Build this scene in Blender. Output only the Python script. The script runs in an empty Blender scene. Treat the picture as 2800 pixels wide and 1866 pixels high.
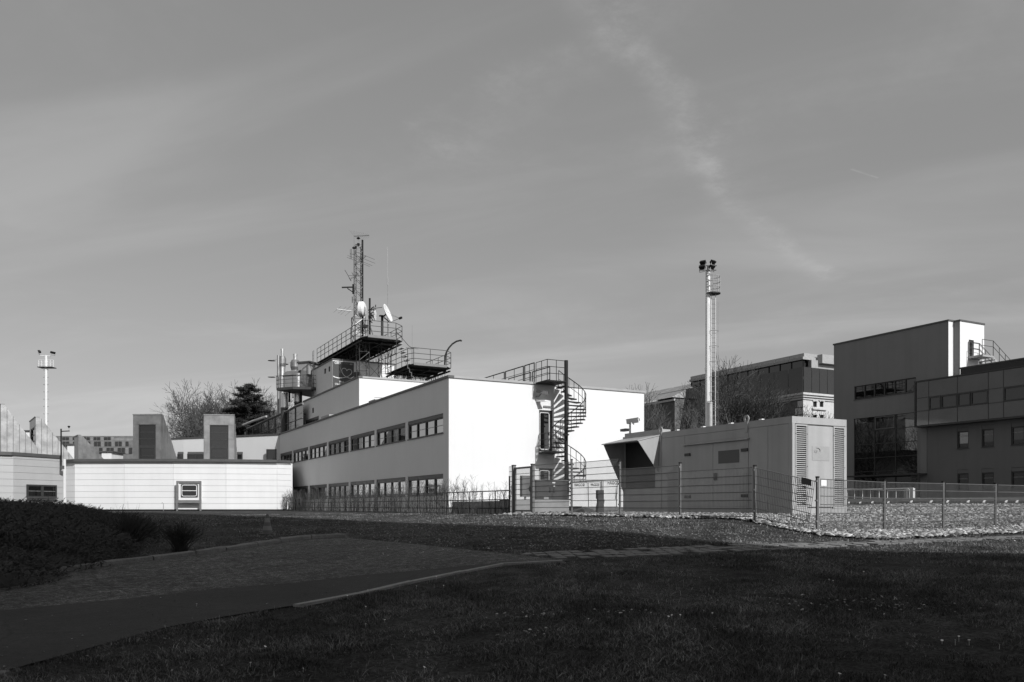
import bpy, bmesh, math, random
import numpy as np
from mathutils import Vector, Matrix

# ---------------------------------------------------------------- camera, sky, sun, exposure
SC = bpy.context.scene
COL = SC.collection
TH = math.radians(28.0)          # camera heading, clockwise from +Y (the site grid is X/Y)
CT, ST = math.cos(TH), math.sin(TH)
FPX, CXP, HYP, EYE = 2295.0, 1400.0, 1388.0, 1.6
cam_d = bpy.data.cameras.new("camera")
cam = bpy.data.objects.new("camera", cam_d); COL.objects.link(cam)
cam.location = (0, 0, EYE); cam.rotation_euler = (math.pi / 2, 0, -TH)
cam_d.sensor_width = 36.0; cam_d.lens = FPX / 2800 * 36.0
cam_d.shift_y = (HYP - 933.0) / 2800.0
cam_d.clip_start = 0.1; cam_d.clip_end = 8000
SC.camera = cam

SUNV = Vector((0.21, -1.5, 1.0)).normalized()      # towards the sun
SUN_EL = math.asin(SUNV.z); SUN_AZ = math.atan2(SUNV.x, SUNV.y)
world = bpy.data.worlds.new("World"); SC.world = world; world.use_nodes = True
wt = world.node_tree; wt.nodes.clear()

class NT:
    """small node helper"""
    def __init__(s, tree): s.t = tree
    def n(s, typ, **kw):
        nd = s.t.nodes.new(typ)
        for k, v in kw.items():
            if k.startswith('i_'):
                key = k[2:]
                key = int(key) if key.isdigit() else key.replace('_', ' ')
                if hasattr(v, 'is_output') or isinstance(v, bpy.types.NodeSocket): s.t.links.new(v, nd.inputs[key])
                else: nd.inputs[key].default_value = v
            else: setattr(nd, k, v)
        return nd
    def math(s, op, a, b=None, c=None, clamp=False):
        nd = s.t.nodes.new('ShaderNodeMath'); nd.operation = op; nd.use_clamp = clamp
        for i, v in enumerate((a, b, c)):
            if v is None: continue
            if isinstance(v, bpy.types.NodeSocket): s.t.links.new(v, nd.inputs[i])
            else: nd.inputs[i].default_value = v
        return nd.outputs[0]
    def ramp(s, v, lo, hi, a=0.0, b=1.0, smooth=True):
        nd = s.t.nodes.new('ShaderNodeMapRange'); nd.interpolation_type = 'SMOOTHSTEP' if smooth else 'LINEAR'
        s.t.links.new(v, nd.inputs[0])
        for i, x in enumerate((lo, hi, a, b)): nd.inputs[i + 1].default_value = x
        return nd.outputs[0]

W = NT(wt)
sky = W.n('ShaderNodeTexSky', sky_type='NISHITA', sun_disc=False, sun_elevation=SUN_EL, sun_rotation=SUN_AZ,
          altitude=250.0, air_density=1.0, dust_density=2.2, ozone_density=1.0)
sep = W.n('ShaderNodeSeparateColor', i_0=sky.outputs[0])
# black-and-white conversion as through an orange filter: mostly red and green
grey = W.math('ADD', W.math('MULTIPLY', sep.outputs[0], 0.50), W.math('MULTIPLY', sep.outputs[1], 0.30))
SKY_GAIN, SKY_FLOOR = 0.88, 1.66
tc = W.n('ShaderNodeTexCoord')
dirv = tc.outputs['Generated']
sx = W.n('ShaderNodeSeparateXYZ', i_0=dirv)
zc = W.math('MAXIMUM', sx.outputs[2], 0.03)
pu = W.math('DIVIDE', sx.outputs[0], W.math('ADD', zc, 0.12)); pv = W.math('DIVIDE', sx.outputs[1], W.math('ADD', zc, 0.12))
# high cirrus on a plane overhead; axes turned so that the streaks run as seen
def sky_dir(px, py):
    t, v = (px - CXP) / FPX, (HYP - py) / FPX
    d = Vector((t * CT + ST, CT - t * ST, v)).normalized(); z = max(d.z, .03) + .12
    return d.x / z, d.y / z
(ax0, ay0), (ax1, ay1) = sky_dir(700, 560), sky_dir(2800, 170)
sa_ = math.atan2(ay1 - ay0, ax1 - ax0); ca, sa = math.cos(sa_), math.sin(sa_)
qu = W.math('ADD', W.math('MULTIPLY', pu, ca), W.math('MULTIPLY', pv, sa))
qv = W.math('SUBTRACT', W.math('MULTIPLY', pv, ca), W.math('MULTIPLY', pu, sa))
cv = W.n('ShaderNodeCombineXYZ', i_0=W.math('MULTIPLY', qu, 0.32), i_1=W.math('MULTIPLY', qv, 1.35), i_2=0.3)
n1 = W.n('ShaderNodeTexNoise', i_Vector=cv.outputs[0], i_Scale=1.5, i_Detail=6.0, i_Roughness=0.52, i_Distortion=0.6)
c1 = W.ramp(n1.outputs[0], 0.42, 0.78)
cv2 = W.n('ShaderNodeCombineXYZ', i_0=pu, i_1=pv, i_2=0.0)
n2 = W.n('ShaderNodeTexNoise', i_Vector=cv2.outputs[0], i_Scale=0.9, i_Detail=7.0, i_Roughness=0.62, i_Distortion=0.5)
c2 = W.ramp(n2.outputs[0], 0.50, 0.80)
n3 = W.n('ShaderNodeTexNoise', i_Vector=cv2.outputs[0], i_Scale=4.5, i_Detail=8.0, i_Roughness=0.68)
n4 = W.n('ShaderNodeTexNoise', i_Vector=cv2.outputs[0], i_Scale=15.0, i_Detail=8.0, i_Roughness=0.72)
def contrail(pts, width, gain, lo=0.36, hi=0.75):
    """an old vapour trail: ragged band along a chain of straight pieces on the cirrus plane"""
    best = None
    wob = W.math('MULTIPLY', W.math('SUBTRACT', n3.outputs[0], 0.5), width * 2.6)
    for (ax, ay), (bx, by) in zip(pts[:-1], pts[1:]):
        dx, dy = bx - ax, by - ay; L = math.hypot(dx, dy); dx /= L; dy /= L
        rx = W.math('SUBTRACT', pu, ax); ry = W.math('SUBTRACT', pv, ay)
        al = W.math('ADD', W.math('MULTIPLY', rx, dx), W.math('MULTIPLY', ry, dy))
        ov = W.math('SUBTRACT', al, W.math('MINIMUM', W.math('MAXIMUM', al, 0.0), L))
        ac = W.math('ADD', W.math('SUBTRACT', W.math('MULTIPLY', ry, dx), W.math('MULTIPLY', rx, dy)), wob)
        d = W.math('SQRT', W.math('ADD', W.math('MULTIPLY', ac, ac), W.math('MULTIPLY', ov, ov)))
        best = d if best is None else W.math('MINIMUM', best, d)
    band = W.ramp(best, 0.0, width, 1.0, 0.0)
    return W.math('MULTIPLY', W.math('MULTIPLY', band, W.math('MULTIPLY', W.ramp(n3.outputs[0], lo, hi, 0.35, 1.0), W.ramp(n4.outputs[0], .30, .70, 0.35, 1.25))), gain)
P = [sky_dir(*p) for p in ((1590, -40), (1680, 110), (1800, 220), (1880, 350), (1920, 470), (2010, 560), (2110, 650), (2260, 760))]
t1 = contrail(P, 0.060, 0.17, 0.36, 0.66)
t2 = contrail([sky_dir(*p) for p in ((1850, 400), (1890, 450), (1990, 510))], 0.15, 0.12, 0.42, 0.8)
t3 = contrail([sky_dir(*p) for p in ((1260, 400), (1480, 200), (1700, 120), (1830, 0))], 0.13, 0.14, 0.40, 0.8)
t4 = contrail([sky_dir(*p) for p in ((2330, 463), (2400, 486))], 0.005, 0.15, 0.0, 0.1)
t5 = contrail([sky_dir(*p) for p in ((900, 490), (1300, 455), (1900, 390), (2800, 170))], 0.16, 0.05, 0.3, 0.8)
t6 = contrail([sky_dir(*p) for p in ((2100, 870), (2450, 820), (2800, 770))], 0.10, 0.07, 0.3, 0.8)
cl = W.math('ADD', W.math('MULTIPLY', c1, 0.20), W.math('MULTIPLY', c2, 0.17))
for t in (t1, t2, t3, t4, t5, t6): cl = W.math('ADD', cl, t)
base = W.math('ADD', W.math('MULTIPLY', grey, SKY_GAIN), SKY_FLOOR)
lum = W.math('ADD', base, W.math('MULTIPLY', cl, 3.6))
lumc = W.n('ShaderNodeCombineColor', i_0=lum, i_1=lum, i_2=lum)
bg = W.n('ShaderNodeBackground', i_Color=lumc.outputs[0], i_Strength=0.10)
wo = W.n('ShaderNodeOutputWorld', i_Surface=bg.outputs[0])

sun_d = bpy.data.lights.new("sun", 'SUN'); sun_d.energy = 4.2; sun_d.angle = math.radians(0.53)
sun_d.color = (1.0, 1.0, 1.0)                      # black-and-white photograph
sun = bpy.data.objects.new("sun", sun_d); COL.objects.link(sun)
sun.rotation_euler = (-SUNV).to_track_quat('-Z', 'Y').to_euler()
sun.location = (30, -60, 80)
vs = SC.view_settings
SC.display_settings.display_device = 'sRGB'
vs.view_transform = 'Standard'; vs.look = 'None'; vs.exposure = 0.0; vs.gamma = 1.0; vs.use_curve_mapping = False
SC.cycles.max_bounces = 6; SC.cycles.diffuse_bounces = 3; SC.cycles.glossy_bounces = 3; SC.cycles.transmission_bounces = 4
SC.cycles.caustics_reflective = False; SC.cycles.caustics_refractive = False

# ---------------------------------------------------------------- photograph pixel -> place
def tv(px, py): return (px - CXP) / FPX, (HYP - py) / FPX
def onX(px, py, X):
    t, v = tv(px, py); z = X / (CT * t + ST); return Vector((X, z * (CT - ST * t), EYE + v * z))
def onY(px, py, Y):
    t, v = tv(px, py); z = Y / (CT - ST * t); return Vector((z * (CT * t + ST), Y, EYE + v * z))
def atz(px, py, z):
    t, v = tv(px, py); return Vector((z * (CT * t + ST), z * (CT - ST * t), EYE + v * z))
def camxz(X, Y): return X * CT - Y * ST, X * ST + Y * CT

# ---------------------------------------------------------------- terrain heights
_prof = {
    -1.5: [(0, 0), (6, .27), (12, .5), (18, .68), (25, .86), (35, 1.03), (50, 1.22), (62, 1.33), (90, 1.36)],
    -.61: [(0, 0), (6, .27), (12, .5), (18, .68), (25, .86), (35, 1.03), (50, 1.22), (62, 1.33), (90, 1.36)],
    -.174: [(0, 0), (6, .3), (12, .58), (18, .82), (23, 1.0), (28, 1.15), (35, 1.27), (45, 1.34), (62, 1.36), (90, 1.36)],
    .044: [(0, 0), (6, .35), (12, .72), (18, 1.05), (23, 1.24), (27, 1.34), (35, 1.37), (90, 1.37)],
    .261: [(0, 0), (6, .36), (12, .72), (16, .96), (19, 1.17), (20.8, 1.29), (24, 1.35), (35, 1.38), (60, 1.5), (90, 1.5)],
    .364: [(0, 0), (6, .34), (12, .68), (16, .87), (19.4, 1.01), (22, 1.16), (26, 1.35), (35, 1.45), (60, 1.8), (90, 1.9)],
    .48: [(0, 0), (6, .34), (12, .67), (16, .86), (20, .97), (22, 1.0), (28, 1.36), (35, 1.70), (45, 1.80), (55, 1.92), (62, 2.15), (90, 2.2)],
    .61: [(0, 0), (6, .34), (12, .67), (16, .86), (20, .95), (22.5, .98), (28, 1.36), (35, 1.70), (45, 1.80), (55, 1.92), (62, 2.15), (90, 2.2)],
    1.5: [(0, 0), (6, .34), (12, .67), (16, .86), (20, .95), (22.5, .98), (28, 1.36), (35, 1.70), (45, 1.80), (55, 1.92), (62, 2.15), (90, 2.2)],
}
_zs = np.arange(0, 100.01, .25); _ts = np.arange(-1.5, 1.501, .02)
_rows = []
for k, v in _prof.items():
    a = np.array(v); h = np.interp(_zs, a[:, 0], a[:, 1])
    ker = np.hanning(11); ker /= ker.sum(); hp = np.pad(h, 5, mode='edge'); hp[:5] = hp[5] - (hp[6:11][::-1] - hp[5])
    _rows.append(np.convolve(hp, ker, 'valid'))
_rows = np.array(_rows); _tab = np.array([np.interp(_ts, list(_prof), _rows[:, j]) for j in range(len(_zs))])   # [z, t]
_ker = np.hanning(7); _ker /= _ker.sum()
_tab = np.apply_along_axis(lambda r: np.convolve(np.pad(r, 3, mode='edge'), _ker, 'valid'), 1, _tab)
def hgt_np(X, Y):
    X = np.asarray(X, float); Y = np.asarray(Y, float)
    x = X * CT - Y * ST; z = X * ST + Y * CT
    zz = np.clip(z, 0.0, 99.9); t = np.clip(x / np.maximum(zz, .5), -1.49, 1.49)
    fi = zz / .25; i = np.floor(fi).astype(int); fi -= i
    fj = (t + 1.5) / .02; j = np.floor(fj).astype(int); fj -= j
    h = (_tab[i, j] * (1 - fi) * (1 - fj) + _tab[i + 1, j] * fi * (1 - fj) + _tab[i, j + 1] * (1 - fi) * fj + _tab[i + 1, j + 1] * fi * fj)
    return np.where(z < 0, 0.0, h)
def hgt(X, Y): return float(hgt_np(X, Y))
def G(px, py, zmax=95):
    """where the ray through a photograph pixel meets the terrain"""
    t, v = tv(px, py); z = np.arange(2, zmax, .05)
    X = z * (CT * t + ST); Y = z * (CT - ST * t)
    d = EYE + v * z - hgt_np(X, Y); k = np.argmax(d < 0)
    if d[k] >= 0: k = len(z) - 1
    return Vector((X[k], Y[k], hgt(X[k], Y[k])))

# ---------------------------------------------------------------- materials (procedural, all grey)
MATS = {}
def mat(name, v, rough=.7, var=.12, scale=3.0, bump=0.0, bscale=60.0, metal=0.0, spec=.5, ior=1.5, streak=0.0, fine=0.0):
    if name in MATS: return MATS[name]
    m = bpy.data.materials.new(name); m.use_nodes = True; t = m.node_tree; t.nodes.clear(); N = NT(t)
    co = N.n('ShaderNodeTexCoord'); geo = N.n('ShaderNodeNewGeometry')
    pos = geo.outputs['Position']
    no = N.n('ShaderNodeTexNoise', i_Vector=pos, i_Scale=scale, i_Detail=5.0, i_Roughness=.6)
    f = N.ramp(no.outputs[0], .25, .75, 1 - var, 1 + var, smooth=False)
    if streak:
        mp = N.n('ShaderNodeMapping', i_Vector=pos); mp.inputs['Scale'].default_value = (1.3, 1.3, .06)
        ns = N.n('ShaderNodeTexNoise', i_Vector=mp.outputs[0], i_Scale=2.0, i_Detail=4.0)
        f = N.math('MULTIPLY', f, N.ramp(ns.outputs[0], .35, .75, 1.0, 1 - streak))
    if fine:
        nf = N.n('ShaderNodeTexNoise', i_Vector=pos, i_Scale=bscale, i_Detail=3.0, i_Roughness=.7)
        f = N.math('MULTIPLY', f, N.ramp(nf.outputs[0], .3, .7, 1 - fine, 1 + fine, smooth=False))
    c = N.math('MULTIPLY', f, v, clamp=True)
    cc = N.n('ShaderNodeCombineColor', i_0=c, i_1=c, i_2=c)
    b = N.n('ShaderNodeBsdfPrincipled'); t.links.new(cc.outputs[0], b.inputs['Base Color'])
    b.inputs['Metallic'].default_value = metal; b.inputs['IOR'].default_value = ior
    b.inputs['Specular IOR Level'].default_value = spec
    rr = N.ramp(no.outputs[0], .2, .8, max(rough - .08, .01), min(rough + .08, 1), smooth=False) if rough > .1 else None
    if rr is not None: t.links.new(rr, b.inputs['Roughness'])
    else: b.inputs['Roughness'].default_value = rough
    if bump:
        nb = N.n('ShaderNodeTexNoise', i_Vector=pos, i_Scale=bscale, i_Detail=4.0, i_Roughness=.65)
        bp = N.n('ShaderNodeBump', i_Height=nb.outputs[0], i_Strength=min(bump, 1.0), i_Distance=.02)
        t.links.new(bp.outputs[0], b.inputs['Normal'])
    o = N.n('ShaderNodeOutputMaterial', i_Surface=b.outputs[0])
    MATS[name] = m; return m
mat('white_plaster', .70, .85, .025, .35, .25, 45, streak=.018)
mat('facade_plaster_lifted', .84, .85, .03, .5, .25, 45, streak=.015)  # the white plaster again, lightened to lift the shaded facade
mat('dark_plaster', .23, .85, .06, .5, .25, 40, streak=.06)  # right block's side faces, darker than its white end faces
mat('wing_plaster', .165, .85, .06, .5, .25, 40, streak=.06)  # the same plaster in a darker grey, for the low wing
mat('cladding', .70, .55, .03, .8, .06, 20, streak=.03)
mat('cladding_grazing_sun', .40, .55, .04, .8, .06, 20, streak=.03)  # cladding darkened in colour to stand for grazing sunlight
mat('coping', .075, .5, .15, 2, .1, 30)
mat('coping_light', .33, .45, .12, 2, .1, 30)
mat('frame_dark', .035, .45, .15, 4, 0)
mat('shutter', .09, .5, .1, 4, .1, 60)
mat('roof_grey', .22, .9, .2, 1.2, .3, 30)
mat('zinc', .42, .38, .22, 1.4, .5, 1.6, metal=.75)
mat('zinc_dark', .30, .40, .25, 1.6, .45, 2.0, metal=.7)
mat('steel_bright', .72, .34, .12, 2.5, .15, 6, metal=1.0)
mat('galv', .30, .5, .2, 5, .1, 40, metal=.5)
mat('steel_dark', .045, .5, .2, 4, .08, 60)
mat('steel_black', .014, .6, .2, 4, 0, spec=.2)
mat('steel_grey', .16, .5, .15, 4, .08, 60)
mat('white_paint', .78, .45, .04, 3, 0)
mat('mast_paint', .70, .4, .06, 3, .05, 30)
mat('container_paint', .39, .42, .07, 1.1, .06, 12, streak=.14)
mat('wire', .16, .45, .15, 5, 0, metal=.3)
mat('post_paint', .13, .5, .2, 5, .08, 40)
mat('container_dark', .02, .7, .1, 3, 0)
mat('concrete', .34, .9, .16, 2.0, .5, 35, streak=.15, fine=.12)
mat('concrete_dark', .16, .9, .2, 2.0, .5, 35, streak=.15, fine=.12)
mat('granite', .17, .85, .25, 9, .9, 55, fine=.35)
mat('edging', .26, .85, .22, 6, .6, 40, fine=.2)
mat('paver', .17, .85, .22, 5, .6, 50, fine=.25)
mat('gravel_bed', .13, .95, .3, 5, 1.0, 30, fine=.45)
mat('bark', .07, .9, .3, 6, .6, 40)
mat('bark_light', .12, .9, .35, 6, .6, 40)
mat('needles', .020, .8, .4, 1.5, 0)
mat('juniper', .034, .75, .45, 3.0, 0)
mat('dry_twig', .030, .85, .35, 8, 0)
mat('daisy', .80, .8, .05, 3, 0)
mat('rock_dark', .045, .9, .4, 6, .9, 12)
mat('poster', .030, .5, .10, .6, 0)
mat('print_white', .78, .6, .04, 3, 0)
mat('print_grey', .16, .6, .05, 3, 0)
mat('print_black', .02, .6, .05, 3, 0)
mat('tarp', .80, .6, .05, 2.5, .2, 6)
mat('cone_dark', .085, .6, .12, 5, 0)
mat('cone_light', .17, .6, .12, 5, 0)
mat('old_wall', .11, .95, .45, 2.2, .8, 9, fine=.35)
mat('old_stone', .50, .9, .10, 3, .3, 20, streak=.1)
mat('glass', .012, .015, .1, 2, 0, ior=3.2, spec=.9)
mat('glass_soft', .02, .03, .1, 2, 0, ior=1.6, spec=.6)
mat('glass_dark', .008, .02, .1, 2, 0, ior=1.75)
mat('panel_glass', .070, .06, .25, .5, .10, .9, ior=1.65)
mat('dish_white', .72, .45, .05, 3, 0)
mat('solar', .02, .25, .2, 4, 0)
mat('tower_plaster', .25, .9, .08, .4, .3, 20)
mat('smoked', .02, .04, .1, 2, 0, ior=1.6)
MATS['glass_balustrade'] = MATS['smoked']

def ground_mat():
    m = bpy.data.materials.new('lawn_soil'); m.use_nodes = True; t = m.node_tree; t.nodes.clear(); N = NT(t)
    pos = N.n('ShaderNodeNewGeometry').outputs['Position']
    big = N.n('ShaderNodeTexNoise', i_Vector=pos, i_Scale=.28, i_Detail=5.0, i_Roughness=.6)
    mid = N.n('ShaderNodeTexNoise', i_Vector=pos, i_Scale=1.7, i_Detail=6.0, i_Roughness=.7)
    fin = N.n('ShaderNodeTexNoise', i_Vector=pos, i_Scale=22.0, i_Detail=6.0, i_Roughness=.75)
    c = N.math('MULTIPLY', N.ramp(big.outputs[0], .3, .7, .050, .088), N.ramp(mid.outputs[0], .3, .7, .55, 1.35))
    c = N.math('MULTIPLY', c, N.ramp(fin.outputs[0], .3, .72, .35, 1.7))
    cc = N.n('ShaderNodeCombineColor', i_0=c, i_1=c, i_2=c)
    b = N.n('ShaderNodeBsdfPrincipled', i_Roughness=1.0); t.links.new(cc.outputs[0], b.inputs['Base Color'])
    b.inputs['Specular IOR Level'].default_value = .1
    h = N.math('ADD', fin.outputs[0], N.math('MULTIPLY', mid.outputs[0], 1.5))
    bp = N.n('ShaderNodeBump', i_Height=h, i_Strength=1.0, i_Distance=.07); t.links.new(bp.outputs[0], b.inputs['Normal'])
    N.n('ShaderNodeOutputMaterial', i_Surface=b.outputs[0]); MATS['lawn_soil'] = m
ground_mat()
def pebble_mat():
    m = bpy.data.materials.new('pebble'); m.use_nodes = True; t = m.node_tree; t.nodes.clear(); N = NT(t)
    g = N.n('ShaderNodeNewGeometry'); r = g.outputs['Random Per Island']
    no = N.n('ShaderNodeTexNoise', i_Vector=g.outputs['Position'], i_Scale=40.0, i_Detail=3.0)
    c = N.math('MULTIPLY', N.math('ADD', N.math('MULTIPLY', N.math('POWER', r, 1.7), .50), .08), N.ramp(no.outputs[0], .3, .7, .8, 1.2))
    cc = N.n('ShaderNodeCombineColor', i_0=c, i_1=c, i_2=c)
    b = N.n('ShaderNodeBsdfPrincipled', i_Roughness=.8); t.links.new(cc.outputs[0], b.inputs['Base Color'])
    N.n('ShaderNodeOutputMaterial', i_Surface=b.outputs[0]); MATS['pebble'] = m
pebble_mat()
def blade_mat(name, lo, hi, pw):
    m = bpy.data.materials.new(name); m.use_nodes = True; t = m.node_tree; t.nodes.clear(); N = NT(t)
    g = N.n('ShaderNodeNewGeometry'); r = g.outputs['Random Per Island']
    no = N.n('ShaderNodeTexNoise', i_Vector=g.outputs['Position'], i_Scale=.9, i_Detail=5.0, i_Roughness=.65)
    c = N.math('MULTIPLY', N.math('ADD', N.math('MULTIPLY', N.math('POWER', r, pw), hi - lo), lo), N.ramp(no.outputs[0], .34, .66, .35, 1.65))
    cc = N.n('ShaderNodeCombineColor', i_0=c, i_1=c, i_2=c)
    b = N.n('ShaderNodeBsdfPrincipled', i_Roughness=.7); t.links.new(cc.outputs[0], b.inputs['Base Color'])
    N.n('ShaderNodeOutputMaterial', i_Surface=b.outputs[0]); MATS[name] = m
blade_mat('grass_blade', .035, .26, 2.6); blade_mat('grass_dry', .10, .34, 1.5)
def asphalt(name, v, coarse, stain):
    """worn asphalt: stone speckle at two sizes, stains, patches and fine cracks"""
    m = bpy.data.materials.new(name); m.use_nodes = True; t = m.node_tree; t.nodes.clear(); N = NT(t)
    pos = N.n('ShaderNodeNewGeometry').outputs['Position']
    a = N.n('ShaderNodeTexNoise', i_Vector=pos, i_Scale=75.0, i_Detail=3.0, i_Roughness=.75)
    b_ = N.n('ShaderNodeTexNoise', i_Vector=pos, i_Scale=17.0, i_Detail=5.0, i_Roughness=.8)
    s = N.n('ShaderNodeTexNoise', i_Vector=pos, i_Scale=.7, i_Detail=6.0, i_Roughness=.6, i_Distortion=.6)
    w = N.n('ShaderNodeTexVoronoi', i_Vector=pos, i_Scale=42.0)
    sp = N.ramp(w.outputs['Distance'], .05, .42, 1 + coarse * 1.3, 1 - coarse * .35)
    c = N.math('MULTIPLY', N.ramp(a.outputs[0], .3, .7, 1 - coarse, 1 + coarse), N.ramp(b_.outputs[0], .34, .66, 1 - coarse * .9, 1 + coarse * .9))
    m6 = N.n('ShaderNodeTexNoise', i_Vector=pos, i_Scale=6.5, i_Detail=4.0, i_Roughness=.8); c = N.math('MULTIPLY', c, N.ramp(m6.outputs[0], .35, .65, 1 - coarse * .62, 1 + coarse * .62))
    c = N.math('MULTIPLY', N.math('MULTIPLY', c, sp), N.ramp(s.outputs[0], .3, .7, 1 - stain, 1 + stain))
    vr = N.n('ShaderNodeTexVoronoi', i_Vector=pos, i_Scale=.45, feature='DISTANCE_TO_EDGE')
    wob = N.math('ADD', vr.outputs['Distance'], N.math('MULTIPLY', N.math('SUBTRACT', b_.outputs[0], .5), .05))
    c = N.math('MULTIPLY', c, N.ramp(wob, .0, .012, .55, 1.0)); c = N.math('MULTIPLY', c, v)
    cc = N.n('ShaderNodeCombineColor', i_0=c, i_1=c, i_2=c)
    b = N.n('ShaderNodeBsdfPrincipled', i_Roughness=.9); t.links.new(cc.outputs[0], b.inputs['Base Color'])
    bp = N.n('ShaderNodeBump', i_Height=N.math('ADD', a.outputs[0], N.math('MULTIPLY', b_.outputs[0], 1.5)), i_Strength=1.0, i_Distance=.012 if coarse > .3 else .005); t.links.new(bp.outputs[0], b.inputs['Normal'])
    N.n('ShaderNodeOutputMaterial', i_Surface=b.outputs[0]); MATS[name] = m
asphalt('asphalt_old', .092, .92, .26); asphalt('asphalt_new', .023, .30, .28)

# ---------------------------------------------------------------- mesh helpers
class MB:
    def __init__(s): s.v = []; s.f = []
    def add(s, vs, fs):
        k = len(s.v); s.v += [tuple(p) for p in vs]; s.f += [tuple(i + k for i in f) for f in fs]; return s
    def hexa(s, p):      # p: 4 bottom, 4 top
        return s.add(p, [(3, 2, 1, 0), (4, 5, 6, 7), (0, 1, 5, 4), (1, 2, 6, 5), (2, 3, 7, 6), (3, 0, 4, 7)])
    def box(s, x0, x1, y0, y1, z0, z1):
        x0, x1 = min(x0, x1), max(x0, x1); y0, y1 = min(y0, y1), max(y0, y1); z0, z1 = min(z0, z1), max(z0, z1)
        return s.hexa([(x0, y0, z0), (x1, y0, z0), (x1, y1, z0), (x0, y1, z0), (x0, y0, z1), (x1, y0, z1), (x1, y1, z1), (x0, y1, z1)])
    def fbox(s, F, u0, u1, n0, n1, z0, z1):
        q = [(u0, n0), (u1, n0), (u1, n1), (u0, n1)]
        return s.hexa([F(u, n, z0) for u, n in q] + [F(u, n, z1) for u, n in q])
    def quad(s, *p): return s.add(p, [tuple(range(len(p)))])
    def prism(s, poly, vec):
        n = len(poly); poly = [Vector(p) for p in poly]; vec = Vector(vec)
        return s.add(poly + [p + vec for p in poly],
                     [tuple(range(n))[::-1], tuple(range(n, 2 * n))] + [(i, (i + 1) % n, n + (i + 1) % n, n + i) for i in range(n)])
    def tube(s, a, b, r, n=6, r2=None, cap=True):
        a = Vector(a); b = Vector(b); d = b - a
        if d.length < 1e-6: return s
        r2 = r if r2 is None else r2
        d.normalize(); x = d.orthogonal().normalized(); y = d.cross(x)
        vs = []
        for p, rr in ((a, r), (b, r2)):
            for k in range(n):
                an = 2 * math.pi * k / n + math.pi / n; vs.append(p + (x * math.cos(an) + y * math.sin(an)) * rr)
        fs = [(k, (k + 1) % n, n + (k + 1) % n, n + k) for k in range(n)]
        if cap: fs += [tuple(range(n))[::-1], tuple(range(n, 2 * n))]
        return s.add(vs, fs)
    def path(s, pts, r, n=6):
        for a, b in zip(pts[:-1], pts[1:]): s.tube(a, b, r, n)
        return s
    def lathe(s, c, prof, n=20, axis=None):
        c = Vector(c); ax = Vector(axis or (0, 0, 1)).normalized(); x = ax.orthogonal().normalized(); y = ax.cross(x)
        if axis is None: x, y = Vector((1, 0, 0)), Vector((0, 1, 0))
        vs = []
        for r, h in prof:
            for k in range(n):
                an = 2 * math.pi * k / n; vs.append(c + ax * h + (x * math.cos(an) + y * math.sin(an)) * r)
        fs = []
        for i in range(len(prof) - 1):
            for k in range(n): fs.append((i * n + k, i * n + (k + 1) % n, (i + 1) * n + (k + 1) % n, (i + 1) * n + k))
        fs += [tuple(range(n))[::-1], tuple(range((len(prof) - 1) * n, len(prof) * n))]
        return s.add(vs, fs)
    def build(s, name, material, parent=None, smooth=False, kind=None, label=None):
        me = bpy.data.meshes.new(name)
        off = Vector((0, 0, 0))
        if parent is not None: off = WLOC[parent.name]
        if 'wall' in name:                       # weld the quads of a wall into one sheet
            key = {}; idx = []; nv = []
            for p in s.v:
                k = (round(p[0], 3), round(p[1], 3), round(p[2], 3))
                if k not in key: key[k] = len(nv); nv.append(p)
                idx.append(key[k])
            s.v = nv; s.f = [tuple(idx[i] for i in f) for f in s.f]
        me.from_pydata([(p[0] - off.x, p[1] - off.y, p[2] - off.z) for p in s.v], [], s.f); me.update()
        if smooth: me.shade_smooth()
        me.materials.append(MATS[material] if isinstance(material, str) else material)
        o = bpy.data.objects.new(name, me); COL.objects.link(o)
        if parent is not None: o.parent = parent
        WLOC[o.name] = off.copy()
        if kind: o['kind'] = kind
        if label: o['label'] = label
        return o
WLOC = {}
def thing(name, label, cat, loc=(0, 0, 0), group=None):
    o = bpy.data.objects.new(name, None); COL.objects.link(o); o.empty_display_size = .3
    o.location = loc; WLOC[o.name] = Vector(loc); o['label'] = label; o['category'] = cat
    if group: o['group'] = group
    return o
def tag(o, label, cat, group=None):
    o['label'] = label; o['category'] = cat
    if group: o['group'] = group
    return o
def recentre(o, base):
    """put a one-mesh thing's origin at its base"""
    b = Vector(base); o.data.transform(Matrix.Translation(-b)); o.location = b; return o
def copy_tree(o, loc, parent=None):
    c = o.copy(); COL.objects.link(c); c.parent = parent; c.location = loc
    for ch in o.children: copy_tree(ch, ch.location.copy(), c)
    return c
def frame(O, eu, en):
    O = Vector((O[0], O[1], 0)); eu = Vector((eu[0], eu[1], 0)).normalized(); en = Vector((en[0], en[1], 0)).normalized()
    return lambda u, n, z: O + eu * u + en * n + Vector((0, 0, z))
def FX(X): return frame((X, 0), (0, 1), (-1, 0))      # a wall facing -X, u = Y
def FY(Y): return frame((0, Y), (1, 0), (0, -1))      # a wall facing -Y, u = X
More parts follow.
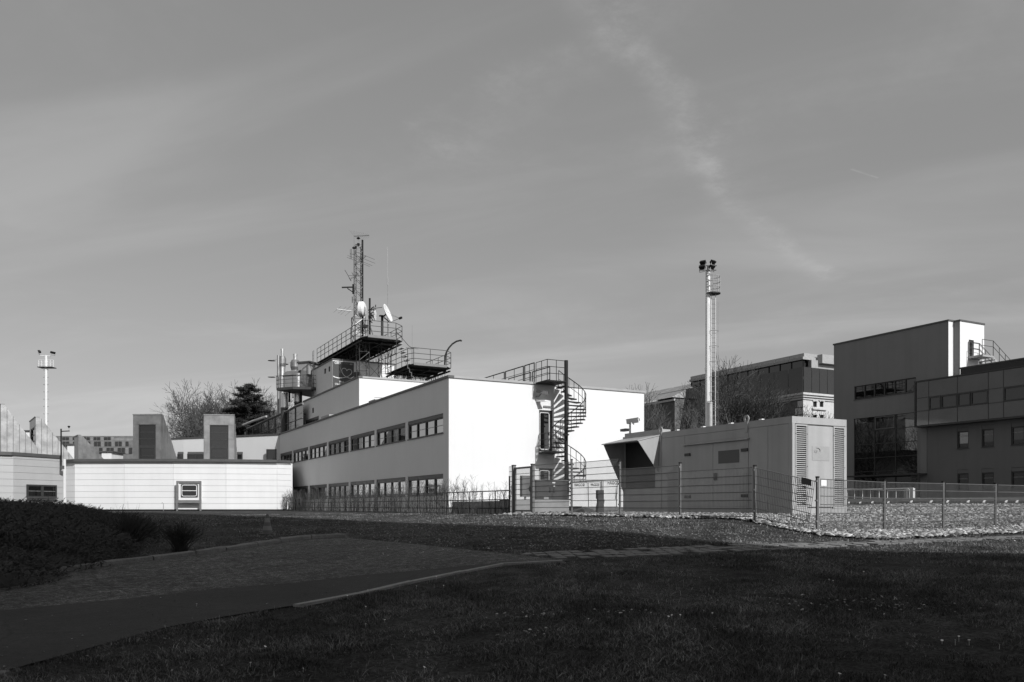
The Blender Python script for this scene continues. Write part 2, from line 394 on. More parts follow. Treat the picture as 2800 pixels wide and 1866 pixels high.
def wall(F, u0, u1, z0, z1, holes=(), depth=.18, mb=None):
    mb = mb or MB()
    us = sorted({u0, u1, *[h[0] for h in holes], *[h[1] for h in holes]}); zs = sorted({z0, z1, *[h[2] for h in holes], *[h[3] for h in holes]})
    us = [u for u in us if u0 <= u <= u1]; zs = [z for z in zs if z0 <= z <= z1]
    for a, b in zip(us[:-1], us[1:]):
        for c, d in zip(zs[:-1], zs[1:]):
            um, zm = (a + b) / 2, (c + d) / 2
            if any(h[0] < um < h[1] and h[2] < zm < h[3] for h in holes): continue
            mb.quad(F(a, 0, c), F(b, 0, c), F(b, 0, d), F(a, 0, d))
    for a, b, c, d in holes:
        mb.quad(F(a, 0, c), F(b, 0, c), F(b, -depth, c), F(a, -depth, c)); mb.quad(F(a, 0, d), F(b, 0, d), F(b, -depth, d), F(a, -depth, d))
        mb.quad(F(a, 0, c), F(a, 0, d), F(a, -depth, d), F(a, -depth, c)); mb.quad(F(b, 0, c), F(b, 0, d), F(b, -depth, d), F(b, -depth, c))
    return mb
def window(root, F, u0, u1, z0, z1, cols=4, rows=(.5,), recess=.12, fr=.07, glass='glass', fm='frame_dark', box=0.0, sill=True, name='window', mull=None, boxmat='shutter', bar='galv'):
    """frame with bars, one pane per light, shutter box above, sill below"""
    ztop = z1 - box; mull = fr * 1.25 if mull is None else mull
    b = MB(); n0, n1 = -recess - .06, -recess + .03
    b.fbox(F, u0, u0 + fr, n0, n1, z0, ztop); b.fbox(F, u1 - fr, u1, n0, n1, z0, ztop)
    b.fbox(F, u0 + fr, u1 - fr, n0, n1, z0, z0 + fr); b.fbox(F, u0 + fr, u1 - fr, n0, n1, ztop - fr, ztop)
    us = np.linspace(u0 + fr / 2, u1 - fr / 2, cols + 1)
    for u in us[1:-1]: b.fbox(F, u - mull / 2, u + mull / 2, n0, n1 + .004, z0 + fr, ztop - fr)
    w = b.build(name, fm, root)
    zc = [z0 + fr] + [z0 + fr + (ztop - z0 - 2 * fr) * r for r in rows] + [ztop - fr]
    for i in range(cols):
        a = us[i] + (fr / 2 if i == 0 else mull / 2); c = us[i + 1] - (fr / 2 if i == cols - 1 else mull / 2)
        for j in range(len(zc) - 1):
            q = .012 if len(zc) > 2 else 0
            MB().fbox(F, a, c, n0 - .01, n0 + .03, zc[j] + (q if j else 0), zc[j + 1] - (q if j < len(zc) - 2 else 0)).build('pane', glass, w)
        if len(zc) > 2:
            gb_ = MB()
            for zz in zc[1:-1]: gb_.fbox(F, a, c, n0, n0 + .05, zz - (.014 if bar == 'galv' else .045), zz + (.014 if bar == 'galv' else .045))
            gb_.build('glazing_bar', bar, w)
    if box: MB().fbox(F, u0 + .003, u1 - .003, -recess - .06, -.03, ztop + .003, z1 - .003).build('shutter_box', boxmat, w)
    if sill: MB().fbox(F, u0 - .04, u1 + .04, -recess + .032, .05, z0 - .045, z0 - .004).build('sill', 'coping', w)
    return w
def letters(txt, name, material, parent, F, u, n, z, size, squeeze=1.0, bold=0.0, align='LEFT', rot=0.0):
    """flat lettering standing a few millimetres proud of a wall frame"""
    cu = bpy.data.curves.new(name, 'FONT'); cu.body = txt; cu.size = size; cu.extrude = .004; cu.offset = bold; cu.align_x = align; cu.resolution_u = 3
    to = bpy.data.objects.new('tmp_text', cu); COL.objects.link(to)
    me = bpy.data.meshes.new_from_object(to.evaluated_get(bpy.context.evaluated_depsgraph_get()))
    bpy.data.objects.remove(to); bpy.data.curves.remove(cu)
    mb = MB(); cr, sr = math.cos(rot), math.sin(rot)
    for v in me.vertices:
        a, b = v.co.x * squeeze, v.co.y
        mb.v.append(tuple(F(u + a * cr - b * sr, n + v.co.z, z + a * sr + b * cr)))
    mb.f = [tuple(p.vertices) for p in me.polygons]
    bpy.data.meshes.remove(me)
    return mb.build(name, material, parent)
def guard(path, h, rails=(1.0, .66, .33), r=.02, rp=.022, step=1.0, mb=None, posts=True):
    """railing along a path of floor points"""
    mb = mb or MB(); path = [Vector(p) for p in path]
    for f in rails: mb.path([p + Vector((0, 0, h * f)) for p in path], r, 5)
    if posts:
        for a, b in zip(path[:-1], path[1:]):
            n = max(1, round((b - a).length / step))
            for k in range(n + 1):
                p = a.lerp(b, k / n); mb.tube(p, p + Vector((0, 0, h)), rp, 5)
    return mb
# ================================================================ ground, road, lawn
rng = np.random.default_rng(7); random.seed(7)
def make_ground():
    rs = np.concatenate([[.6], np.geomspace(1.5, 100, 110), np.geomspace(115, 4000, 16)])
    ang = np.concatenate([np.linspace(-.75, .75, 141), np.linspace(.80, 2 * math.pi - .80, 70)])   # from the heading, clockwise
    na = len(ang); vs = []; fs = []
    for r in rs:
        X = r * np.sin(ang + TH); Y = r * np.cos(ang + TH); Z = hgt_np(X, Y)
        vs += list(zip(X, Y, Z))
    for i in range(len(rs) - 1):
        for k in range(na): fs.append((i * na + k, i * na + (k + 1) % na, (i + 1) * na + (k + 1) % na, (i + 1) * na + k))
    fs.append(tuple(range(na))[::-1])
    m = MB(); m.v = [tuple(map(float, v)) for v in vs]; m.f = fs
    o = m.build('ground', 'lawn_soil', kind='structure', smooth=True); return o
make_ground()
def resample(pts, n):
    pts = np.array([(p[0], p[1]) for p in pts]); d = np.concatenate([[0], np.cumsum(np.hypot(*np.diff(pts, axis=0).T))]); s = np.linspace(0, d[-1], n)
    return np.stack([np.interp(s, d, pts[:, 0]), np.interp(s, d, pts[:, 1])], 1)
def sheet(a, b, n, m, lift, name, material, kind='structure'):
    """draped strip between two plan polylines"""
    A = resample(a, n); B = resample(b, n); v = []; f = []
    for i in range(n):
        for j in range(m):
            q = A[i] * (1 - j / (m - 1)) + B[i] * (j / (m - 1)); v.append((float(q[0]), float(q[1]), hgt(q[0], q[1]) + lift))
    for i in range(n - 1):
        for j in range(m - 1): f.append((i * m + j, i * m + j + 1, (i + 1) * m + j + 1, (i + 1) * m + j))
    mb = MB(); mb.v = v; mb.f = f
    return mb.build(name, material, kind=kind, smooth=True)
KERB_PX = [(-420, 1640), (-150, 1607), (0, 1590), (258, 1555), (425, 1534), (575, 1515), (717, 1494), (791, 1483), (845, 1477), (906, 1473), (958, 1473)]
KERB = [G(*p) for p in KERB_PX]
ROAD_TOP = KERB + [G(*p) for p in ((1080, 1484), (1250, 1502), (1400, 1518), (1470, 1527), (1560, 1534))]
DARK = [G(*p) for p in ((-420, 1716), (0, 1673), (398, 1636), (600, 1613), (800, 1597), (982, 1577), (1285, 1549), (1370, 1542), (1470, 1538), (1560, 1535))]
EDGE = [G(*p) for p in ((-420, 1990), (-200, 1905), (0, 1846), (150, 1803), (300, 1762), (450, 1722), (600, 1692), (800, 1660), (950, 1632), (1100, 1599), (1280, 1563), (1370, 1546), (1470, 1540), (1560, 1536.5))]
sheet(ROAD_TOP, DARK, 70, 14, .012, 'road', 'asphalt_old')
sheet(DARK, EDGE, 70, 10, .014, 'asphalt_strip', 'asphalt_new')
road_poly = np.array([(p.x, p.y) for p in ROAD_TOP] + [(p.x, p.y) for p in EDGE[::-1]])
GR_LO_PX = [(1395, 1411), (1560, 1411), (1700, 1415), (1860, 1419), (2000, 1421), (2064, 1425), (2120, 1437), (2180, 1452), (2235, 1463), (2330, 1473), (2420, 1477), (2550, 1470), (2700, 1462), (2800, 1459), (3100, 1450), (3500, 1446)]
GR_LO = [G(*p) for p in GR_LO_PX]
GR_HI = [atz(p[0], 1388, 41 if p[0] < 2000 else 44) for p in ((1460, 0), (1560, 0), (1700, 0), (1860, 0), (2064, 0), (2235, 0), (2420, 0), (2600, 0), (2800, 0), (3100, 0), (3500, 0))]
sheet(GR_LO, GR_HI, 90, 34, .02, 'gravel_bed', 'gravel_bed')
gravel_poly = np.array([(p.x, p.y) for p in GR_LO] + [(p.x, p.y) for p in GR_HI[::-1]])
def inside(poly, X, Y):
    r = np.zeros(len(X), bool); n = len(poly); j = n - 1
    for i in range(n):
        xi, yi = poly[i]; xj, yj = poly[j]
        c = ((yi > Y) != (yj > Y)) & (X < (xj - xi) * (Y - yi) / (yj - yi + 1e-12) + xi); r ^= c; j = i
    return r
def fast_mesh(name, V, tris, material, kind='stuff', quads=None):
    me = bpy.data.meshes.new(name); V = np.asarray(V, np.float32).reshape(-1, 3); T = np.asarray(tris, np.int32)
    k = T.shape[1]; me.vertices.add(len(V)); me.vertices.foreach_set('co', V.ravel())
    me.loops.add(T.size); me.loops.foreach_set('vertex_index', T.ravel())
    me.polygons.add(len(T)); me.polygons.foreach_set('loop_start', np.arange(0, T.size, k, dtype=np.int32)); me.polygons.foreach_set('loop_total', np.full(len(T), k, np.int32))
    me.update(calc_edges=True); me.validate()
    me.materials.append(MATS[material]); o = bpy.data.objects.new(name, me); COL.objects.link(o)
    if kind: o['kind'] = kind
    return o

# kerb of rough granite blocks along the road, each block its own piece
kerb = thing('granite_kerb', 'rough granite kerb along the upper side of the road', 'kerb', tuple(KERB[3]))
def chain(pts, L0, gap):
    pts = resample(pts, 600); d = np.concatenate([[0], np.cumsum(np.hypot(*np.diff(pts, axis=0).T))]); s = 0; out = []
    while s < d[-1] - .3:
        L = L0 * random.uniform(.8, 1.2); e = min(s + L, d[-1])
        q = np.linspace(s + gap, e - gap, 4); out.append(np.stack([np.interp(q, d, pts[:, 0]), np.interp(q, d, pts[:, 1])], 1)); s = e
    return out
for seg in chain(KERB, 1.05, .012):
    mb = MB(); tb = []; hh = random.uniform(.105, .125)
    for k in range(4):
        p = seg[k]; d = seg[min(k + 1, 3)] - seg[max(k - 1, 0)]; d /= np.hypot(*d); nrm = np.array([-d[1], d[0]])       # uphill side
        a, b = p, p + nrm * .16; j = lambda s=.006: random.uniform(-s, s)
        za, zb = hgt(*a), hgt(*b); cz = max(za, zb) + hh - .02
        tb.append([(a[0] + j(), a[1] + j(), za - .05), (a[0] + j() + nrm[0] * .012, a[1] + j() + nrm[1] * .012, cz - .02 + j(.008)), (a[0] + nrm[0] * .035 + j(), a[1] + nrm[1] * .035 + j(), cz + j(.008)), (b[0] + j(), b[1] + j(), cz + j(.008)), (b[0], b[1], zb - .05)])
    for k in range(3):
        for i in range(4):
            mb.quad(tb[k][i], tb[k + 1][i], tb[k + 1][i + 1], tb[k][i + 1])
    mb.quad(*tb[0]); mb.quad(*tb[3][::-1]); mb.build('kerb_stone', 'granite', kerb)
# flat concrete edging between asphalt and the near lawn
edg = thing('lawn_edging', 'narrow pale edging stones between the dark asphalt and the near lawn', 'edging', tuple(EDGE[9]))
for seg in chain(EDGE[7:], .95, .006):
    mb = MB(); d = seg[-1] - seg[0]; d /= np.hypot(*d); nr = np.array([d[1], -d[0]])
    a, b = seg[0], seg[-1]; c, e = b + nr * .10, a + nr * .10
    z = [hgt(*q) + .03 + random.uniform(-.004, .006) for q in (a, b, c, e)]
    mb.hexa([(q[0], q[1], zz - .12) for q, zz in zip((a, b, c, e), z)] + [(q[0], q[1], zz) for q, zz in zip((a, b, c, e), z)])
    mb.build('edging_stone', 'edging', edg)
for seg in chain(EDGE[0:3], .95, .006):
    mb = MB(); d = seg[-1] - seg[0]; d /= np.hypot(*d); nr = np.array([d[1], -d[0]])
    a, b = seg[0], seg[-1]; c, e = b + nr * .10, a + nr * .10
    z = [hgt(*q) + .028 for q in (a, b, c, e)]
    mb.hexa([(q[0], q[1], zz - .12) for q, zz in zip((a, b, c, e), z)] + [(q[0], q[1], zz) for q, zz in zip((a, b, c, e), z)])
    mb.build('edging_stone', 'granite', edg)

# grass-jointed paving: path of loose slabs, every slab its own piece
pav = thing('paving_path', 'path of worn concrete slabs with grass joints below the gravel', 'path', tuple(G(1900, 1503)))
PATH_UP = [G(*p) for p in ((1425, 1516), (1560, 1509), (1700, 1503), (1900, 1496), (2100, 1489), (2300, 1482), (2450, 1480), (2600, 1474), (2800, 1467), (3000, 1462))]
PATH_LO = [G(*p) for p in ((1530, 1532), (1640, 1528), (1760, 1523), (1900, 1517), (2100, 1507), (2300, 1496), (2450, 1489), (2600, 1482), (2800, 1473), (3000, 1468))]
slab_meshes = []
for k in range(5):
    mb = MB(); pts = [(sx_ * .5 * random.uniform(.90, 1), sy_ * .5 * random.uniform(.90, 1)) for sx_, sy_ in ((-1, -1), (1, -1), (1, 1), (-1, 1))]
    mb.hexa([(x, y, -1.0) for x, y in pts] + [(x * .96, y * .96, random.uniform(-.06, .06)) for x, y in pts])
    me = bpy.data.meshes.new('slab'); me.from_pydata(mb.v, [], mb.f); me.materials.append(MATS['paver']); slab_meshes.append(me)
NP = 72; A = resample(PATH_UP, NP); B = resample(PATH_LO, NP)
for i in range(NP - 1):
    w = np.hypot(*(A[i] - B[i])); rows = min(4, max(2, round(w / .30)))
    for j in range(rows):
        if random.random() < .10: continue
        off = .5 * (j % 2)
        f0 = (j + .5) / rows
        c0 = A[i] * (1 - f0) + B[i] * f0; c1 = A[i + 1] * (1 - f0) + B[i + 1] * f0
        c = c0 * (1 - off) + c1 * off; d = c1 - c0; L = np.hypot(*d); ang_ = math.atan2(d[1], d[0])
        o = bpy.data.objects.new('slab', random.choice(slab_meshes)); COL.objects.link(o); o.parent = pav
        zz = hgt(*c) + .018 + random.uniform(-.006, .006)
        o.location = Vector((c[0], c[1], zz)) - WLOC[pav.name]; o.scale = (L * .93, w / rows * .90, .12)
        nz = Vector((-(hgt(c[0] + .3, c[1]) - hgt(c[0] - .3, c[1])) / .6, -(hgt(c[0], c[1] + .3) - hgt(c[0], c[1] - .3)) / .6, 1)).normalized()
        q = Vector((0, 0, 1)).rotation_difference(nz) @ Matrix.Rotation(ang_ + random.uniform(-.05, .05), 3, 'Z').to_quaternion()
        o.rotation_mode = 'QUATERNION'; o.rotation_quaternion = q

# tall slab block behind the photographer: its shadow lies over the whole foreground
def shade_block():
    p = Vector((10.92, 11.86, .93)); q = SUNV.x / -SUNV.y       # foot of the shadow edge on the lawn
    Yb = -19.0; Xe = p.x + (p.y - Yb) * q
    top = hgt(0, 58) + (57.0 - Yb) / -SUNV.y * SUNV.z
    r = thing('apartment_block', 'tall slab block behind the viewpoint that shades the foreground', 'building', (Xe - 14, Yb - 7, 0))
    x0, x1, y0, y1 = Xe - 28, Xe, Yb - 14, Yb
    F = frame((0, Yb), (1, 0), (0, 1)); holes = []
    n = int((top - 3) // 3.1)
    for k in range(n): holes.append((x0 + 2, x1 - 2, 2.6 + 3.1 * k, 4.2 + 3.1 * k))
    mb = wall(F, x0, x1, -.3, top, holes, .25)
    mb.quad((x0, y0, -.3), (x0, y1, -.3), (x0, y1, top), (x0, y0, top)); mb.quad((x1, y0, -.3), (x1, y1, -.3), (x1, y1, top), (x1, y0, top)); mb.quad((x0, y0, -.3), (x1, y0, -.3), (x1, y0, top), (x0, y0, top))
    mb.build('wall', 'tower_plaster', r); MB().box(x0 - .1, x1 + .1, y0 - .1, y1 + .1, top, top + .25).build('roof', 'coping', r)
    for h in holes: window(r, F, h[0], h[1], h[2], h[3], cols=10, rows=(), fr=.06, sill=False)
    # lower wing of the block, turned, to the right
    h = 17.0; e = [Vector((10.7, 12.05)), Vector((14.57, 8.62)), Vector((24.0, .3))]; off = Vector((SUNV.x, SUNV.y)) / SUNV.z * (h - .85)
    e = [v + off for v in e]; l = thing('low_block', 'lower turned wing beside the tall slab block behind the viewpoint', 'building', (e[1].x, e[1].y, 0))
    poly = [(v.x, v.y, -.3) for v in e] + [(e[2].x - 6, e[2].y - 12, -.3), (e[0].x + 1.0, e[0].y - 16, -.3)]
    MB().prism(poly, (0, 0, h + .3 - .2)).build('wall', 'tower_plaster', l); MB().prism([(a, b, h - .2) for a, b, _ in poly], (0, 0, .2)).build('roof', 'coping', l)
    for k in range(5):
        a, b = e[1].lerp(e[2], .1), e[1].lerp(e[2], .95); d = (b - a).normalized(); Fq = frame(a, d, (-d.y, d.x)); window(l, Fq, 0, (b - a).length, 1.5 + 3.1 * k, 3.0 + 3.1 * k, cols=6, rows=(), recess=-.12, fr=.06, sill=False)
    return r
shade_block()
# ================================================================ office building
XF, YF = 17.73, 40.4                                   # planes of its long facade and of its end wall
ZR = onX(1228, 1033, XF).z                             # roof edge
XR = onY(1761, 1074, YF).x
YB = 96.0
ob = thing('office_building', 'two-storey white office building with ribbon windows and stepped upper floors', 'building', (XF, YF, 1.3))
wins = [(41.15 + 5.63 * k, 41.15 + 5.63 * k + 5.22) for k in range(7)]
zu0, zu1 = onX(1212.7, 1183.7, XF).z, onX(1212.7, 1129.6, XF).z
zl0, zl1 = onX(1212.7, 1352.5, XF).z, onX(1212.7, 1295.5, XF).z
F1, F2 = FX(XF), FY(YF)
holes = [(a, min(b, 79.6), zu0, zu1) for a, b in wins] + [(a, b, zl0, zl1) for a, b in wins]
wall(F1, YF, YB, .9, ZR, holes, .16).build('wall', 'facade_plaster_lifted', ob)
for a, b, c, d in holes: window(ob, F1, a, b, c, d, cols=4, rows=(.52,), recess=.10, fr=.055, mull=.12, box=.20, sill=True)
dU = (onY(1474, 1130, YF).x, onY(1511, 1130, YF).x, onY(1492, 1236, YF).z, onY(1492, 1122.5, YF).z)
dL = (dU[0], dU[1], 1.42, onY(1492, 1281, YF).z)
mb = wall(F2, XF, XR, .9, ZR, [dU, dL], .16)
mb.quad((XR, YF, .9), (XR, YB, .9), (XR, YB, ZR), (XR, YF, ZR)); mb.quad((XF, YB, .9), (XR, YB, .9), (XR, YB, ZR), (XF, YB, ZR))
mb.build('wall', 'white_plaster', ob)
MB().quad((XF, YF, ZR - .35), (XR, YF, ZR - .35), (XR, YB, ZR - .35), (XF, YB, ZR - .35)).build('roof', 'roof_grey', ob)
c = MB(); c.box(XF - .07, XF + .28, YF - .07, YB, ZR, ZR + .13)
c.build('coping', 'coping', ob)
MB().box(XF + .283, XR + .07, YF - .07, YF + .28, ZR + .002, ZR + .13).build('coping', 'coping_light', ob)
MB().box(XF - .02, XR + .02, YF - .03, YF - .002, 1.0, 1.62).build('plinth', 'concrete_dark', ob)
for (u0, u1, z0, z1), rows in ((dU, ()), (dL, ())):
    n0, n1 = -.16, -.06; fr = .075; b = MB()
    b.fbox(F2, u0, u0 + fr, n0, n1, z0, z1); b.fbox(F2, u1 - fr - .08, u1, n0, n1, z0, z1); b.fbox(F2, u0 + fr, u1 - fr - .08, n0, n1, z1 - .11, z1); b.fbox(F2, u0 + fr, u1 - fr - .08, n0, n1, z0, z0 + .12)
    d = b.build('door', 'frame_dark', ob)
    MB().fbox(F2, u0 + fr, u1 - fr - .08, -.15, -.10, z0 + .12, z1 - .11).build('pane', 'glass_dark', d)
    e = MB(); a0, a1, c0, c1 = u0 + fr + .02, u1 - fr - .10, z0 + .14, z1 - .13; rr = .10; pts = []
    for cx_, cz_, s0 in ((a1 - rr, c1 - rr, 0), (a0 + rr, c1 - rr, 90), (a0 + rr, c0 + rr, 180), (a1 - rr, c0 + rr, 270)):
        for k in range(5): an = math.radians(s0 + k * 22.5); pts.append(F2(cx_ + rr * math.cos(an), -.085, cz_ + rr * math.sin(an)))
    e.path(pts + [pts[0]], .022, 6); e.build('gasket', 'white_paint', d)
    MB().fbox(F2, u1 - .20, u1 - .17, -.06, -.02, z0 + .95, z0 + 1.1).build('handle', 'galv', d)
# vent cover and lamp over the upper door
p = onY(1497, 1113, YF); MB().box(p.x - .28, p.x + .24, YF - .06, YF - .002, p.z - .05, p.z + .05).build('vent', 'steel_grey', ob)

# ---- second step of the building, set back on the roof
X2, Y2 = 19.7, 61.8; Z2 = onX(983, 1033, X2).z; Y2b = 88.0; X2r = 33.0
mb = MB(); F21 = FX(X2)
yw0, yw1 = onX(872, 1140, X2).y, onX(835, 1140, X2).y; ys0, ys1 = onX(858, 1120, X2).y, onX(853.5, 1120, X2).y
zw1 = onX(872, 1137, X2).z; zw0 = zw1 - 1.0
h2 = [(yw0, yw1, zw0, zw1), (ys0, ys1, onX(855, 1130, X2).z, onX(855, 1116, X2).z)]
y2e = onX(829.5, 1101, X2).y
wall(F21, Y2, y2e, ZR - .4, Z2, h2, .14, mb)
mb.build('upper_wall', 'facade_plaster_lifted', ob)
window(ob, F21, *h2[0], cols=4, rows=(), recess=.08, fr=.06, box=.18, glass='glass_soft'); window(ob, F21, *h2[1], cols=1, rows=(), recess=.06, fr=.05, sill=False, glass='glass_dark')
mb = MB(); wall(FY(Y2), X2, X2r, ZR - .4, Z2, (), .1, mb)
mb.quad((X2r, Y2, ZR - .4), (X2r, y2e, ZR - .4), (X2r, y2e, Z2), (X2r, Y2, Z2)); mb.quad((X2, y2e, ZR - .4), (X2r, y2e, ZR - .4), (X2r, y2e, Z2), (X2, y2e, Z2)); mb.build('upper_wall', 'white_plaster', ob)
MB().quad((X2, Y2, Z2 - .2), (X2r, Y2, Z2 - .2), (X2r, y2e, Z2 - .2), (X2, y2e, Z2 - .2)).build('upper_roof', 'roof_grey', ob)
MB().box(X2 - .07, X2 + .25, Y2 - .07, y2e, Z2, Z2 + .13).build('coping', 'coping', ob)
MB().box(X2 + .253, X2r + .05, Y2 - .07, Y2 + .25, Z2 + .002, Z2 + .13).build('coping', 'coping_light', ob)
MB().box(X2 + 1.2, X2 + 8.6, Y2 - .03, Y2 - .002, Z2 - 1.42, Z2 - 1.39).build('wall_strip', 'coping_light', ob)
# ---- third step under the antenna deck
X3, Y3 = 21.3, 74.6; Z3 = onX(910, 984, X3).z; X3r = onY(1079, 999, Y3).x; y3e = onX(853, 1010, X3).y
h3 = [(onX(a, 0, X3).y, onX(b, 0, X3).y) for a, b in ((891.5, 887), (903, 898.5))]
h3 = [(a, b, onX(890, 1022, X3).z - .0, onX(890, 1008, X3).z) for a, b in h3]
wall(FX(X3), Y3, y3e, Z2 - .3, Z3, h3, .1).build('upper_wall', 'facade_plaster_lifted', ob)
for h in h3: window(ob, FX(X3), *h, cols=1, rows=(.3, .6), recess=.04, fr=.05, sill=False, glass='shutter')
mb = MB(); wall(FY(Y3), X3, X3r, Z2 - .3, Z3, (), .1, mb); mb.quad((X3r, Y3, Z2 - .3), (X3r, y3e, Z2 - .3), (X3r, y3e, Z3), (X3r, Y3, Z3)); mb.quad((X3, y3e, Z2 - .3), (X3r, y3e, Z2 - .3), (X3r, y3e, Z3), (X3, y3e, Z3)); mb.build('upper_wall', 'white_plaster', ob)
MB().box(X3 - .06, X3r + .06, Y3 - .06, y3e + .06, Z3, Z3 + .12).build('upper_roof', 'coping', ob)
MB().box(X3r - .02, X3r + .06, Y3 - .05, Y3 + .05, Z2, Z3).build('corner_trim', 'coping', ob)
# box on the wall by the banner
p0, p1 = onY(972, 1031, Y3 - .35), onY(985, 1018, Y3 - .35); MB().box(p0.x, p1.x, Y3 - .35, Y3 - .01, p0.z, p1.z).build('cabinet', 'steel_dark', ob)
# roof boxes peeping over the parapet
for (xa, xb, ya, yb_) in ((1008, 1026, 1096, 1103), (878, 900, 1137, 1146)):
    a, b = onX(xa, yb_, XF + 1.0), onX(xb, ya, XF + 1.0); MB().box(XF + 1.0, XF + 1.9, min(a.y, b.y), max(a.y, b.y), ZR - .4, max(a.z, b.z) + .12).build('roof_vent', 'coping_light', ob)
# small wall lights on the second step
for (px_, py_) in ((831, 1125), (836, 1133)):
    p = onX(px_, py_, X2); MB().box(X2 - .28, X2, p.y - .05, p.y + .05, p.z - .05, p.z + .05).build('wall_lamp', 'steel_dark', ob)

# ---------------------------------------------------------------- advertising banner on the third step
bn = thing('advertising_banner', 'dark vertical banner with a white heart line and lettering under the antenna deck', 'banner', (X3 + .8, Y3 - .03, Z2))
F3 = FY(Y3 - .03); b0 = onY(910.2, 990, Y3 - .03); b1 = onY(967.5, 990, Y3 - .03); bt = Z3 - .12; bw = b1.x - b0.x; bb = Z2 - .3
MB().fbox(F3, b0.x, b1.x, -.02, .02, bb, bt).build('sheet', 'poster', bn)
def bpt(px_, py_): q = onY(px_, py_, Y3 - .055); return F3(q.x, .028, q.z)
def bz(px_, py_): q = onY(px_, py_, Y3 - .03); return q.x, q.z
k = 110 / 1725.0
def B_(a, b): return (890 + a * k, 970 + b * k)
u, z = bz(*B_(385, 398)); u2, _ = bz(*B_(675, 398)); letters('ORF', 'lettering', 'print_white', bn, F3, u, .021, z, .29, squeeze=1.05, bold=.004)
u, z = bz(*B_(735, 408)); letters('RADIO', 'lettering', 'print_grey', bn, F3, u, .021, z, .19, squeeze=.95)
u, z = bz(*B_(1035, 442)); letters('OÖ', 'lettering', 'print_white', bn, F3, u, .021, z, .17, squeeze=.95)
u, z = bz(*B_(580, 1200)); letters('Weil wir', 'lettering', 'print_white', bn, F3, u, .021, z, .24, squeeze=.95)
u, z = bz(*B_(400, 1290)); letters('Oberö', 'lettering', 'print_white', bn, F3, u, .021, z, .24, squeeze=1.0)
hp = [(330, 930), (430, 975), (560, 1005), (700, 1000), (830, 980), (920, 955), (1020, 905), (1090, 840), (1130, 760), (1120, 690), (1070, 645), (1000, 630), (945, 655), (915, 700), (890, 640), (840, 595), (790, 585), (720, 615), (688, 690), (710, 770), (760, 850), (830, 925), (920, 975), (1010, 1010), (1080, 1020), (1140, 1000), (1200, 960)]
hb = MB(); pts = [bpt(*B_(*q)) for q in hp]
for i in range(len(pts) - 1):
    w = .075 if i < 3 or i > 23 else .034
    a, b = pts[i], pts[i + 1]; d = (b - a).normalized(); nn = Vector((-d.z, 0, d.x)) * w * .5
    hb.hexa([a - nn, b + d * .02 - nn, b + d * .02 + nn, a + nn, a - nn - Vector((0, .006, 0)), b + d * .02 - nn - Vector((0, .006, 0)), b + d * .02 + nn - Vector((0, .006, 0)), a + nn - Vector((0, .006, 0))])
hb.build('heart_line', 'print_white', bn)

# ================================================================ white clad annexe (low, faceted front)
def clad_front(root, pts, ztop, zbot, pitch, matname, jw=.016, holes=None, side=.05):
    """horizontal boards between facets; each board a piece of its own"""
    zs = list(np.arange(zbot, ztop - .05, pitch)) + [ztop]
    for (a, b) in zip(pts[:-1], pts[1:]):
        a = Vector((a[0], a[1], 0)); b = Vector((b[0], b[1], 0)); eu = (b - a); L = eu.length; eu.normalize(); en = Vector((eu.y, -eu.x, 0))
        if en.dot(Vector((ST, CT, 0))) > 0: en = -en
        Fr = frame(a, eu, en)
        MB().fbox(Fr, 0, L, -.30, -.05, zbot, ztop).build('wall', 'coping_light', root)
        for z0, z1 in zip(zs[:-1], zs[1:]):
            segs = [(jw / 2, L - jw / 2)]
            for h in holes or []:
                if h[0] == a.to_tuple(2)[:2] and h[3] < z1 and h[4] > z0: segs = [(jw / 2, h[1]), (h[2], L - jw / 2)]
            for s0, s1 in segs:
                if s1 - s0 > .02: MB().fbox(Fr, s0, s1, -.05, 0, z0 + jw / 2, z1 - jw / 2).build('board', matname, root)
AX = [atz(172, 1, 63.8), atz(205, 1, 63.0), atz(340, 1, 62.7), atz(473.7, 1, 62.7), atz(618, 1, 63.1), atz(758, 1, 63.9), atz(797, 1, 64.9)]
ZA = atz(474, 1263, 62.7).z; ZA0 = 1.45
an = thing('clad_annexe', 'low white annexe with horizontal cladding boards and faceted front', 'building', tuple(Vector((AX[3].x, AX[3].y, 1.3))))
clad_front(an, AX, ZA, ZA0, (ZA - ZA0) / 8, 'cladding')
def loop_prism(pts, back, z0, z1):
    poly = [Vector((p.x, p.y, z0)) for p in pts] + [Vector((p.x, p.y, z0)) for p in back]
    return MB().prism(poly, (0, 0, z1 - z0))
bk = [atz(797, 1, 82) , atz(172, 1, 90)]
loop_prism([p + Vector((ST, CT, 0)) * .3 for p in AX], bk, ZA0 - .3, ZA - .02).build('body', 'cladding', an)
loop_prism([p + Vector((-ST, -CT, 0)) * .22 for p in AX], [b_ for b_ in bk], ZA, ZA + .20).build('roof', 'coping', an)
loop_prism([p + Vector((-ST, -CT, 0)) * .10 for p in AX], [b_ for b_ in bk], ZA - .10, ZA - .003).build('eaves', 'coping_light', an)
loop_prism([p + Vector((ST, CT, 0)) * .05 for p in AX], [b_ for b_ in bk], 1.0, ZA0 - .01).build('plinth', 'steel_black', an)
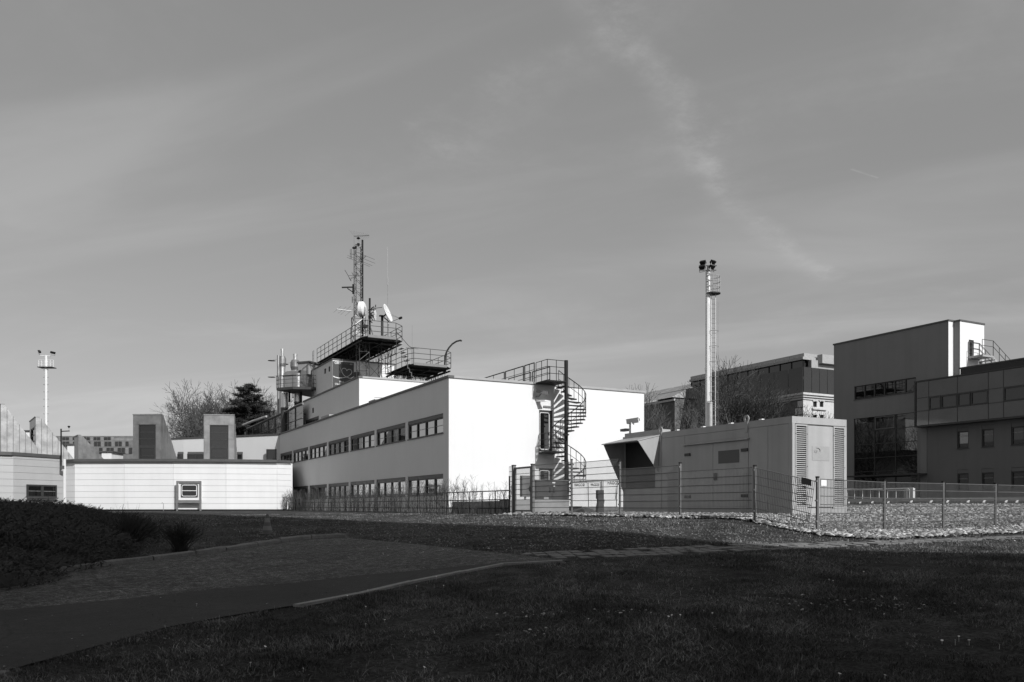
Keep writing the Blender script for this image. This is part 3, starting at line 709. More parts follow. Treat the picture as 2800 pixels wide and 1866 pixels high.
# framed bay with its small window on the annexe front
Fa = frame(AX[3], AX[4] - AX[3], (-ST, -CT))
def ua(px_): t = (px_ - 473.7) / (618 - 473.7); return (AX[4] - AX[3]).length * t
zz = lambda py_: atz(540, py_, 62.7).z
bay = thing('window_bay', 'white boxed window bay in a dark steel portal on the annexe front', 'bay window', tuple(Fa(ua(523), .3, 1.3)))
u0, u1 = ua(489), ua(556); nf = .50; mb = MB()
mb.fbox(Fa, u0, u0 + .10, nf - .1, nf, 1.2, zz(1316)); mb.fbox(Fa, u1 - .10, u1, nf - .1, nf, 1.2, zz(1316))
mb.fbox(Fa, u0 + .1, u1 - .1, nf - .1, nf, zz(1321), zz(1316)); mb.fbox(Fa, u0 + .1, u1 - .1, nf - .1, nf, zz(1376), zz(1368))
mb.build('portal', 'steel_grey', bay)
MB().fbox(Fa, u0 + .12, u1 - .12, .004, nf - .12, zz(1372), zz(1321)).build('box', 'cladding', bay)
w0, w1 = ua(501), ua(546)
mb = MB(); f_ = .09
for q in ((w0, w0 + f_, 1325, 1360), (w1 - f_, w1, 1325, 1360)): mb.fbox(Fa, q[0], q[1], nf - .118, nf - .06, zz(q[3]), zz(q[2]))
mb.fbox(Fa, w0 + f_, w1 - f_, nf - .118, nf - .06, zz(1360), zz(1360) + f_); mb.fbox(Fa, w0 + f_, w1 - f_, nf - .118, nf - .06, zz(1325) - f_, zz(1325)); w_ = mb.build('window', 'frame_dark', bay)
zm = (zz(1360) + zz(1325)) / 2
MB().fbox(Fa, w0 + f_, w1 - f_, nf - .117, nf - .09, zz(1360) + f_, zm - .02).build('pane', 'glass_dark', w_); MB().fbox(Fa, w0 + f_, w1 - f_, nf - .117, nf - .09, zm + .02, zz(1325) - f_).build('pane', 'glass_dark', w_)
mb = MB(); a0, a1, c0, c1, rr = w0 + .07, w1 - .07, zz(1360) + .07, zz(1325) - .07, .12; pts = []
for cx_, cz_, s0 in ((a1 - rr, c1 - rr, 0), (a0 + rr, c1 - rr, 90), (a0 + rr, c0 + rr, 180), (a1 - rr, c0 + rr, 270)):
    for q in range(5): an_ = math.radians(s0 + q * 22.5); pts.append(Fa(cx_ + rr * math.cos(an_), nf - .05, cz_ + rr * math.sin(an_)))
mb.path(pts + [pts[0]], .025, 6); mb.fbox(Fa, a0, a1, nf - .07, nf - .04, zm - .02, zm + .02); mb.build('gasket', 'white_paint', w_)
# standpipe by the annexe
p = G(447, 1398); mb = MB(); mb.tube(p, p + Vector((0, 0, .55)), .02); mb.path([p + Vector((0, 0, .55)), p + Vector((-.06, .02, .62)), p + Vector((-.12, .04, .56))], .02)
tag(mb.build('standpipe', 'galv'), 'thin water standpipe in front of the white annexe', 'pipe')

# ---- clad pavilion at the left edge, boards greyed for the grazing sun
LX = [atz(-260, 1, 51), atz(37.6, 1, 55.0), atz(174, 1, 58.6)]
ZL = atz(37.6, 1246, 55.0).z
lp = thing('clad_pavilion', 'clad pavilion, greyed for grazing sun, with a double window behind the juniper at the left', 'building', (LX[1].x, LX[1].y, 1.3))
clad_front(lp, LX, ZL, 1.2, .45, 'cladding_grazing_sun')
bk = [atz(158, 1, 84), atz(-400, 1, 84)]
loop_prism([p + Vector((ST, CT, 0)) * .3 for p in LX], bk, 1.0, ZL - .02).build('body', 'cladding', lp)
loop_prism([p + Vector((-ST, -CT, 0)) * .22 for p in LX], bk, ZL, ZL + .22).build('roof', 'coping', lp)
Fl = frame(LX[1], LX[2] - LX[1], (-ST, -CT)); Ll = (LX[2] - LX[1]).length
enl = Vector(((LX[2] - LX[1]).y, -(LX[2] - LX[1]).x, 0)).normalized()
if enl.dot(Vector((ST, CT, 0))) > 0: enl = -enl
Fl = frame(LX[1], LX[2] - LX[1], enl)
ul = lambda px_: Ll * (px_ - 37.6) / (174 - 37.6)
Fl2 = lambda u, n, z: Fl(u, n + .23, z)
window(lp, Fl2, ul(65), ul(136), atz(100, 1361, 56.7).z, atz(100, 1326, 56.7).z, cols=2, rows=(.5,), fr=.10, mull=.18, glass='glass_dark', sill=True)

# ---- rear wing with the white walls above the annexe roof
WX = [atz(405, 1, 85), atz(462, 1, 84), atz(502, 1, 83.2), atz(643, 1, 81), atz(766.5, 1, 78.7)]
ZW = ZR + .0
rw = thing('rear_wing', 'white upper wing behind the annexe roof with low dark windows', 'building', (WX[2].x, WX[2].y, ZA))
for a, b in zip(WX[:-1], WX[1:]):
    MB().prism([(a.x, a.y, ZA - 1), (b.x, b.y, ZA - 1), (b.x + ST * .4, b.y + CT * .4, ZA - 1), (a.x + ST * .4, a.y + CT * .4, ZA - 1)], (0, 0, ZW - ZA + 1)).build('wall', 'white_plaster', rw)
loop_prism([p + Vector((-ST, -CT, 0)) * .08 for p in WX], [atz(766.5, 1, 86), atz(405, 1, 92)], ZW, ZW + .14).build('roof', 'coping', rw)
def front_win(root, pa, pb, z, py0, py1, cols, gl='glass_dark', bx=0):
    a = atz(pa, 1, z); b = atz(pb, 1, z); Fr = frame(a, b - a, (-ST, -CT))
    return window(root, Fr, 0, (b - a).length, atz(pa, py1, z).z, atz(pa, py0, z).z, cols=cols, rows=(), recess=-.10, fr=.10, mull=.16, glass=gl, sill=False, box=bx)
front_win(rw, 486, 502, 83.0, 1236, 1258, 1, bx=.2); front_win(rw, 513, 560, 82.1, 1236, 1258, 2, bx=.2); front_win(rw, 646, 664, 80.3, 1236, 1258, 1, bx=.2); front_win(rw, 729, 757, 79.0, 1229, 1258, 1, bx=.0)

# ---- zinc roof lanterns (wedge shaped skylights), each a thing
def lantern(name, label, fa, fb, z_a, z_b, py_top, depth_vec, zbase, glaz=True, matn='zinc', slope_top=.12):
    """fa, fb: pixel x of the front face ends at depths z_a, z_b; wedge falls away along depth_vec"""
    A = atz(fa, 1, z_a); B = atz(fb, 1, z_b); zt = atz((fa + fb) / 2, py_top, (z_a + z_b) / 2).z; D = Vector(depth_vec)
    r = thing(name, label, 'roof lantern', ((A.x + B.x) / 2, (A.y + B.y) / 2, zbase), 'zinc roof lanterns')
    eu = (B - A); eu.z = 0; L = eu.length; eu.normalize(); en = -D.normalized(); Fr = frame(A, eu, en)
    fw = L * .19; gz0, gz1 = zbase + .05, zt - .19 * (zt - zbase)
    hole = [(fw, L - fw, gz0, gz1)] if glaz else []
    mb = wall(Fr, 0, L, zbase - .1, zt, hole, .15); mb.build('front', 'zinc_dark', r)
    if glaz:
        for k in range(6): MB().fbox(Fr, L * k / 6 + .012, L * (k + 1) / 6 - .012, .001, .014 + .004 * random.random(), gz1 + .012, zt - .01).build('front_panel', matn, r)
        for k in range(3):
            z0_, z1_ = zbase + (gz1 - zbase) * k / 3 + .012, zbase + (gz1 - zbase) * (k + 1) / 3 - .012
            for a_, b_ in ((.012, fw - .012), (L - fw + .012, L - .012)): MB().fbox(Fr, a_, b_, .001, .014 + .004 * random.random(), z0_, z1_).build('front_panel', matn, r)
    # side panels, standing seams between them, each panel a piece
    n = 8; Dl = D.length; d = D.normalized()
    flat = slope_top
    prof = lambda s: zt if s < flat else zt - (zt - zbase) * (s - flat) / (1 - flat)
    for P0, sg in ((A, -1), (B, 1)):
        for k in range(n):
            s0, s1 = k / n, (k + 1) / n; q0 = P0 + d * Dl * s0; q1 = P0 + d * Dl * s1
            o_ = eu * sg * random.uniform(0, .015)
            pts = [(q0.x, q0.y, zbase - .1), (q1.x, q1.y, zbase - .1), (q1.x, q1.y, max(prof(s1), zbase)), (q0.x, q0.y, prof(s0))]
            if s0 < flat < s1: pts.insert(3, (P0.x + d.x * Dl * flat, P0.y + d.y * Dl * flat, zt))
            MB().prism([Vector(p_) + o_ for p_ in pts], eu * sg * .02).build('side_panel', matn, r)
            if k:
                MB().tube((q0.x + eu.x * sg * .03, q0.y + eu.y * sg * .03, zbase - .1), (q0.x + eu.x * sg * .03, q0.y + eu.y * sg * .03, prof(s0)), .022, 4).build('seam', 'galv', r)
    m_ = MB(); f_ = flat
    e = [A, B, B + d * Dl * f_, A + d * Dl * f_]; m_.add([(p_.x, p_.y, zt) for p_ in e] + [(p_.x + d.x * Dl * (1 - f_), p_.y + d.y * Dl * (1 - f_), zbase) for p_ in (B + d * Dl * f_, A + d * Dl * f_)], [(0, 1, 2, 3), (3, 2, 4, 5)])
    m_.build('lantern_roof', matn, r)
    mc = MB(); mc.fbox(Fr, -.05, L + .05, -.25, .06, zt, zt + .08); mc.build('cap', 'galv', r)
    if glaz:
        hb = gz0 + (gz1 - gz0) * .47
        window(r, Fr, fw, L - fw, hb, gz1, cols=1, rows=(.333, .666), recess=.06, fr=.07, sill=False, glass='glass_dark' if matn == 'zinc_dark' else 'glass_soft', bar='frame_dark')
        window(r, Fr, fw, L - fw, gz0, hb - .003, cols=1, rows=(.5,), recess=.05, fr=.15, sill=False, glass='glass_dark' if matn == 'zinc_dark' else 'glass_soft', bar='frame_dark', name='casement')
    return r
rdir = lambda deg: Vector((math.sin(TH + math.radians(deg)), math.cos(TH + math.radians(deg)), 0))      # heading deg right of the view axis
lantern('roof_lantern', 'dark zinc roof lantern with tall window, left of the two facing the lawn', 364.5, 440, 72.4, 72.2, 1135, rdir(1) * 3.9, ZA + .15, matn='zinc_dark')
lantern('roof_lantern', 'pale zinc roof lantern with tall window in front of the bare trees', 558, 640, 73.6, 73.9, 1136, rdir(-14) * 4.2, ZA + .15)
lantern('roof_lantern', 'large zinc wedge lantern cut by the left edge of the picture', -16, 2, 69.5, 64.5, 1116, rdir(48) * 3.35, ZL + .1, glaz=False, slope_top=.06)
lantern('roof_lantern', 'narrow zinc wedge lantern with dark front, second from the left edge', 81.5, 98, 73, 69.0, 1148, rdir(48) * 3.3, ZL + .12, slope_top=.1)
lantern('roof_lantern', 'dark zinc wedge lantern in front of the distant glass building', 203, 214, 76.0, 74.0, 1194, rdir(40) * 2.9, ZA + .2, glaz=False, matn='zinc_dark')

# ---- glazed screen climbing to the upper roof
gs = thing('glazed_screen', 'sloping glazed screen rising beside the steel flues', 'glass wall', tuple(onX(760, 1186, XF + .5)))
XG = XF + 1.4
px_top = [(676, 1173.5), (692, 1167), (714, 1157), (734, 1148), (752, 1140), (770, 1132), (788, 1124), (808, 1112), (829, 1104)]
tops = [onX(a, b, XG) for a, b in px_top]; zb = ZR - .1
for a, b in zip(tops[:-1], tops[1:]):
    MB().prism([(XG, a.y, zb), (XG, b.y, zb), (XG, b.y, b.z - .12), (XG, a.y, a.z - .12)], (.02, 0, 0)).build('pane', 'glass_soft', gs)
    MB().tube((XG - .03, a.y, zb), (XG - .03, a.y, a.z), .045, 4).build('mullion', 'steel_grey', gs)
    MB().tube((XG - .02, a.y, a.z), (XG - .02, b.y, b.z), .13, 4).build('top_rail', 'steel_grey', gs)
zt_ = onX(770, 1165, XG).z; MB().tube((XG - .04, tops[-1].y, zt_), (XG - .04, tops[1].y, zt_), .03, 4).build('transom', 'galv', gs)
for k in range(7):
    yy = tops[0].y + .2 + k * 1.2; zt_k = tops[0].z - .05 - k * .18
    MB().box(XG - .02, XG + .05, yy, yy + .5, zb, zt_k).build('louvre_blade', 'steel_dark', gs)
pipe = [onX(*q, XG - .4) for q in ((648, 1181), (648, 1170), (692, 1152), (730, 1139), (766, 1127))]
o = MB().path(pipe[:4], .13, 8).build('drain_pipe', 'white_paint'); tag(o, 'white drain pipe running up along the glazed screen', 'pipe')
# ================================================================ rooftop plant, decks, antennas
V3 = lambda x, y, z: Vector((x, y, z))
# flues and the round-cornered metal plant casing on its gallery
ZPL = atz(800, 1072, 84).z                                  # gallery floor
def flue(name, label, px0, px1, z, py_top, py_col, zb, capn=True):
    a, b = atz(px0, 1, z), atz(px1, 1, z); c = (a + b) / 2; r = (b - a).length / 2; c.z = 0
    zt, zc = atz(px0, py_top, z).z, atz(px0, py_col, z).z
    t = thing(name, label, 'chimney', (c.x, c.y, zb), 'steel flues')
    MB().lathe(c, [(r, zb), (r, zc - 1.15)], 20).build('shaft', 'steel_bright', t, smooth=False)
    for k in range(4): zz_ = zb + (zc - 1.15 - zb) * (k + 1) / 4; MB().lathe(c, [(r * 1.05, zz_ - .05), (r * 1.05, zz_ + .05)], 20).build('clamp_band', 'steel_bright', t)
    MB().lathe(c, [(r * 1.0, zc - 1.15), (r * 1.28, zc - .75), (r * 1.28, zc - .25), (r * .9, zc)], 20).build('cowl', 'zinc_dark', t)
    MB().lathe(c, [(r * .55, zc), (r * .55, zt - .1), (r * .62, zt - .1), (r * .62, zt)], 16).build('tip', 'steel_bright', t)
    m = MB()
    for k, hz in enumerate((.5, 2.2)):
        m.tube((c.x, c.y, zc + .3 - hz), (c.x - CT * 1.2, c.y + ST * 1.2, zc + .1 - hz), .012, 4)
        m.lathe((c.x - CT * 1.1, c.y + ST * 1.1, zc + .05 - hz), [(.4, 0), (.4, .012), (.385, .012), (.385, 0)], 14)
    m.build('stay', 'galv', t)
    return t
flue('steel_flue', 'tall bright steel flue standing highest at the left of the plant casing', 764, 780, 86.5, 955, 975, ZR + .3)
flue('steel_flue', 'shorter steel flue rising behind the plant casing', 797, 817, 88.5, 969, 985, ZPL)
o = MB().lathe(Vector((*atz(761, 1, 86).xy, 0)), [(.13, ZR + .3), (.13, atz(761, 972, 86).z)], 14).build('slim_flue', 'zinc_dark'); tag(o, 'slim grey flue pipe left of the tall steel flue', 'chimney')
e2 = rdir(23.4); e1 = Vector((-e2.y, e2.x, 0))                # casing axes: e2 away, e1 to the left
C0 = atz(817, 1, 81.0); C0.z = 0                              # near corner
Fc = frame(C0, e1, -e2)
pc = thing('plant_casing', 'round-cornered metal ventilation casing on a railed gallery', 'ventilation plant', (C0.x, C0.y, ZPL))
zc0, zc1 = ZPL + .05, atz(800, 1012, 82).z
def rprof(z0, z1, L, r):                                      # front profile with rounded top: (n offset, z)
    pts = [(0, z0), (0, z1 - r)]
    for k in range(1, 7): a = math.pi / 2 * k / 6; pts.append((-r + r * math.cos(a), z1 - r + r * math.sin(a)))
    return pts
Wd, Dp, rr = 1.62, 6.2, 0.95
pr = rprof(zc0, zc1, Wd, rr)
mb = MB(); n = len(pr); us_ = (.35, Wd * 1.15)
for (u0_, u1_) in ((.30, 1.95),):
    for (na, za), (nb, zb_) in zip(pr[:-1], pr[1:]): mb.quad(Fc(u0_, na, za), Fc(u1_, na, za), Fc(u1_, nb, zb_), Fc(u0_, nb, zb_))
    mb.quad(Fc(u0_, -rr, zc1), Fc(u1_, -rr, zc1), Fc(u1_, -Dp, zc1), Fc(u0_, -Dp, zc1))
    mb.quad(Fc(1.95, 0, zc0), Fc(1.95, -Dp, zc0), Fc(1.95, -Dp, zc1), Fc(1.95, -rr, zc1), Fc(1.95, 0, zc1 - rr))
mb.build('casing_front', 'steel_bright', pc)
mb = MB(); mb.quad(Fc(0, -.3, zc0), Fc(0, -Dp, zc0), Fc(0, -Dp, zc1 - .1), Fc(0, -.3, zc1 - .1)); mb.quad(Fc(0, -.3, zc1 - .1), Fc(0, -Dp, zc1 - .1), Fc(.3, -Dp, zc1), Fc(.3, -.3, zc1)); mb.build('casing_shade_side', 'zinc_dark', pc)  # side in darker metal, its shade put into the colour
mb = MB(); q = [(.3 - .3 * math.sin(a), -.3 + .3 * math.cos(a)) for a in np.linspace(0, math.pi / 2, 7)]
for (ua_, na_), (ub_, nb_) in zip(q[:-1], q[1:]): mb.quad(Fc(ua_, na_, zc0), Fc(ub_, nb_, zc0), Fc(ub_, nb_, zc1 - rr * .5), Fc(ua_, na_, zc1 - rr * .5))
for (ua_, na_), (ub_, nb_) in zip(q[:-1], q[1:]): mb.add([Fc(ua_, na_, zc1 - rr * .5), Fc(ub_, nb_, zc1 - rr * .5), Fc(.3, -rr, zc1)], [(0, 1, 2)])
mb.build('casing_corner', 'steel_bright', pc, smooth=True)
zs_ = atz(800, 1030, 82).z; MB().fbox(Fc, -.02, 1.97, -.3, .03, zs_ - .03, zs_ + .03).build('seam_band', 'steel_dark', pc)
# roof box behind the casing
MB().fbox(Fc, -.3, 1.0, -9.5, -1.2, zc1 - .4, atz(812, 1001, 84).z).build('rear_box', 'coping_light', pc); MB().fbox(Fc, -.45, 1.1, -9.7, -1.1, atz(812, 1001, 84).z, atz(812, 997, 84).z).build('rear_cap', 'coping', pc)
# gallery floor, railing
gp = [Fc(2.3, .15, 0), Fc(2.15, .65, 0), Fc(.2, .65, 0), Fc(-1.5, -.3, 0), Fc(-2.0, -3.3, 0), Fc(-1.0, -5, 0), Fc(2.3, -5, 0)]
MB().prism([(p.x, p.y, ZPL - .22) for p in gp], (0, 0, .24)).build('gallery_floor', 'steel_dark', pc)
g = guard([(p.x, p.y, ZPL) for p in gp[:5]], 1.15, (1, .66, .33), .022, .026, 1.0); g.build('gallery_railing', 'steel_dark', pc)
mb = MB()
for k in range(4): a = Fc(1.9 - k * 1.1, -1.0 - .4 * k, 0); mb.box(a.x - .08, a.x + .08, a.y - .08, a.y + .08, ZPL - 1.2, ZPL - .22)
mb.build('bracket', 'steel_black', pc)
for (a_, b_, zz_, pyb) in ((768, 788, 83.0, 1116), (804, 826, 83.4, 1101)):
    A_, B_2 = atz(a_, 1, zz_), atz(b_, 1, zz_); c_ = (A_ + B_2) / 2; c_.z = 0; r_ = (B_2 - A_).length / 2; zt_ = ZPL - .25; zm_ = atz(a_, pyb, zz_).z
    MB().lathe(c_, [(r_, zm_), (r_, zt_)], 20).build('duct', 'steel_bright', pc); MB().lathe(c_, [(r_ * 1.04, zm_ - .06), (r_ * 1.04, zm_ + .05)], 20).build('duct_band', 'galv', pc)
    MB().lathe(c_, [(r_ * .93, ZR - .3), (r_ * .93, zm_ - .06)], 20).build('duct_foot', 'steel_dark', pc)
# caged ladder from the gallery to the antenna deck
A_ = onX(858, 1066, X3 - .25); zt_ = atz(858, 955, 80).z
ld = thing('roof_ladder', 'narrow steel ladder climbing from the plant gallery to the antenna deck', 'ladder', tuple(A_))
mb = MB()
for dy in (0, .42): mb.tube((A_.x, A_.y + dy, A_.z - .8), (A_.x, A_.y + dy, zt_), .022, 5)
mb.build('stile', 'steel_dark', ld); mb = MB()
for k in range(int((zt_ - A_.z) / .3)): mb.tube((A_.x, A_.y, A_.z + .3 * k), (A_.x, A_.y + .42, A_.z + .3 * k), .014, 4)
mb.build('rung', 'steel_dark', ld)

# ---- upper antenna deck
D1 = dict(x0=22.5, x1=26.3, y0=69.3, y1=84.4, z=14.8 + EYE)
def truss(mb, a, b, h, n, r=.03):
    a = Vector(a); b = Vector(b); dn = Vector((0, 0, -h)); mb.tube(a, b, r, 4); mb.tube(a + dn, b + dn, r, 4)
    for k in range(n):
        p = a.lerp(b, k / n); q = a.lerp(b, (k + .5) / n); s = a.lerp(b, (k + 1) / n); mb.tube(p, q + dn, r * .7, 4); mb.tube(q + dn, s, r * .7, 4)
def column(mb, c, w, z0, z1, r=.035):
    cs = [Vector((c[0] + sx_ * w / 2, c[1] + sy_ * w / 2, 0)) for sx_, sy_ in ((-1, -1), (1, -1), (1, 1), (-1, 1))]
    for p in cs: mb.tube((p.x, p.y, z0), (p.x, p.y, z1), r, 4)
    n = max(2, round((z1 - z0) / (w * .9)))
    for k in range(n):
        za, zb_ = z0 + (z1 - z0) * k / n, z0 + (z1 - z0) * (k + 1) / n
        for i in range(4):
            p, q = cs[i], cs[(i + 1) % 4]
            if k % 2: p, q = q, p
            mb.tube((p.x, p.y, za), (q.x, q.y, zb_), r * .55, 3); mb.tube((p.x, p.y, zb_), (q.x, q.y, zb_), r * .45, 3)
def deck(D, name, label, cols, ch):
    x0, x1, y0, y1, z = D['x0'], D['x1'], D['y0'], D['y1'], D['z']
    t = thing(name, label, 'platform', ((x0 + x1) / 2, y0 + 3, z))
    poly = [(x0, y0 + ch, z - .14), (x0 + ch * .4, y0, z - .14), (x1 - ch, y0, z - .14), (x1, y0 + ch, z - .14), (x1, y1, z - .14), (x0, y1, z - .14)]
    # floor of grating planks across the deck
    n = int((y1 - y0 - ch) / 1.5)
    MB().prism(poly, (0, 0, .05)).build('floor', 'steel_black', t)
    for k in range(n):
        yy = y0 + ch + (y1 - y0 - ch) * (k + .5) / n; MB().box(x0 + .05, x1 - .05, yy - .06, yy + .06, z - .30, z - .142).build('cross_beam', 'steel_black', t)
    for xx in (x0 + .03, (x0 + x1) / 2, x1 - .15): MB().box(xx, xx + .12, y0 + ch, y1, z - .42, z - .303).build('long_beam', 'steel_black', t)
    MB().box(x0 + ch * .4, x1 - ch, y0 - .04, y0 + .06, z - .2, z + .02).build('edge_beam', 'steel_grey', t)
    for xx in (x0 + .5, x1 - .5): m = MB(); truss(m, (xx, y0 + ch, z - .42), (xx, y1 - .5, z - .42), .75, int((y1 - y0) / .9)); m.build('truss', 'steel_dark', t)
    g = guard([(x0, y1, z - .09), (x0, y0 + ch, z - .09), (x0 + ch * .4, y0, z - .09), (x1 - ch, y0, z - .09), (x1, y0 + ch, z - .09), (x1, y1, z - .09)], 1.35, (1, .66, .33), .026, .03, 1.45); g.build('railing', 'steel_dark', t)
    for c in cols:
        m = MB(); column(m, c, .9, Z2 - .1, z - .42); m.build('lattice_column', 'steel_dark', t)
    return t
deck(D1, 'antenna_deck', 'long steel deck on lattice columns carrying the antenna mast above the banner', [(onY(989, 1, 70.6).x + .3, 71.2), (onY(1056, 1, 71.2).x, 71.6)], .9)
D2 = dict(x0=25.6, x1=29.6, y0=66.3, y1=72.6, z=onY(1175, 995.5, 66.3).z)
deck(D2, 'lower_deck', 'lower railed steel deck to the right of the antenna deck', [(28.6, 69.6), (26.4, 70.8)], .7)
# cross bracing between the columns
m = MB(); a, b = onY(1009, 1000, 72), onY(1040, 1033, 72); c, d = onY(1040, 998, 72), onY(1009, 1033, 72); m.tube(a, b, .02, 4); m.tube(c, d, .02, 4)
o = m.build('cross_brace', 'steel_dark'); tag(o, 'crossed thin steel brace between the two lattice columns', 'brace')
# stair between the two decks and the spiral stair under it
st = thing('deck_stair', 'short steel stair with stepped side joining the two roof decks', 'stairs', (25.9, 67.8, D2['z']))
for k in range(7):
    xx = D2['x0'] + .3 - .28 * k * .6; zz_ = D2['z'] + .33 * k * 1.0
    MB().box(xx - .12, xx + .12, 67.0, 67.9, zz_ - .04, zz_).build('step', 'galv', st)
m = MB(); pts = []
for k in range(6): pts += [V3(D2['x0'] + .5 - .17 * k, 66.95, D2['z'] - 1.4 + .33 * k), V3(D2['x0'] + .5 - .17 * k, 66.95, D2['z'] - 1.07 + .33 * k)]
m.path(pts[::-1], .03, 4); m.build('stringer', 'galv', st)
m = MB(); m.path([V3(D2['x0'] + .5, 67, D2['z'] + 1.3), V3(D2['x0'] + .1, 67, D2['z'] + 1.5), V3(D2['x0'] - 1.0, 67, D2['z'] + 2.6), V3(D2['x0'] - 1.0, 67, D2['z'] + .6)], .025, 5); m.build('handrail', 'steel_dark', st)
sp = thing('small_spiral_stair', 'small dark spiral stair beside the third storey wall', 'stairs', (X3r + .95, 73.4, Z2))
cx_, cy_ = X3r + .95, 73.4; m = MB(); m.tube((cx_, cy_, Z2 - .1), (cx_, cy_, D1['z'] - 2), .09, 8); m.build('column', 'steel_dark', sp)
for k in range(11):
    an_ = math.radians(190 + 26 * k); zz_ = Z2 + .2 + .26 * k
    m = MB(); p = [Vector((cx_, cy_, zz_))] + [Vector((cx_ + .85 * math.cos(an_ + q), cy_ + .85 * math.sin(an_ + q), zz_)) for q in (0, .45)]; m.prism(p, (0, 0, .05)); m.build('tread', 'steel_dark', sp)
# plant frames under the lower deck
m = MB(); yy = 69.0
for py_ in (1030, 1033): a, b = onY(1098, py_, yy), onY(1160, py_ + 4, yy); m.tube(a, b, .03, 4)
for px_ in (1104, 1115, 1125, 1136, 1150): a = onY(px_, 1028, yy); m.tube(a, (a.x, a.y, Z2 - .2), .03, 4)
a, b = onY(1095, 1017, yy), onY(1200, 1027, yy); m.tube(a, b, .05, 4); a, b = onY(1150, 1016, yy), onY(1130, 1034, yy); m.tube(a, b, .03, 4); m.tube(onY(1132, 1017, yy), onY(1148, 1035, yy), .03, 4)
o = m.build('pipe_rack', 'steel_black'); tag(o, 'dark pipe rack on the roof below the lower deck', 'pipe rack')
# arched lamp on the lower deck
yy = 67.2; m = MB(); pts = [onY(*q, yy) for q in ((1216, 1000), (1217, 985), (1218, 972), (1222, 961), (1228, 951), (1237, 941), (1248, 934), (1260, 931), (1262, 934))]
m.path(pts, .075, 8); o = m.build('arched_lamp', 'steel_black'); tag(o, 'black curved gooseneck lamp post on the lower deck', 'lamp')
# cross dipole antenna
yy = 68.0; m = MB(); a = onY(1127, 952, yy); m.tube(onY(1127, 1000, yy), a, .035, 5); m.tube(onY(1127, 890, yy), a, .008, 4)
m.tube(onY(1110, 951, yy), onY(1144, 954.5, yy), .022, 4); m.tube(onY(1120, 956, yy), onY(1135, 949.5, yy), .022, 4); m.lathe(a, [(.06, -.08), (.09, 0), (.05, .08)], 8)
o = m.build('cross_antenna', 'steel_grey'); tag(o, 'thin cross-shaped dipole antenna above the lower deck', 'antenna')

# ---- lattice mast with antennas
M = onY(980, 915, 73.2); MX, MY = M.x, 73.2; zd = D1['z'] - .09
mt = thing('lattice_mast', 'tall slender lattice antenna mast on the antenna deck', 'antenna mast', (MX, MY, zd))
zM = lambda py_: atz(980, py_, camxz(MX, MY)[1]).z
m = MB(); column(m, (MX, MY), .95, zd, zM(868), .055); m.build('lattice_foot', 'galv', mt)
m = MB(); column(m, (MX, MY), .62, zM(868), zM(672), .032); m.build('lattice_shaft', 'steel_dark', mt)
m = MB(); m.tube((MX + .38, MY, zd), (MX + .38, MY, zM(655)), .085, 8); m.build('main_pole', 'steel_black', mt)
m = MB(); m.tube((MX - .38, MY, zM(868)), (MX - .38, MY, zM(646)), .03, 5); m.build('side_pole', 'steel_grey', mt)
pm = lambda px_, py_, dy=0: onY(px_, py_, MY + dy)
def yagi(p, q, elems, er, br, label_, tilt, matn='steel_dark'):
    """boom from p to q with cross rods"""
    b = MB(); b.tube(p, q, br, 6); o = b.build('yagi_boom', matn, mt); d = (q - p)
    e = MB()
    for f, L, v in elems: c_ = p + d * f; v = Vector(v).normalized() * L / 2; e.tube(c_ - v, c_ + v, er, 4)
    e.build('yagi_rods', matn, mt); return o
yagi(pm(968, 646), pm(1009, 644), [(f, 1.5 - 1.1 * f, (.5, -.4, -.75)) for f in np.linspace(.02, .98, 9)], .006, .05, '', 0)
yagi(pm(971, 724), pm(1001, 700), [(.45, 2.4, (1, 0, -.27)), (.7, 2.4, (1, 0, -.25)), (.98, 1.7, (1, 0, -.25)), (.3, 2.2, (1, 0, -.25))], .013, .05, '', 0)
yagi(pm(957, 764), pm(980, 748), [(0, 0.3, (.5, 0, -.8)), (.9, 0.4, (.5, 0, -.8))], .03, .05, '', 0)
yagi(pm(951, 754), pm(990, 754), [(.02, 1.1, (.55, 0, -.85)), (.97, .7, (.5, 0, -.85)), (.4, .6, (.5, 0, -.85))], .022, .03, '', 0)
yagi(pm(957, 695), pm(973, 695), [(.05, .9, (0, 0, 1)), (.28, .9, (0, 0, 1))], .018, .028, '', 0)
yagi(pm(963, 820), pm(973, 820), [(.03, .55, (0, 0, 1))], .035, .03, '', 0)
yagi(pm(921, 846), pm(962, 851.5), [(.03, .9, (.6, 0, .55)), (.36, 1.0, (.6, 0, .55)), (.58, 1.25, (.6, 0, .55)), (.92, 1.4, (.6, 0, .55))], .022, .05, '', 0, 'galv')
m = MB(); a, b = pm(935, 786.5), pm(966, 785.5); m.tube(a, b, .075, 6); m.build('panel_arm', 'steel_black', mt)
m = MB(); m.tube(pm(950, 789), pm(966, 800), .045, 5); m.tube(pm(966, 778), pm(966, 804), .10, 6); m.build('panel_bracket', 'steel_black', mt)
m = MB(); a = pm(980, 652); m.lathe(a, [(.05, -.1), (.18, 0), (.05, .1)], 10); m.lathe(pm(980, 669), [(.12, -.1), (.12, .1)], 8); m.lathe(pm(968, 678.5), [(.16, -.05), (.16, .05)], 8); m.lathe(pm(973, 677), [(.1, -.1), (.1, .1)], 8); m.build('mast_fitting', 'steel_black', mt)
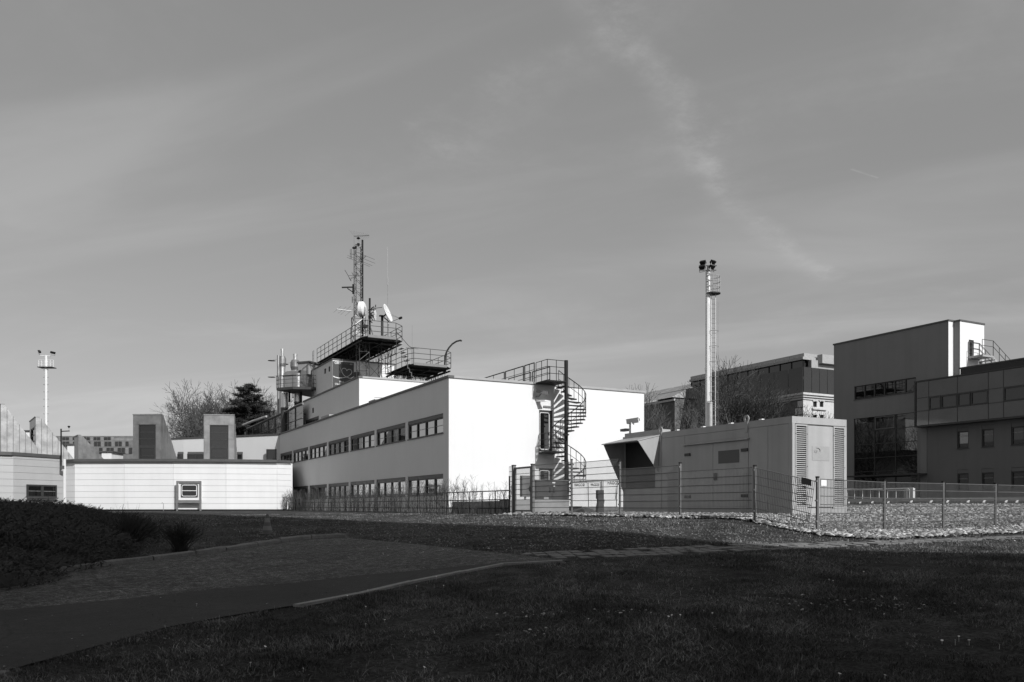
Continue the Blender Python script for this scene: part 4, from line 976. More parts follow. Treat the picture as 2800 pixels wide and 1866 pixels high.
# drum antenna
dr = thing('drum_antenna', 'white drum-shaped microwave antenna facing right on the lattice mast', 'antenna', tuple(pm(985, 847)))
ax_ = (CT * .98 + ST * -.12, -ST * .98 + CT * -.12, 0); c_ = pm(983.5, 846, -.35)
MB().lathe(c_, [(.62, 0), (.68, .03), (.68, .32), (.62, .34)], 28, ax_).build('drum', 'dish_white', dr); MB().lathe(c_ + Vector(ax_) * .341, [(.68, 0), (.66, .04), (.48, .17), (.2, .23), (.02, .25)], 28, ax_).build('radome', 'dish_white', dr)
MB().tube(pm(978, 831), pm(985, 829, -.3), .10, 6).build('bracket', 'steel_black', dr)
# second pole with small dishes
p2 = onY(1011, 918, 71.4); po = thing('dish_pole', 'dark pole with cables and two small round dishes between drum and satellite dish', 'antenna pole', (p2.x, 71.4, zd))
q2 = lambda px_, py_, dy=0: onY(px_, py_, 71.4 + dy)
MB().tube((p2.x, 71.4, zd), (p2.x, 71.4, q2(1011, 816).z), .085, 8).build('pole', 'steel_black', po)
m = MB()
for s_ in (-1, 1): m.tube((p2.x + s_ * .55, 71.4 + .2, zd), (p2.x, 71.4, zd + 1.5), .06, 6)
m.build('strut', 'galv', po)
m = MB(); m.tube(q2(1012, 845), q2(1028, 843.5), .10, 6); m.tube(q2(1027, 846), q2(1027, 834), .05, 6); m.tube(q2(1028, 843), q2(1045, 841), .03, 5); m.build('side_arm', 'steel_dark', po)
m = MB()
for k in range(22):
    a = q2(1010 + random.uniform(-3, 10), random.uniform(843, 875), random.uniform(-.15, .15)); b = a + Vector((random.uniform(-.1, .35), random.uniform(-.1, .1), random.uniform(-.3, .25))); m.tube(a, b, random.uniform(.025, .05), 4)
m.build('cables', 'steel_black', po)
for py_ in (858, 869):
    c_ = q2(1022, py_, -.2); MB().lathe(c_, [(.05, 0), (.26, .10), (.28, .16), (.26, .17)], 14, ax_).build('small_dish', 'dish_white', po)
o = MB().box(q2(988, 894).x, q2(1001, 894).x, 71.0, 71.3, q2(990, 898).z, q2(990, 890).z).build('floodlight', 'steel_black'); tag(o, 'small black floodlight box behind the antenna deck railing', 'lamp')
# satellite dish
sd = thing('satellite_dish', 'large white satellite dish with feed arm on the antenna deck', 'satellite dish', (*onY(1044, 1, 71.0).xy, zd))
s2 = lambda px_, py_, dy=0: onY(px_, py_, 71.0 + dy)
cd = s2(1057.5, 859); ad = Vector((CT * .95 - ST * .16, -ST * .95 - CT * .16, .36)).normalized()
up = Vector((0, 0, 1)); xs_ = ad.cross(up).normalized(); ys_ = xs_.cross(ad).normalized(); vs = []; fs = []; nr, ns = 7, 32
for i in range(nr + 1):
    for k in range(ns):
        a = 2 * math.pi * k / ns; f = i / nr; vs.append(cd + xs_ * math.cos(a) * f * .86 + ys_ * math.sin(a) * f * .86 + ad * (f * f * .18))
for i in range(nr):
    for k in range(ns): fs.append((i * ns + k, i * ns + (k + 1) % ns, (i + 1) * ns + (k + 1) % ns, (i + 1) * ns + k))
m = MB(); m.v = [tuple(v) for v in vs]; m.f = fs; o = m.build('reflector', 'dish_white', sd, smooth=True); md = o.modifiers.new('thick', 'SOLIDIFY'); md.thickness = .05; md.offset = -1
m = MB(); f_ = s2(1093, 871); m.tube(cd - ys_ * .82 + ad * .16, f_, .025, 5); m.tube(cd + xs_ * .8 + ad * .15, f_, .009, 4); m.tube(cd - xs_ * .8 + ad * .15, f_, .009, 4); m.build('feed_arm', 'steel_dark', sd)
MB().lathe(f_ - ad * .05, [(.06, -.05), (.11, 0), (.11, .25), (.03, .3)], 10, ad).build('feed_horn', 'steel_black', sd)
m = MB(); pb = s2(1045, 1); m.tube((pb.x, 71.0, zd), (pb.x, 71.0, s2(1045, 865).z), .11, 8); m.box(pb.x - .25, pb.x + .2, 70.85, 71.15, s2(1045, 866).z, s2(1045, 863).z); m.tube((pb.x + .1, 71, s2(1045, 866).z), cd - ad * .06, .06, 6); m.tube((pb.x + .15, 71, s2(1045, 868).z), cd - ys_ * .75 - ad * .02, .05, 6); m.build('stand', 'steel_black', sd)
m = MB(); a = s2(1062, 888); m.tube((a.x, 71, zd), a, .07, 6); m.build('front_leg', 'galv', sd)
# whip antenna
w = onY(1060, 1, 72.0); o = MB().tube((w.x, 72, zd), (w.x, 72, onY(1060, 780, 72).z), .022, 6).tube((w.x, 72, onY(1060, 780, 72).z), (w.x, 72, onY(1060, 760, 72).z), .045, 8).tube((w.x, 72, onY(1060, 760, 72).z), (w.x, 72, onY(1060, 676, 72).z), .009, 5).build('whip_antenna', 'galv'); tag(o, 'thin white whip antenna rising behind the satellite dish', 'antenna')

# ================================================================ exterior spiral staircase
PX_, PY_ = onY(1548, 1, 39.2).x, 39.2; RS = 1.1
ZT, ZM = ZR + .10, onY(1530, 1236, 39.6).z; ZG = hgt(PX_, PY_)
ss = thing('spiral_staircase', 'dark steel spiral staircase climbing the white end wall', 'staircase', (PX_, PY_, ZG))
MB().tube((PX_, PY_, ZG - .1), (PX_, PY_, onY(1548, 986, PY_).z), .105, 12).build('column', 'steel_black', ss)
def flight(z0, z1, a0, a1, nris):
    n = nris - 1; da = (a1 - a0) / n; rail = []; mid = []
    for k in range(n):
        z = z0 + (z1 - z0) * (k + 1) / nris; a = math.radians(a0 + da * k); b = math.radians(a0 + da * (k + 1.12))
        pts = [Vector((PX_ + .08 * math.cos(a), PY_ + .08 * math.sin(a), z - .05))] + [Vector((PX_ + RS * math.cos(q), PY_ + RS * math.sin(q), z - .05)) for q in (a, (a + b) / 2, b)] + [Vector((PX_ + .08 * math.cos(b), PY_ + .08 * math.sin(b), z - .05))]
        MB().prism(pts, (0, 0, .065)).build('tread', 'steel_black', ss)
        am = (a + b) / 2; p = Vector((PX_ + (RS - .02) * math.cos(am), PY_ + (RS - .02) * math.sin(am), z))
        MB().tube(p - Vector((0, 0, .05)), p + Vector((0, 0, .98)), .017, 5).build('baluster', 'steel_black', ss)
        rail.append(p + Vector((0, 0, .98))); mid.append(p + Vector((0, 0, .5)))
    MB().path(rail, .026, 6).build('handrail', 'steel_black', ss); MB().path(mid, .014, 5).build('mid_rail', 'steel_black', ss)
    return rail
flight(ZM, ZT, 182, 448, 18); flight(ZG, ZM, 200, 448, 15)
for z, x0 in ((ZM, dU[0] - .04), (ZT, dU[0] - .25)):
    MB().box(x0, PX_ + .02, PY_ - .10, YF - .02, z - .07, z).build('landing', 'steel_black', ss)
g = guard([(dU[0] - .02, YF - .06, ZM), (dU[0] - .02, PY_ - .08, ZM), (dU[0] + .35, PY_ - .08, ZM)], 1.0, (1, .66, .33), .016, .018, .5); g.build('landing_railing', 'steel_black', ss)
x0 = dU[0] - .22
g = guard([(x0, YF - .05, ZT), (x0, PY_ - .08, ZT), (PX_ - .1, PY_ - .08, ZT)], 1.1, (1, .66, .33), .018, .02, .62); g.build('landing_railing', 'steel_black', ss)
# roof guard leading away from the stair head
rg = thing('roof_guard', 'black steel guard rails on the roof beside the stair head', 'railing', (x0, YF + .3, ZR))
z = ZR + .13
prev = V3(x0, YF + .2, z)
for k, (ya, yb_) in enumerate(((YF + .15, YF + 1.25), (YF + 1.4, YF + 3.6), (YF + 3.75, YF + 6.6), (YF + 6.75, YF + 10))):
    MB().path([V3(x0, ya, z), V3(x0, ya, z + 1.1), V3(x0, yb_, z + 1.1), V3(x0, yb_, z)], .032, 5).build('frame', 'steel_black', rg)
    m = MB(); m.tube((x0, ya, z + .72), (x0, yb_, z + .72), .016, 5); m.tube((x0, ya, z + .36), (x0, yb_, z + .36), .016, 5); m.tube((x0, (ya + yb_) / 2, z), (x0, (ya + yb_) / 2, z + 1.1), .018, 5); m.build('rail', 'steel_black', rg)
x1_ = x0 + 1.15
for k, (ya, yb_) in enumerate(((YF + .4, YF + 2.4), (YF + 2.6, YF + 5.4))):
    MB().path([V3(x1_, ya, z), V3(x1_, ya, z + 1.0), V3(x1_, yb_, z + 1.0), V3(x1_, yb_, z)], .030, 5).build('frame', 'steel_black', rg)
    m = MB(); m.tube((x1_, ya, z + .62), (x1_, yb_, z + .62), .016, 5); m.tube((x1_, ya, z + .3), (x1_, yb_, z + .3), .016, 5); m.build('rail', 'steel_black', rg)
# wall cameras above the upper door
def wall_camera(label, px_, py_, matn):
    p = onY(px_, py_, YF - .45); t = thing('security_camera', label, 'camera', (p.x, YF - .02, p.z))
    d = Vector((.55, -.75, -.25)).normalized(); s = d.cross(Vector((0, 0, 1))).normalized(); u = s.cross(d)
    c = MB(); q = [p + s * a + u * b - d * .28 for a, b in ((-.11, -.09), (.11, -.09), (.11, .09), (-.11, .09))]; c.hexa([x for x in q] + [x + d * .62 for x in q]); c.build('housing', matn, t)
    MB().hexa([p + s * a + u * b + d * .3401 for a, b in ((-.08, -.07), (.08, -.07), (.08, .06), (-.08, .06))] + [p + s * a + u * b + d * .345 for a, b in ((-.08, -.07), (.08, -.07), (.08, .06), (-.08, .06))]).build('lens', 'glass_dark', t)
    MB().path([p - u * .08, p - u * .25 + Vector((-.05, .1, 0)), Vector((p.x - .1, YF - .01, p.z - .22))], .035, 6).build('bracket', 'steel_grey', t)
wall_camera('dark security camera on the white wall under the top stair landing', 1481, 1072, 'steel_grey')
p = onY(1478, 1096, YF - .4); m = MB(); m.hexa([(p.x - .08, YF - .01, p.z - .02), (p.x + .10, YF - .01, p.z - .02), (p.x + .42, YF - .55, p.z - .04), (p.x + .15, YF - .6, p.z - .04), (p.x - .08, YF - .01, p.z + .10), (p.x + .10, YF - .01, p.z + .10), (p.x + .42, YF - .55, p.z + .03), (p.x + .15, YF - .6, p.z + .03)])
o = m.build('wall_lamp', 'white_paint'); tag(o, 'white wall lamp above the upper stair door', 'lamp'); recentre(o, (p.x, YF - .01, p.z))
# ================================================================ generator container
C = atz(2166, 1, 26.3); XC, YC = C.x, C.y; ZC1 = onX(2166, 1138, XC).z; ZC0 = 1.40; XCr = onY(2314.5, 1, YC).x; YCb = onX(1707.5, 1, XC).y + .1
gc = thing('generator_container', 'grey steel generator container with louvred end and hooded air outlet', 'container', (XC, YC, ZC0))
FCx, FCy = FX(XC), FY(YC); yx = lambda px_: onX(px_, 1, XC).y; zx = lambda px_, py_: onX(px_, py_, XC).z; xy = lambda px_: onY(px_, 1, YC).x; zy = lambda px_, py_: onY(px_, py_, YC).z
m = MB(); m.box(XC + .03, XCr, YC + .05, YCb, ZC0 + .04, ZC1 - .05); m.build('body', 'container_paint', gc)
fw = .13; top = .22
ys = [YC + .02, yx(2100), yx(2047), yx(1873), yx(1809), YCb]
m = MB(); m.box(XC - .004, XC + .03, YC + .001, YC + fw, ZC0, ZC1 - top); m.build('corner_post', 'container_paint', gc)
m = MB(); m.box(XC - .006, XCr + .002, YC - .004, YCb + .003, ZC1 - top, ZC1); m.build('top_frame', 'container_paint', gc)
m = MB(); m.box(XC - .003, XCr, YC + .049, YCb, ZC0 - .02, ZC0 + .12); m.build('base_frame', 'container_paint', gc)
# side panels and doors
dz0, dz1 = zx(1950, 1390), zx(1950, 1217)
dz0 = ZC0 + .24; dz1 = ZC1 - .62
for a, b in zip(ys[:-1], ys[1:]):
    if abs(a - ys[2]) < 1e-6:
        ym = yx(1950)
        MB().box(XC - .002, XC + .029, a + .008, b - .008, dz1 + .012, ZC1 - top - .012).build('side_panel', 'container_paint', gc)
        for q0, q1 in ((a, ym), (ym, b)):
            d = MB().box(XC - .010, XC + .029, q0 + .008, q1 - .008, dz0, dz1).build('door', 'container_paint', gc)
            yh = q0 + .02 if q0 == a else q1 - .32
            for zz_ in (dz0 + .35, dz1 - .32): MB().box(XC - .05, XC - .0102, yh, yh + .30, zz_ - .05, zz_ + .05).build('hinge', 'steel_dark', d)
            if q0 == a:
                s0, s1 = yx(2022), yx(1965); MB().box(XC - .018, XC - .0102, s0, s1, zx(1990, 1267), zx(1990, 1232)).build('sign_plate', 'shutter', d)
                MB().box(XC - .05, XC - .0102, ym - .22, ym - .06, zx(1958, 1314), zx(1958, 1294)).build('lock', 'steel_dark', d)
        MB().box(XC - .003, XC + .029, a + .008, b - .008, ZC0 + .125, dz0 - .012).build('side_panel', 'container_paint', gc)
        MB().hexa([(XC - .11, a - .05, dz1 + .02), (XC - .11, b + .08, dz1 + .02), (XC - .011, b + .08, dz1 + .035), (XC - .011, a - .05, dz1 + .035), (XC - .11, a - .05, dz1 + .04), (XC - .11, b + .08, dz1 + .04), (XC - .011, b + .08, dz1 + .08), (XC - .011, a - .05, dz1 + .08)]).build('drip_rail', 'container_paint', gc)
    else:
        MB().box(XC - .002 - .002 * random.random(), XC + .029, max(a, YC + fw) + .008, b - .008, ZC0 + .125, ZC1 - top - .012).build('side_panel', 'container_paint', gc)
# lifting lugs
for px_ in (1807, 2042):
    y_ = yx(px_); m = MB(); r_ = .125; zc_ = ZC1 + .10; xx = XC - .03
    ring = [Vector((xx, y_ + r_ * math.cos(a), zc_ + r_ * math.sin(a))) for a in np.linspace(-.9, math.pi + .9, 14)]; inner = [Vector((xx, y_ + .06 * math.cos(a), zc_ + .06 * math.sin(a))) for a in np.linspace(-.9, math.pi + .9, 14)]
    for k in range(13): m.prism([ring[k], ring[k + 1], inner[k + 1], inner[k]], (.03, 0, 0))
    m.prism([(xx, y_ - .08, zc_ - .09), (xx, y_ + .08, zc_ - .09), (xx, y_ + .05, zc_ - .45), (xx, y_ - .05, zc_ - .45)], (.025, 0, 0)); m.build('lifting_lug', 'container_paint', gc)
# end wall: two louvre banks, panel between, plate with letters
ze0 = ZC0 + .06; ze1 = ZC1 - top - .004
for a, b in ((2173.7, 2207), (2278, 2309.6)):
    x0, x1 = xy(a), xy(b); z0, z1 = zy(a, 1391), ze1 - .02
    m = MB(); m.fbox(FCy, x0, x0 + .05, -.02, .02, z0, z1); m.fbox(FCy, x1 - .05, x1, -.02, .02, z0, z1); m.fbox(FCy, x0 + .05, x1 - .05, -.02, .02, z0, z0 + .06); m.fbox(FCy, x0 + .05, x1 - .05, -.02, .02, z1 - .05, z1); lv = m.build('louvre_frame', 'container_paint', gc)
    MB().fbox(FCy, x0 + .05, x1 - .05, -.029, -.022, z0 + .05, z1 - .04).build('louvre_back', 'container_dark', lv)
    n = 39; zz_ = np.linspace(z0 + .07, z1 - .06, n + 1)
    for k in range(n):
        s = MB(); c0, c1 = zz_[k], zz_[k] + (zz_[1] - zz_[0]) * .44
        s.hexa([FCy(x0 + .05, .012, c0), FCy(x1 - .05, .012, c0), FCy(x1 - .05, -.015, c1), FCy(x0 + .05, -.015, c1), FCy(x0 + .05, .018, c0 + .004), FCy(x1 - .05, .018, c0 + .004), FCy(x1 - .05, -.009, c1 + .004), FCy(x0 + .05, -.009, c1 + .004)]); s.build('slat', 'container_paint', lv)
    for zq in (z0 + .3, (z0 + z1) / 2, z1 - .3):
        for xq in (x0 + .02, x1 - .02): MB().lathe(FCy(xq, .02, zq), [(.014, 0), (.014, .008)], 8, (0, -1, 0)).build('bolt', 'steel_dark', lv)
x0, x1 = xy(2208.5), xy(2276.5); MB().fbox(FCy, x0, x1, -.02, .012, ze0 + .16, ze1 - .05).build('end_panel', 'container_paint', gc)
MB().fbox(FCy, XC + .001, xy(2173), -.03, .010, ZC0, ze1).build('corner_post', 'container_paint', gc); MB().fbox(FCy, xy(2310.3), XCr - .001, -.03, .010, ZC0, ze1).build('corner_post', 'container_paint', gc)
MB().fbox(FCy, xy(2173) + .002, xy(2310.3) - .002, -.03, .008, ZC0 + .001, ze0 + .10).build('sill_panel', 'container_paint', gc)
px0, px1 = xy(2219.5), xy(2267); pl = MB().fbox(FCy, px0, px1, .0125, .020, zy(2240, 1260), zy(2240, 1221)).build('name_plate', 'coping_light', gc)
letters('IGP', 'lettering', 'galv', pl, FCy, xy(2224), .021, zy(2224, 1239), .12, squeeze=.9)
m = MB(); cx_, cz_ = xy(2233), zy(2233, 1233)
for k in range(14):
    a, b = math.radians(110 - k * 12), math.radians(110 - (k + 1) * 12); th = .006 + .010 * math.sin(math.pi * (k + .5) / 14)
    m.tube(FCy(cx_ + .13 * math.cos(a), .024, cz_ + .085 * math.sin(a)), FCy(cx_ + .13 * math.cos(b), .024, cz_ + .085 * math.sin(b)), th, 5)
m.build('emblem_arc', 'galv', pl)
# hood over the air outlet, far end
XH = onY(1745.5, 1, yx(1805)).x
P1 = onX(1805, 1192, XC); P2 = onX(1745.5, 1206.5, XH); P3 = onX(1779.7, 1293, XC); P5 = onX(1650, 1218, XH); P6 = onX(1709, 1352, XC); P4 = V3(XC, P5.y, P1.z)
P6.y = P5.y; P3.y = P1.y + .10
xo = Vector((-.012, 0, 0))
MB().prism([P1 + xo, P2, P3 + xo], (0, .03, 0)).build('hood_cheek', 'container_paint', gc)
MB().prism([P4 + xo, V3(XH, P5.y, P2.z), P6 + xo], (0, -.03, 0)).build('hood_cheek', 'container_paint', gc)
MB().prism([P1 + xo + Vector((0, -.03, .01)), P2 + Vector((-.06, -.03, 0)), V3(XH - .06, P5.y + .05, P2.z), P4 + xo + Vector((0, .05, .01))], (0, 0, .035)).build('hood_top', 'container_paint', gc)
MB().box(XC - .0105, XC - .0065, P1.y + .3, P5.y - .1, P3.z - .6, P1.z - .15).build('outlet', 'container_dark', gc)
MB().box(XC + .05, XC + .5, P1.y, YCb - .05, ZC1, ZC1 + .14).build('roof_box', 'container_paint', gc)
# exhaust stack, small roof caps
a, b = onX(1933, 1, XC + 1.1), onX(1949, 1, XC + 1.1); cc = (a + b) / 2; r_ = (a - b).length / 2 * .5
r_ = 8 * camxz(cc.x, cc.y)[1] / FPX
ex = MB().lathe((cc.x, cc.y, 0), [(r_, ZC1), (r_, onX(1941, 1104, XC + 1.1).z), (r_ * 1.12, onX(1941, 1104, XC + 1.1).z), (r_ * 1.12, onX(1941, 1101.5, XC + 1.1).z)], 20).build('exhaust_stack', 'zinc', gc)
zt_ = onX(1941, 1101, XC + 1.1).z; MB().hexa([(cc.x - .05, cc.y - .12, zt_ + .02), (cc.x + .35, cc.y - .12, zt_ + .10), (cc.x + .35, cc.y + .12, zt_ + .10), (cc.x - .05, cc.y + .12, zt_ + .02), (cc.x - .05, cc.y - .12, zt_ + .04), (cc.x + .35, cc.y - .12, zt_ + .13), (cc.x + .35, cc.y + .12, zt_ + .13), (cc.x - .05, cc.y + .12, zt_ + .04)]).build('rain_flap', 'steel_dark', gc)
for px_ in (1780, 1845, 1916, 1992, 2075):
    y_ = yx(px_); MB().box(XC + .06, XC + .18, y_ - .07, y_ + .07, ZC1, ZC1 + .045).build('roof_cap', 'white_paint', gc)
# camera on its post on the container
cp = onX(1727, 1190, XC + .45); cz1 = onX(1727, 1156, XC + .45).z
ct = thing('post_camera', 'security camera on a short post at the far end of the generator container', 'camera', (cp.x, cp.y, ZC1 + .14))
MB().box(cp.x - .075, cp.x + .075, cp.y - .075, cp.y + .075, ZC1 + .14, cz1).build('post', 'mast_paint', ct)
d = Vector((.62, -.75, .12)).normalized(); s = d.cross(Vector((0, 0, 1))).normalized(); u = s.cross(d); p = V3(cp.x, cp.y, cz1 + .07)
q = [p + s * a + u * b - d * .2 for a, b in ((-.09, -.10), (.09, -.10), (.09, .07), (-.09, .07))]; MB().hexa(q + [x + d * .46 for x in q]).build('housing', 'steel_grey', ct)
q = [p + s * a + u * b - d * .21 for a, b in ((-.09, .072), (.09, .072), (.09, .09), (-.09, .09))]; MB().hexa(q + [x + d * .50 for x in q]).build('sun_shield', 'steel_grey', ct)
q = [p + s * a + u * b + d * .321 for a, b in ((-.05, -.05), (.05, -.05), (.05, .05), (-.05, .05))]; MB().hexa(q + [x + d * .01 for x in q]).build('lens', 'glass_dark', ct)
a, b = onX(1701, 1181, XC + .45), onX(1716, 1176, XC + .45); MB().box(cp.x - .1, cp.x + .1, min(a.y, b.y), max(a.y, b.y), a.z, b.z + .06).build('lamp_box', 'steel_grey', ct); MB().tube((cp.x, cp.y, a.z + .03), (cp.x, b.y, a.z + .03), .015, 5).build('arm', 'steel_grey', ct)

# ================================================================ wire mesh fence
XN = atz(2064, 1, 20.8).x
def fpost(root, x, y, z0, z1, w=.03, cap=True):
    m = MB().box(x - w, x + w, y - w * .8, y + w * .8, z0, z1); o = m.build('post', 'post_paint', root)
    MB().box(x - w - .006, x + w + .006, y - w * .8 - .006, y + w * .8 + .006, z1, z1 + .035).build('post_cap', 'steel_black', o)
    for f in (.25, .6, .93): MB().box(x - w - .025, x - w - .001, y - .03, y + .03, z0 + (z1 - z0) * f, z0 + (z1 - z0) * f + .035).build('clamp', 'galv', o)
    return o
def mesh_panel(root, TL, TR, BL, BR, dv=.05, dh=.20, rv=.0058, rh=.0095, matn='wire'):
    TL, TR, BL, BR = map(Vector, (TL, TR, BL, BR)); m = MB(); n = max(4, int((TR - TL).length / dv)); h = max(2, round((TL - BL).length / dh))
    for k in range(n + 1):
        f = k / n; m.tube(BL.lerp(BR, f), TL.lerp(TR, f), rv, 3, cap=False)
    for k in range(h + 1):
        f = k / h; a, b = BL.lerp(TL, f), BR.lerp(TR, f)
        m.tube(a, b, rh, 4, cap=False)
    return m.build('wire_mesh', matn, root)
mf = thing('wire_mesh_fence', 'stepped wire mesh fence running past the generator container to the gate', 'fence', (XN, onX(1860, 1, XN).y, 1.3))
posts = [(2064, 1276), (1860, 1268), (1695, 1263), (1563, 1258.7)]
pp = []
for px_, py_ in posts:
    q = onX(px_, py_, XN); z0 = hgt(XN, q.y) - .1; fpost(mf, XN, q.y, z0, q.z); pp.append(q)
gp0, gp1 = onX(1457, 1271, XN), onX(1405, 1274, XN)
tops_ = [onX(1863, 1290, XN).z, onX(1698, 1284, XN).z, onX(1566, 1272, XN).z + .06, onX(1563, 1264, XN).z]
seq = pp + [gp0]
for k in range(4):
    a, b = seq[k], seq[k + 1]; zt = tops_[k]; y0_, y1_ = a.y + .05, b.y - .05
    za, zb_ = hgt(XN, y0_) + .06, hgt(XN, y1_) + .06
    mesh_panel(mf, (XN - .04, y1_, zt), (XN - .04, y0_, zt), (XN - .04, y1_, max(za, zb_)), (XN - .04, y0_, max(za, zb_)))
# sagging panel down to the corner post
cp_ = Vector((7.06, 19.4)); Wp = lambda x, z: Vector((x * CT + z * ST, -x * ST + z * CT))
rf = thing('wire_mesh_fence', 'lower wire mesh fence with a sagging corner panel along the gravel bank', 'fence', (*Wp(7.06, 19.4), 1.0))
rp = []
for k, (py_) in enumerate((1307, 1316.6, 1320, 1324, 1327)):
    x, z = 7.06 + 2.5 * k * .851, 19.4 + 2.5 * k * .525; w = Wp(x, z); zt = EYE + (HYP - py_) / FPX * z; z0 = hgt(w.x, w.y) - .1
    fpost(rf, w.x, w.y, z0, zt); rp.append(Vector((w.x, w.y, zt)))
w = Wp(7.06 + 12.5 * .851, 19.4 + 12.5 * .525); rp.append(Vector((w.x, w.y, rp[-1].z - .02)))
for a, b in zip(rp[:-1], rp[1:]):
    za, zb_ = a.z - 1.20, b.z - 1.20; d = (b - a); d.z = 0; d.normalize(); o_ = Vector((d.y, -d.x, 0)) * .05
    mesh_panel(rf, a + d * .04 + o_ - Vector((0, 0, .03)), b - d * .04 + o_ - Vector((0, 0, .03)), Vector((a.x, a.y, za)) + d * .04 + o_, Vector((b.x, b.y, zb_)) - d * .04 + o_)
a = pp[0]; b = rp[0]
TL = Vector((a.x - .03, a.y - .06, tops_[0] - .02)); TR = Vector((b.x - .03, b.y + .05, b.z - .08)); sh = (TR - TL).normalized() * -.18
mesh_panel(rf, TL, TR, TL + Vector((0, 0, -1.20)) + sh * .3, TR + Vector((0, 0, -1.16)) + sh)
# plates on the fence
def plate(pa, pb, ya, yb_, P0, P1, matn, label, name='fence_sign'):
    m = MB(); m.prism([P0, P1, P1 + Vector((0, 0, -yb_)), P0 + Vector((0, 0, -ya))], (P1 - P0).cross(Vector((0, 0, 1))).normalized() * .012); o = m.build(name, matn); tag(o, label, 'sign'); recentre(o, P0); return o
e = (TR - TL); plate(0, 0, .15, .15, TL + e * .79 + Vector((-.03, -.03, .03)), TL + e * .945 + Vector((-.03, -.03, .02)), 'steel_dark', 'small dark tilted plate on the sagging fence panel')
d = (rp[1] - rp[0]); pA = rp[0] + d * .04 + Vector((-.05, -.06, -.06)); pB = rp[0] + d * .115 + Vector((-.05, -.06, -.06)); pA.z = pB.z = rp[0].z - .05
o = plate(0, 0, .135, .135, pA, pB, 'print_white', 'small white notice tied to the fence beside the corner post')
# ---- gate
gt = thing('steel_gate', 'narrow steel framed wire mesh gate at the end of the fence', 'gate', (XN, gp1.y, 1.3))
for q, w in ((gp0, .055), (gp1, .06)):
    z0 = hgt(XN, q.y) - .1; o = MB().box(XN - w, XN + w, q.y - w, q.y + w, z0, q.z).build('gate_post', 'steel_grey', gt); MB().box(XN - w - .01, XN + w + .01, q.y - w - .01, q.y + w + .01, q.z, q.z + .03).build('post_cap', 'steel_black', o)
y0_, y1_ = gp0.y + .09, gp1.y - .09; zb_ = hgt(XN, y0_) + .10; zt = gp0.z - .05; m = MB(); r_ = .032
m.box(XN - r_, XN + r_, y0_, y0_ + .065, zb_, zt); m.box(XN - r_, XN + r_, y1_ - .065, y1_, zb_, zt); m.box(XN - r_, XN + r_, y0_ + .065, y1_ - .065, zb_, zb_ + .065); m.box(XN - r_, XN + r_, y0_ + .065, y1_ - .065, zt - .065, zt); m.build('gate_frame', 'steel_grey', gt)
mesh_panel(gt, (XN - .01, y1_ - .06, zt - .06), (XN - .01, y0_ + .06, zt - .06), (XN - .01, y1_ - .06, zb_ + .06), (XN - .01, y0_ + .06, zb_ + .06))
MB().box(XN - .06, XN - .033, y0_ + .01, y0_ + .10, zb_ + .75, zb_ + .92).build('lock_box', 'steel_grey', gt); MB().tube((XN - .07, y0_ + .05, zb_ + .86), (XN - .07, y0_ + .17, zb_ + .86), .011, 6).build('handle', 'galv', gt)
MB().box(XN - .2, XN + .2, gp0.y - .1, gp1.y + .1, zb_ - .3, zb_ - .07).build('threshold', 'concrete', gt)
q = onX(1391, 1277, XN); mesh_panel(gt, (XN + .02, q.y, q.z), (XN + .02, gp1.y + .07, q.z), (XN + .02, q.y, zb_), (XN + .02, gp1.y + .07, zb_))
# ---- black pipe railing beside the sunken yard
rl = thing('pipe_railing', 'long black three-rail pipe railing in front of the office facade', 'railing', (XN, onX(1222, 1, XN).y, 1.3))
Ra, Rb = onX(1393, 1341.5, XN), onX(792, 1362.0, XN)
Rm = onX(1222, 1348, XN)
def rz(y, f):
    zt = np.interp(y, [Ra.y, Rm.y, Rb.y], [Ra.z, Rm.z, Rb.z]); g_ = hgt(XN, y); return g_ + (zt - g_) * f
n = 30; yv = np.linspace(Ra.y, Rb.y, n + 1)
for f in (1.0, .62, .26): MB().path([V3(XN, y, rz(y, f)) for y in yv], .022, 6).build('rail', 'steel_black', rl)
for y in yv: MB().tube((XN, y, hgt(XN, y) - .05), (XN, y, rz(y, 1.0)), .02, 6).build('post', 'steel_black', rl)
MB().tube((XN, Ra.y, hgt(XN, Ra.y)), (XN, Ra.y, onX(1393, 1302, XN).z), .03, 6).build('end_post', 'steel_black', rl)
E = V3(XN, Rb.y, rz(Rb.y, 1)); E2 = E + Vector((-.3, 1.3, -.02)); MB().path([E, E2, E2 + Vector((0, 0, -.55)), E2 + Vector((-.2, -.4, -.95))], .022, 6).build('end_hoop', 'steel_black', rl)
# low concrete wall behind it, with the switch cabinet on the block beside the stair foot
Xw = XN + .75; ya, yb_ = onX(1397, 1, Xw).y, onX(1236, 1, Xw).y
o = MB().box(Xw, Xw + .3, ya, yb_, 1.0, onX(1300, 1371, Xw).z).build('retaining_wall', 'concrete'); tag(o, 'low concrete retaining wall behind the railing near the gate', 'wall'); recentre(o, (Xw, ya, 1.2))
yk = 28.6; F_k = FY(yk); ka, kb = onY(1395, 1, yk).x, onY(1556, 1, yk).x
o = MB().box(ka, kb, yk, yk + .9, 1.0, onY(1500, 1367, yk).z).build('concrete_block', 'concrete'); tag(o, 'pale concrete foundation block under the dark switch cabinet', 'wall'); recentre(o, (ka, yk, 1.2))
zk = onY(1500, 1367, yk).z; s0, s1 = onY(1466, 1, yk + .1).x, onY(1553, 1, yk + .1).x; zk1 = onY(1500, 1315, yk + .1).z
sc = thing('switch_cabinet', 'dark grey two-door switch cabinet on the concrete block', 'cabinet', (s0, yk + .1, zk)); F_s = FY(yk + .1)
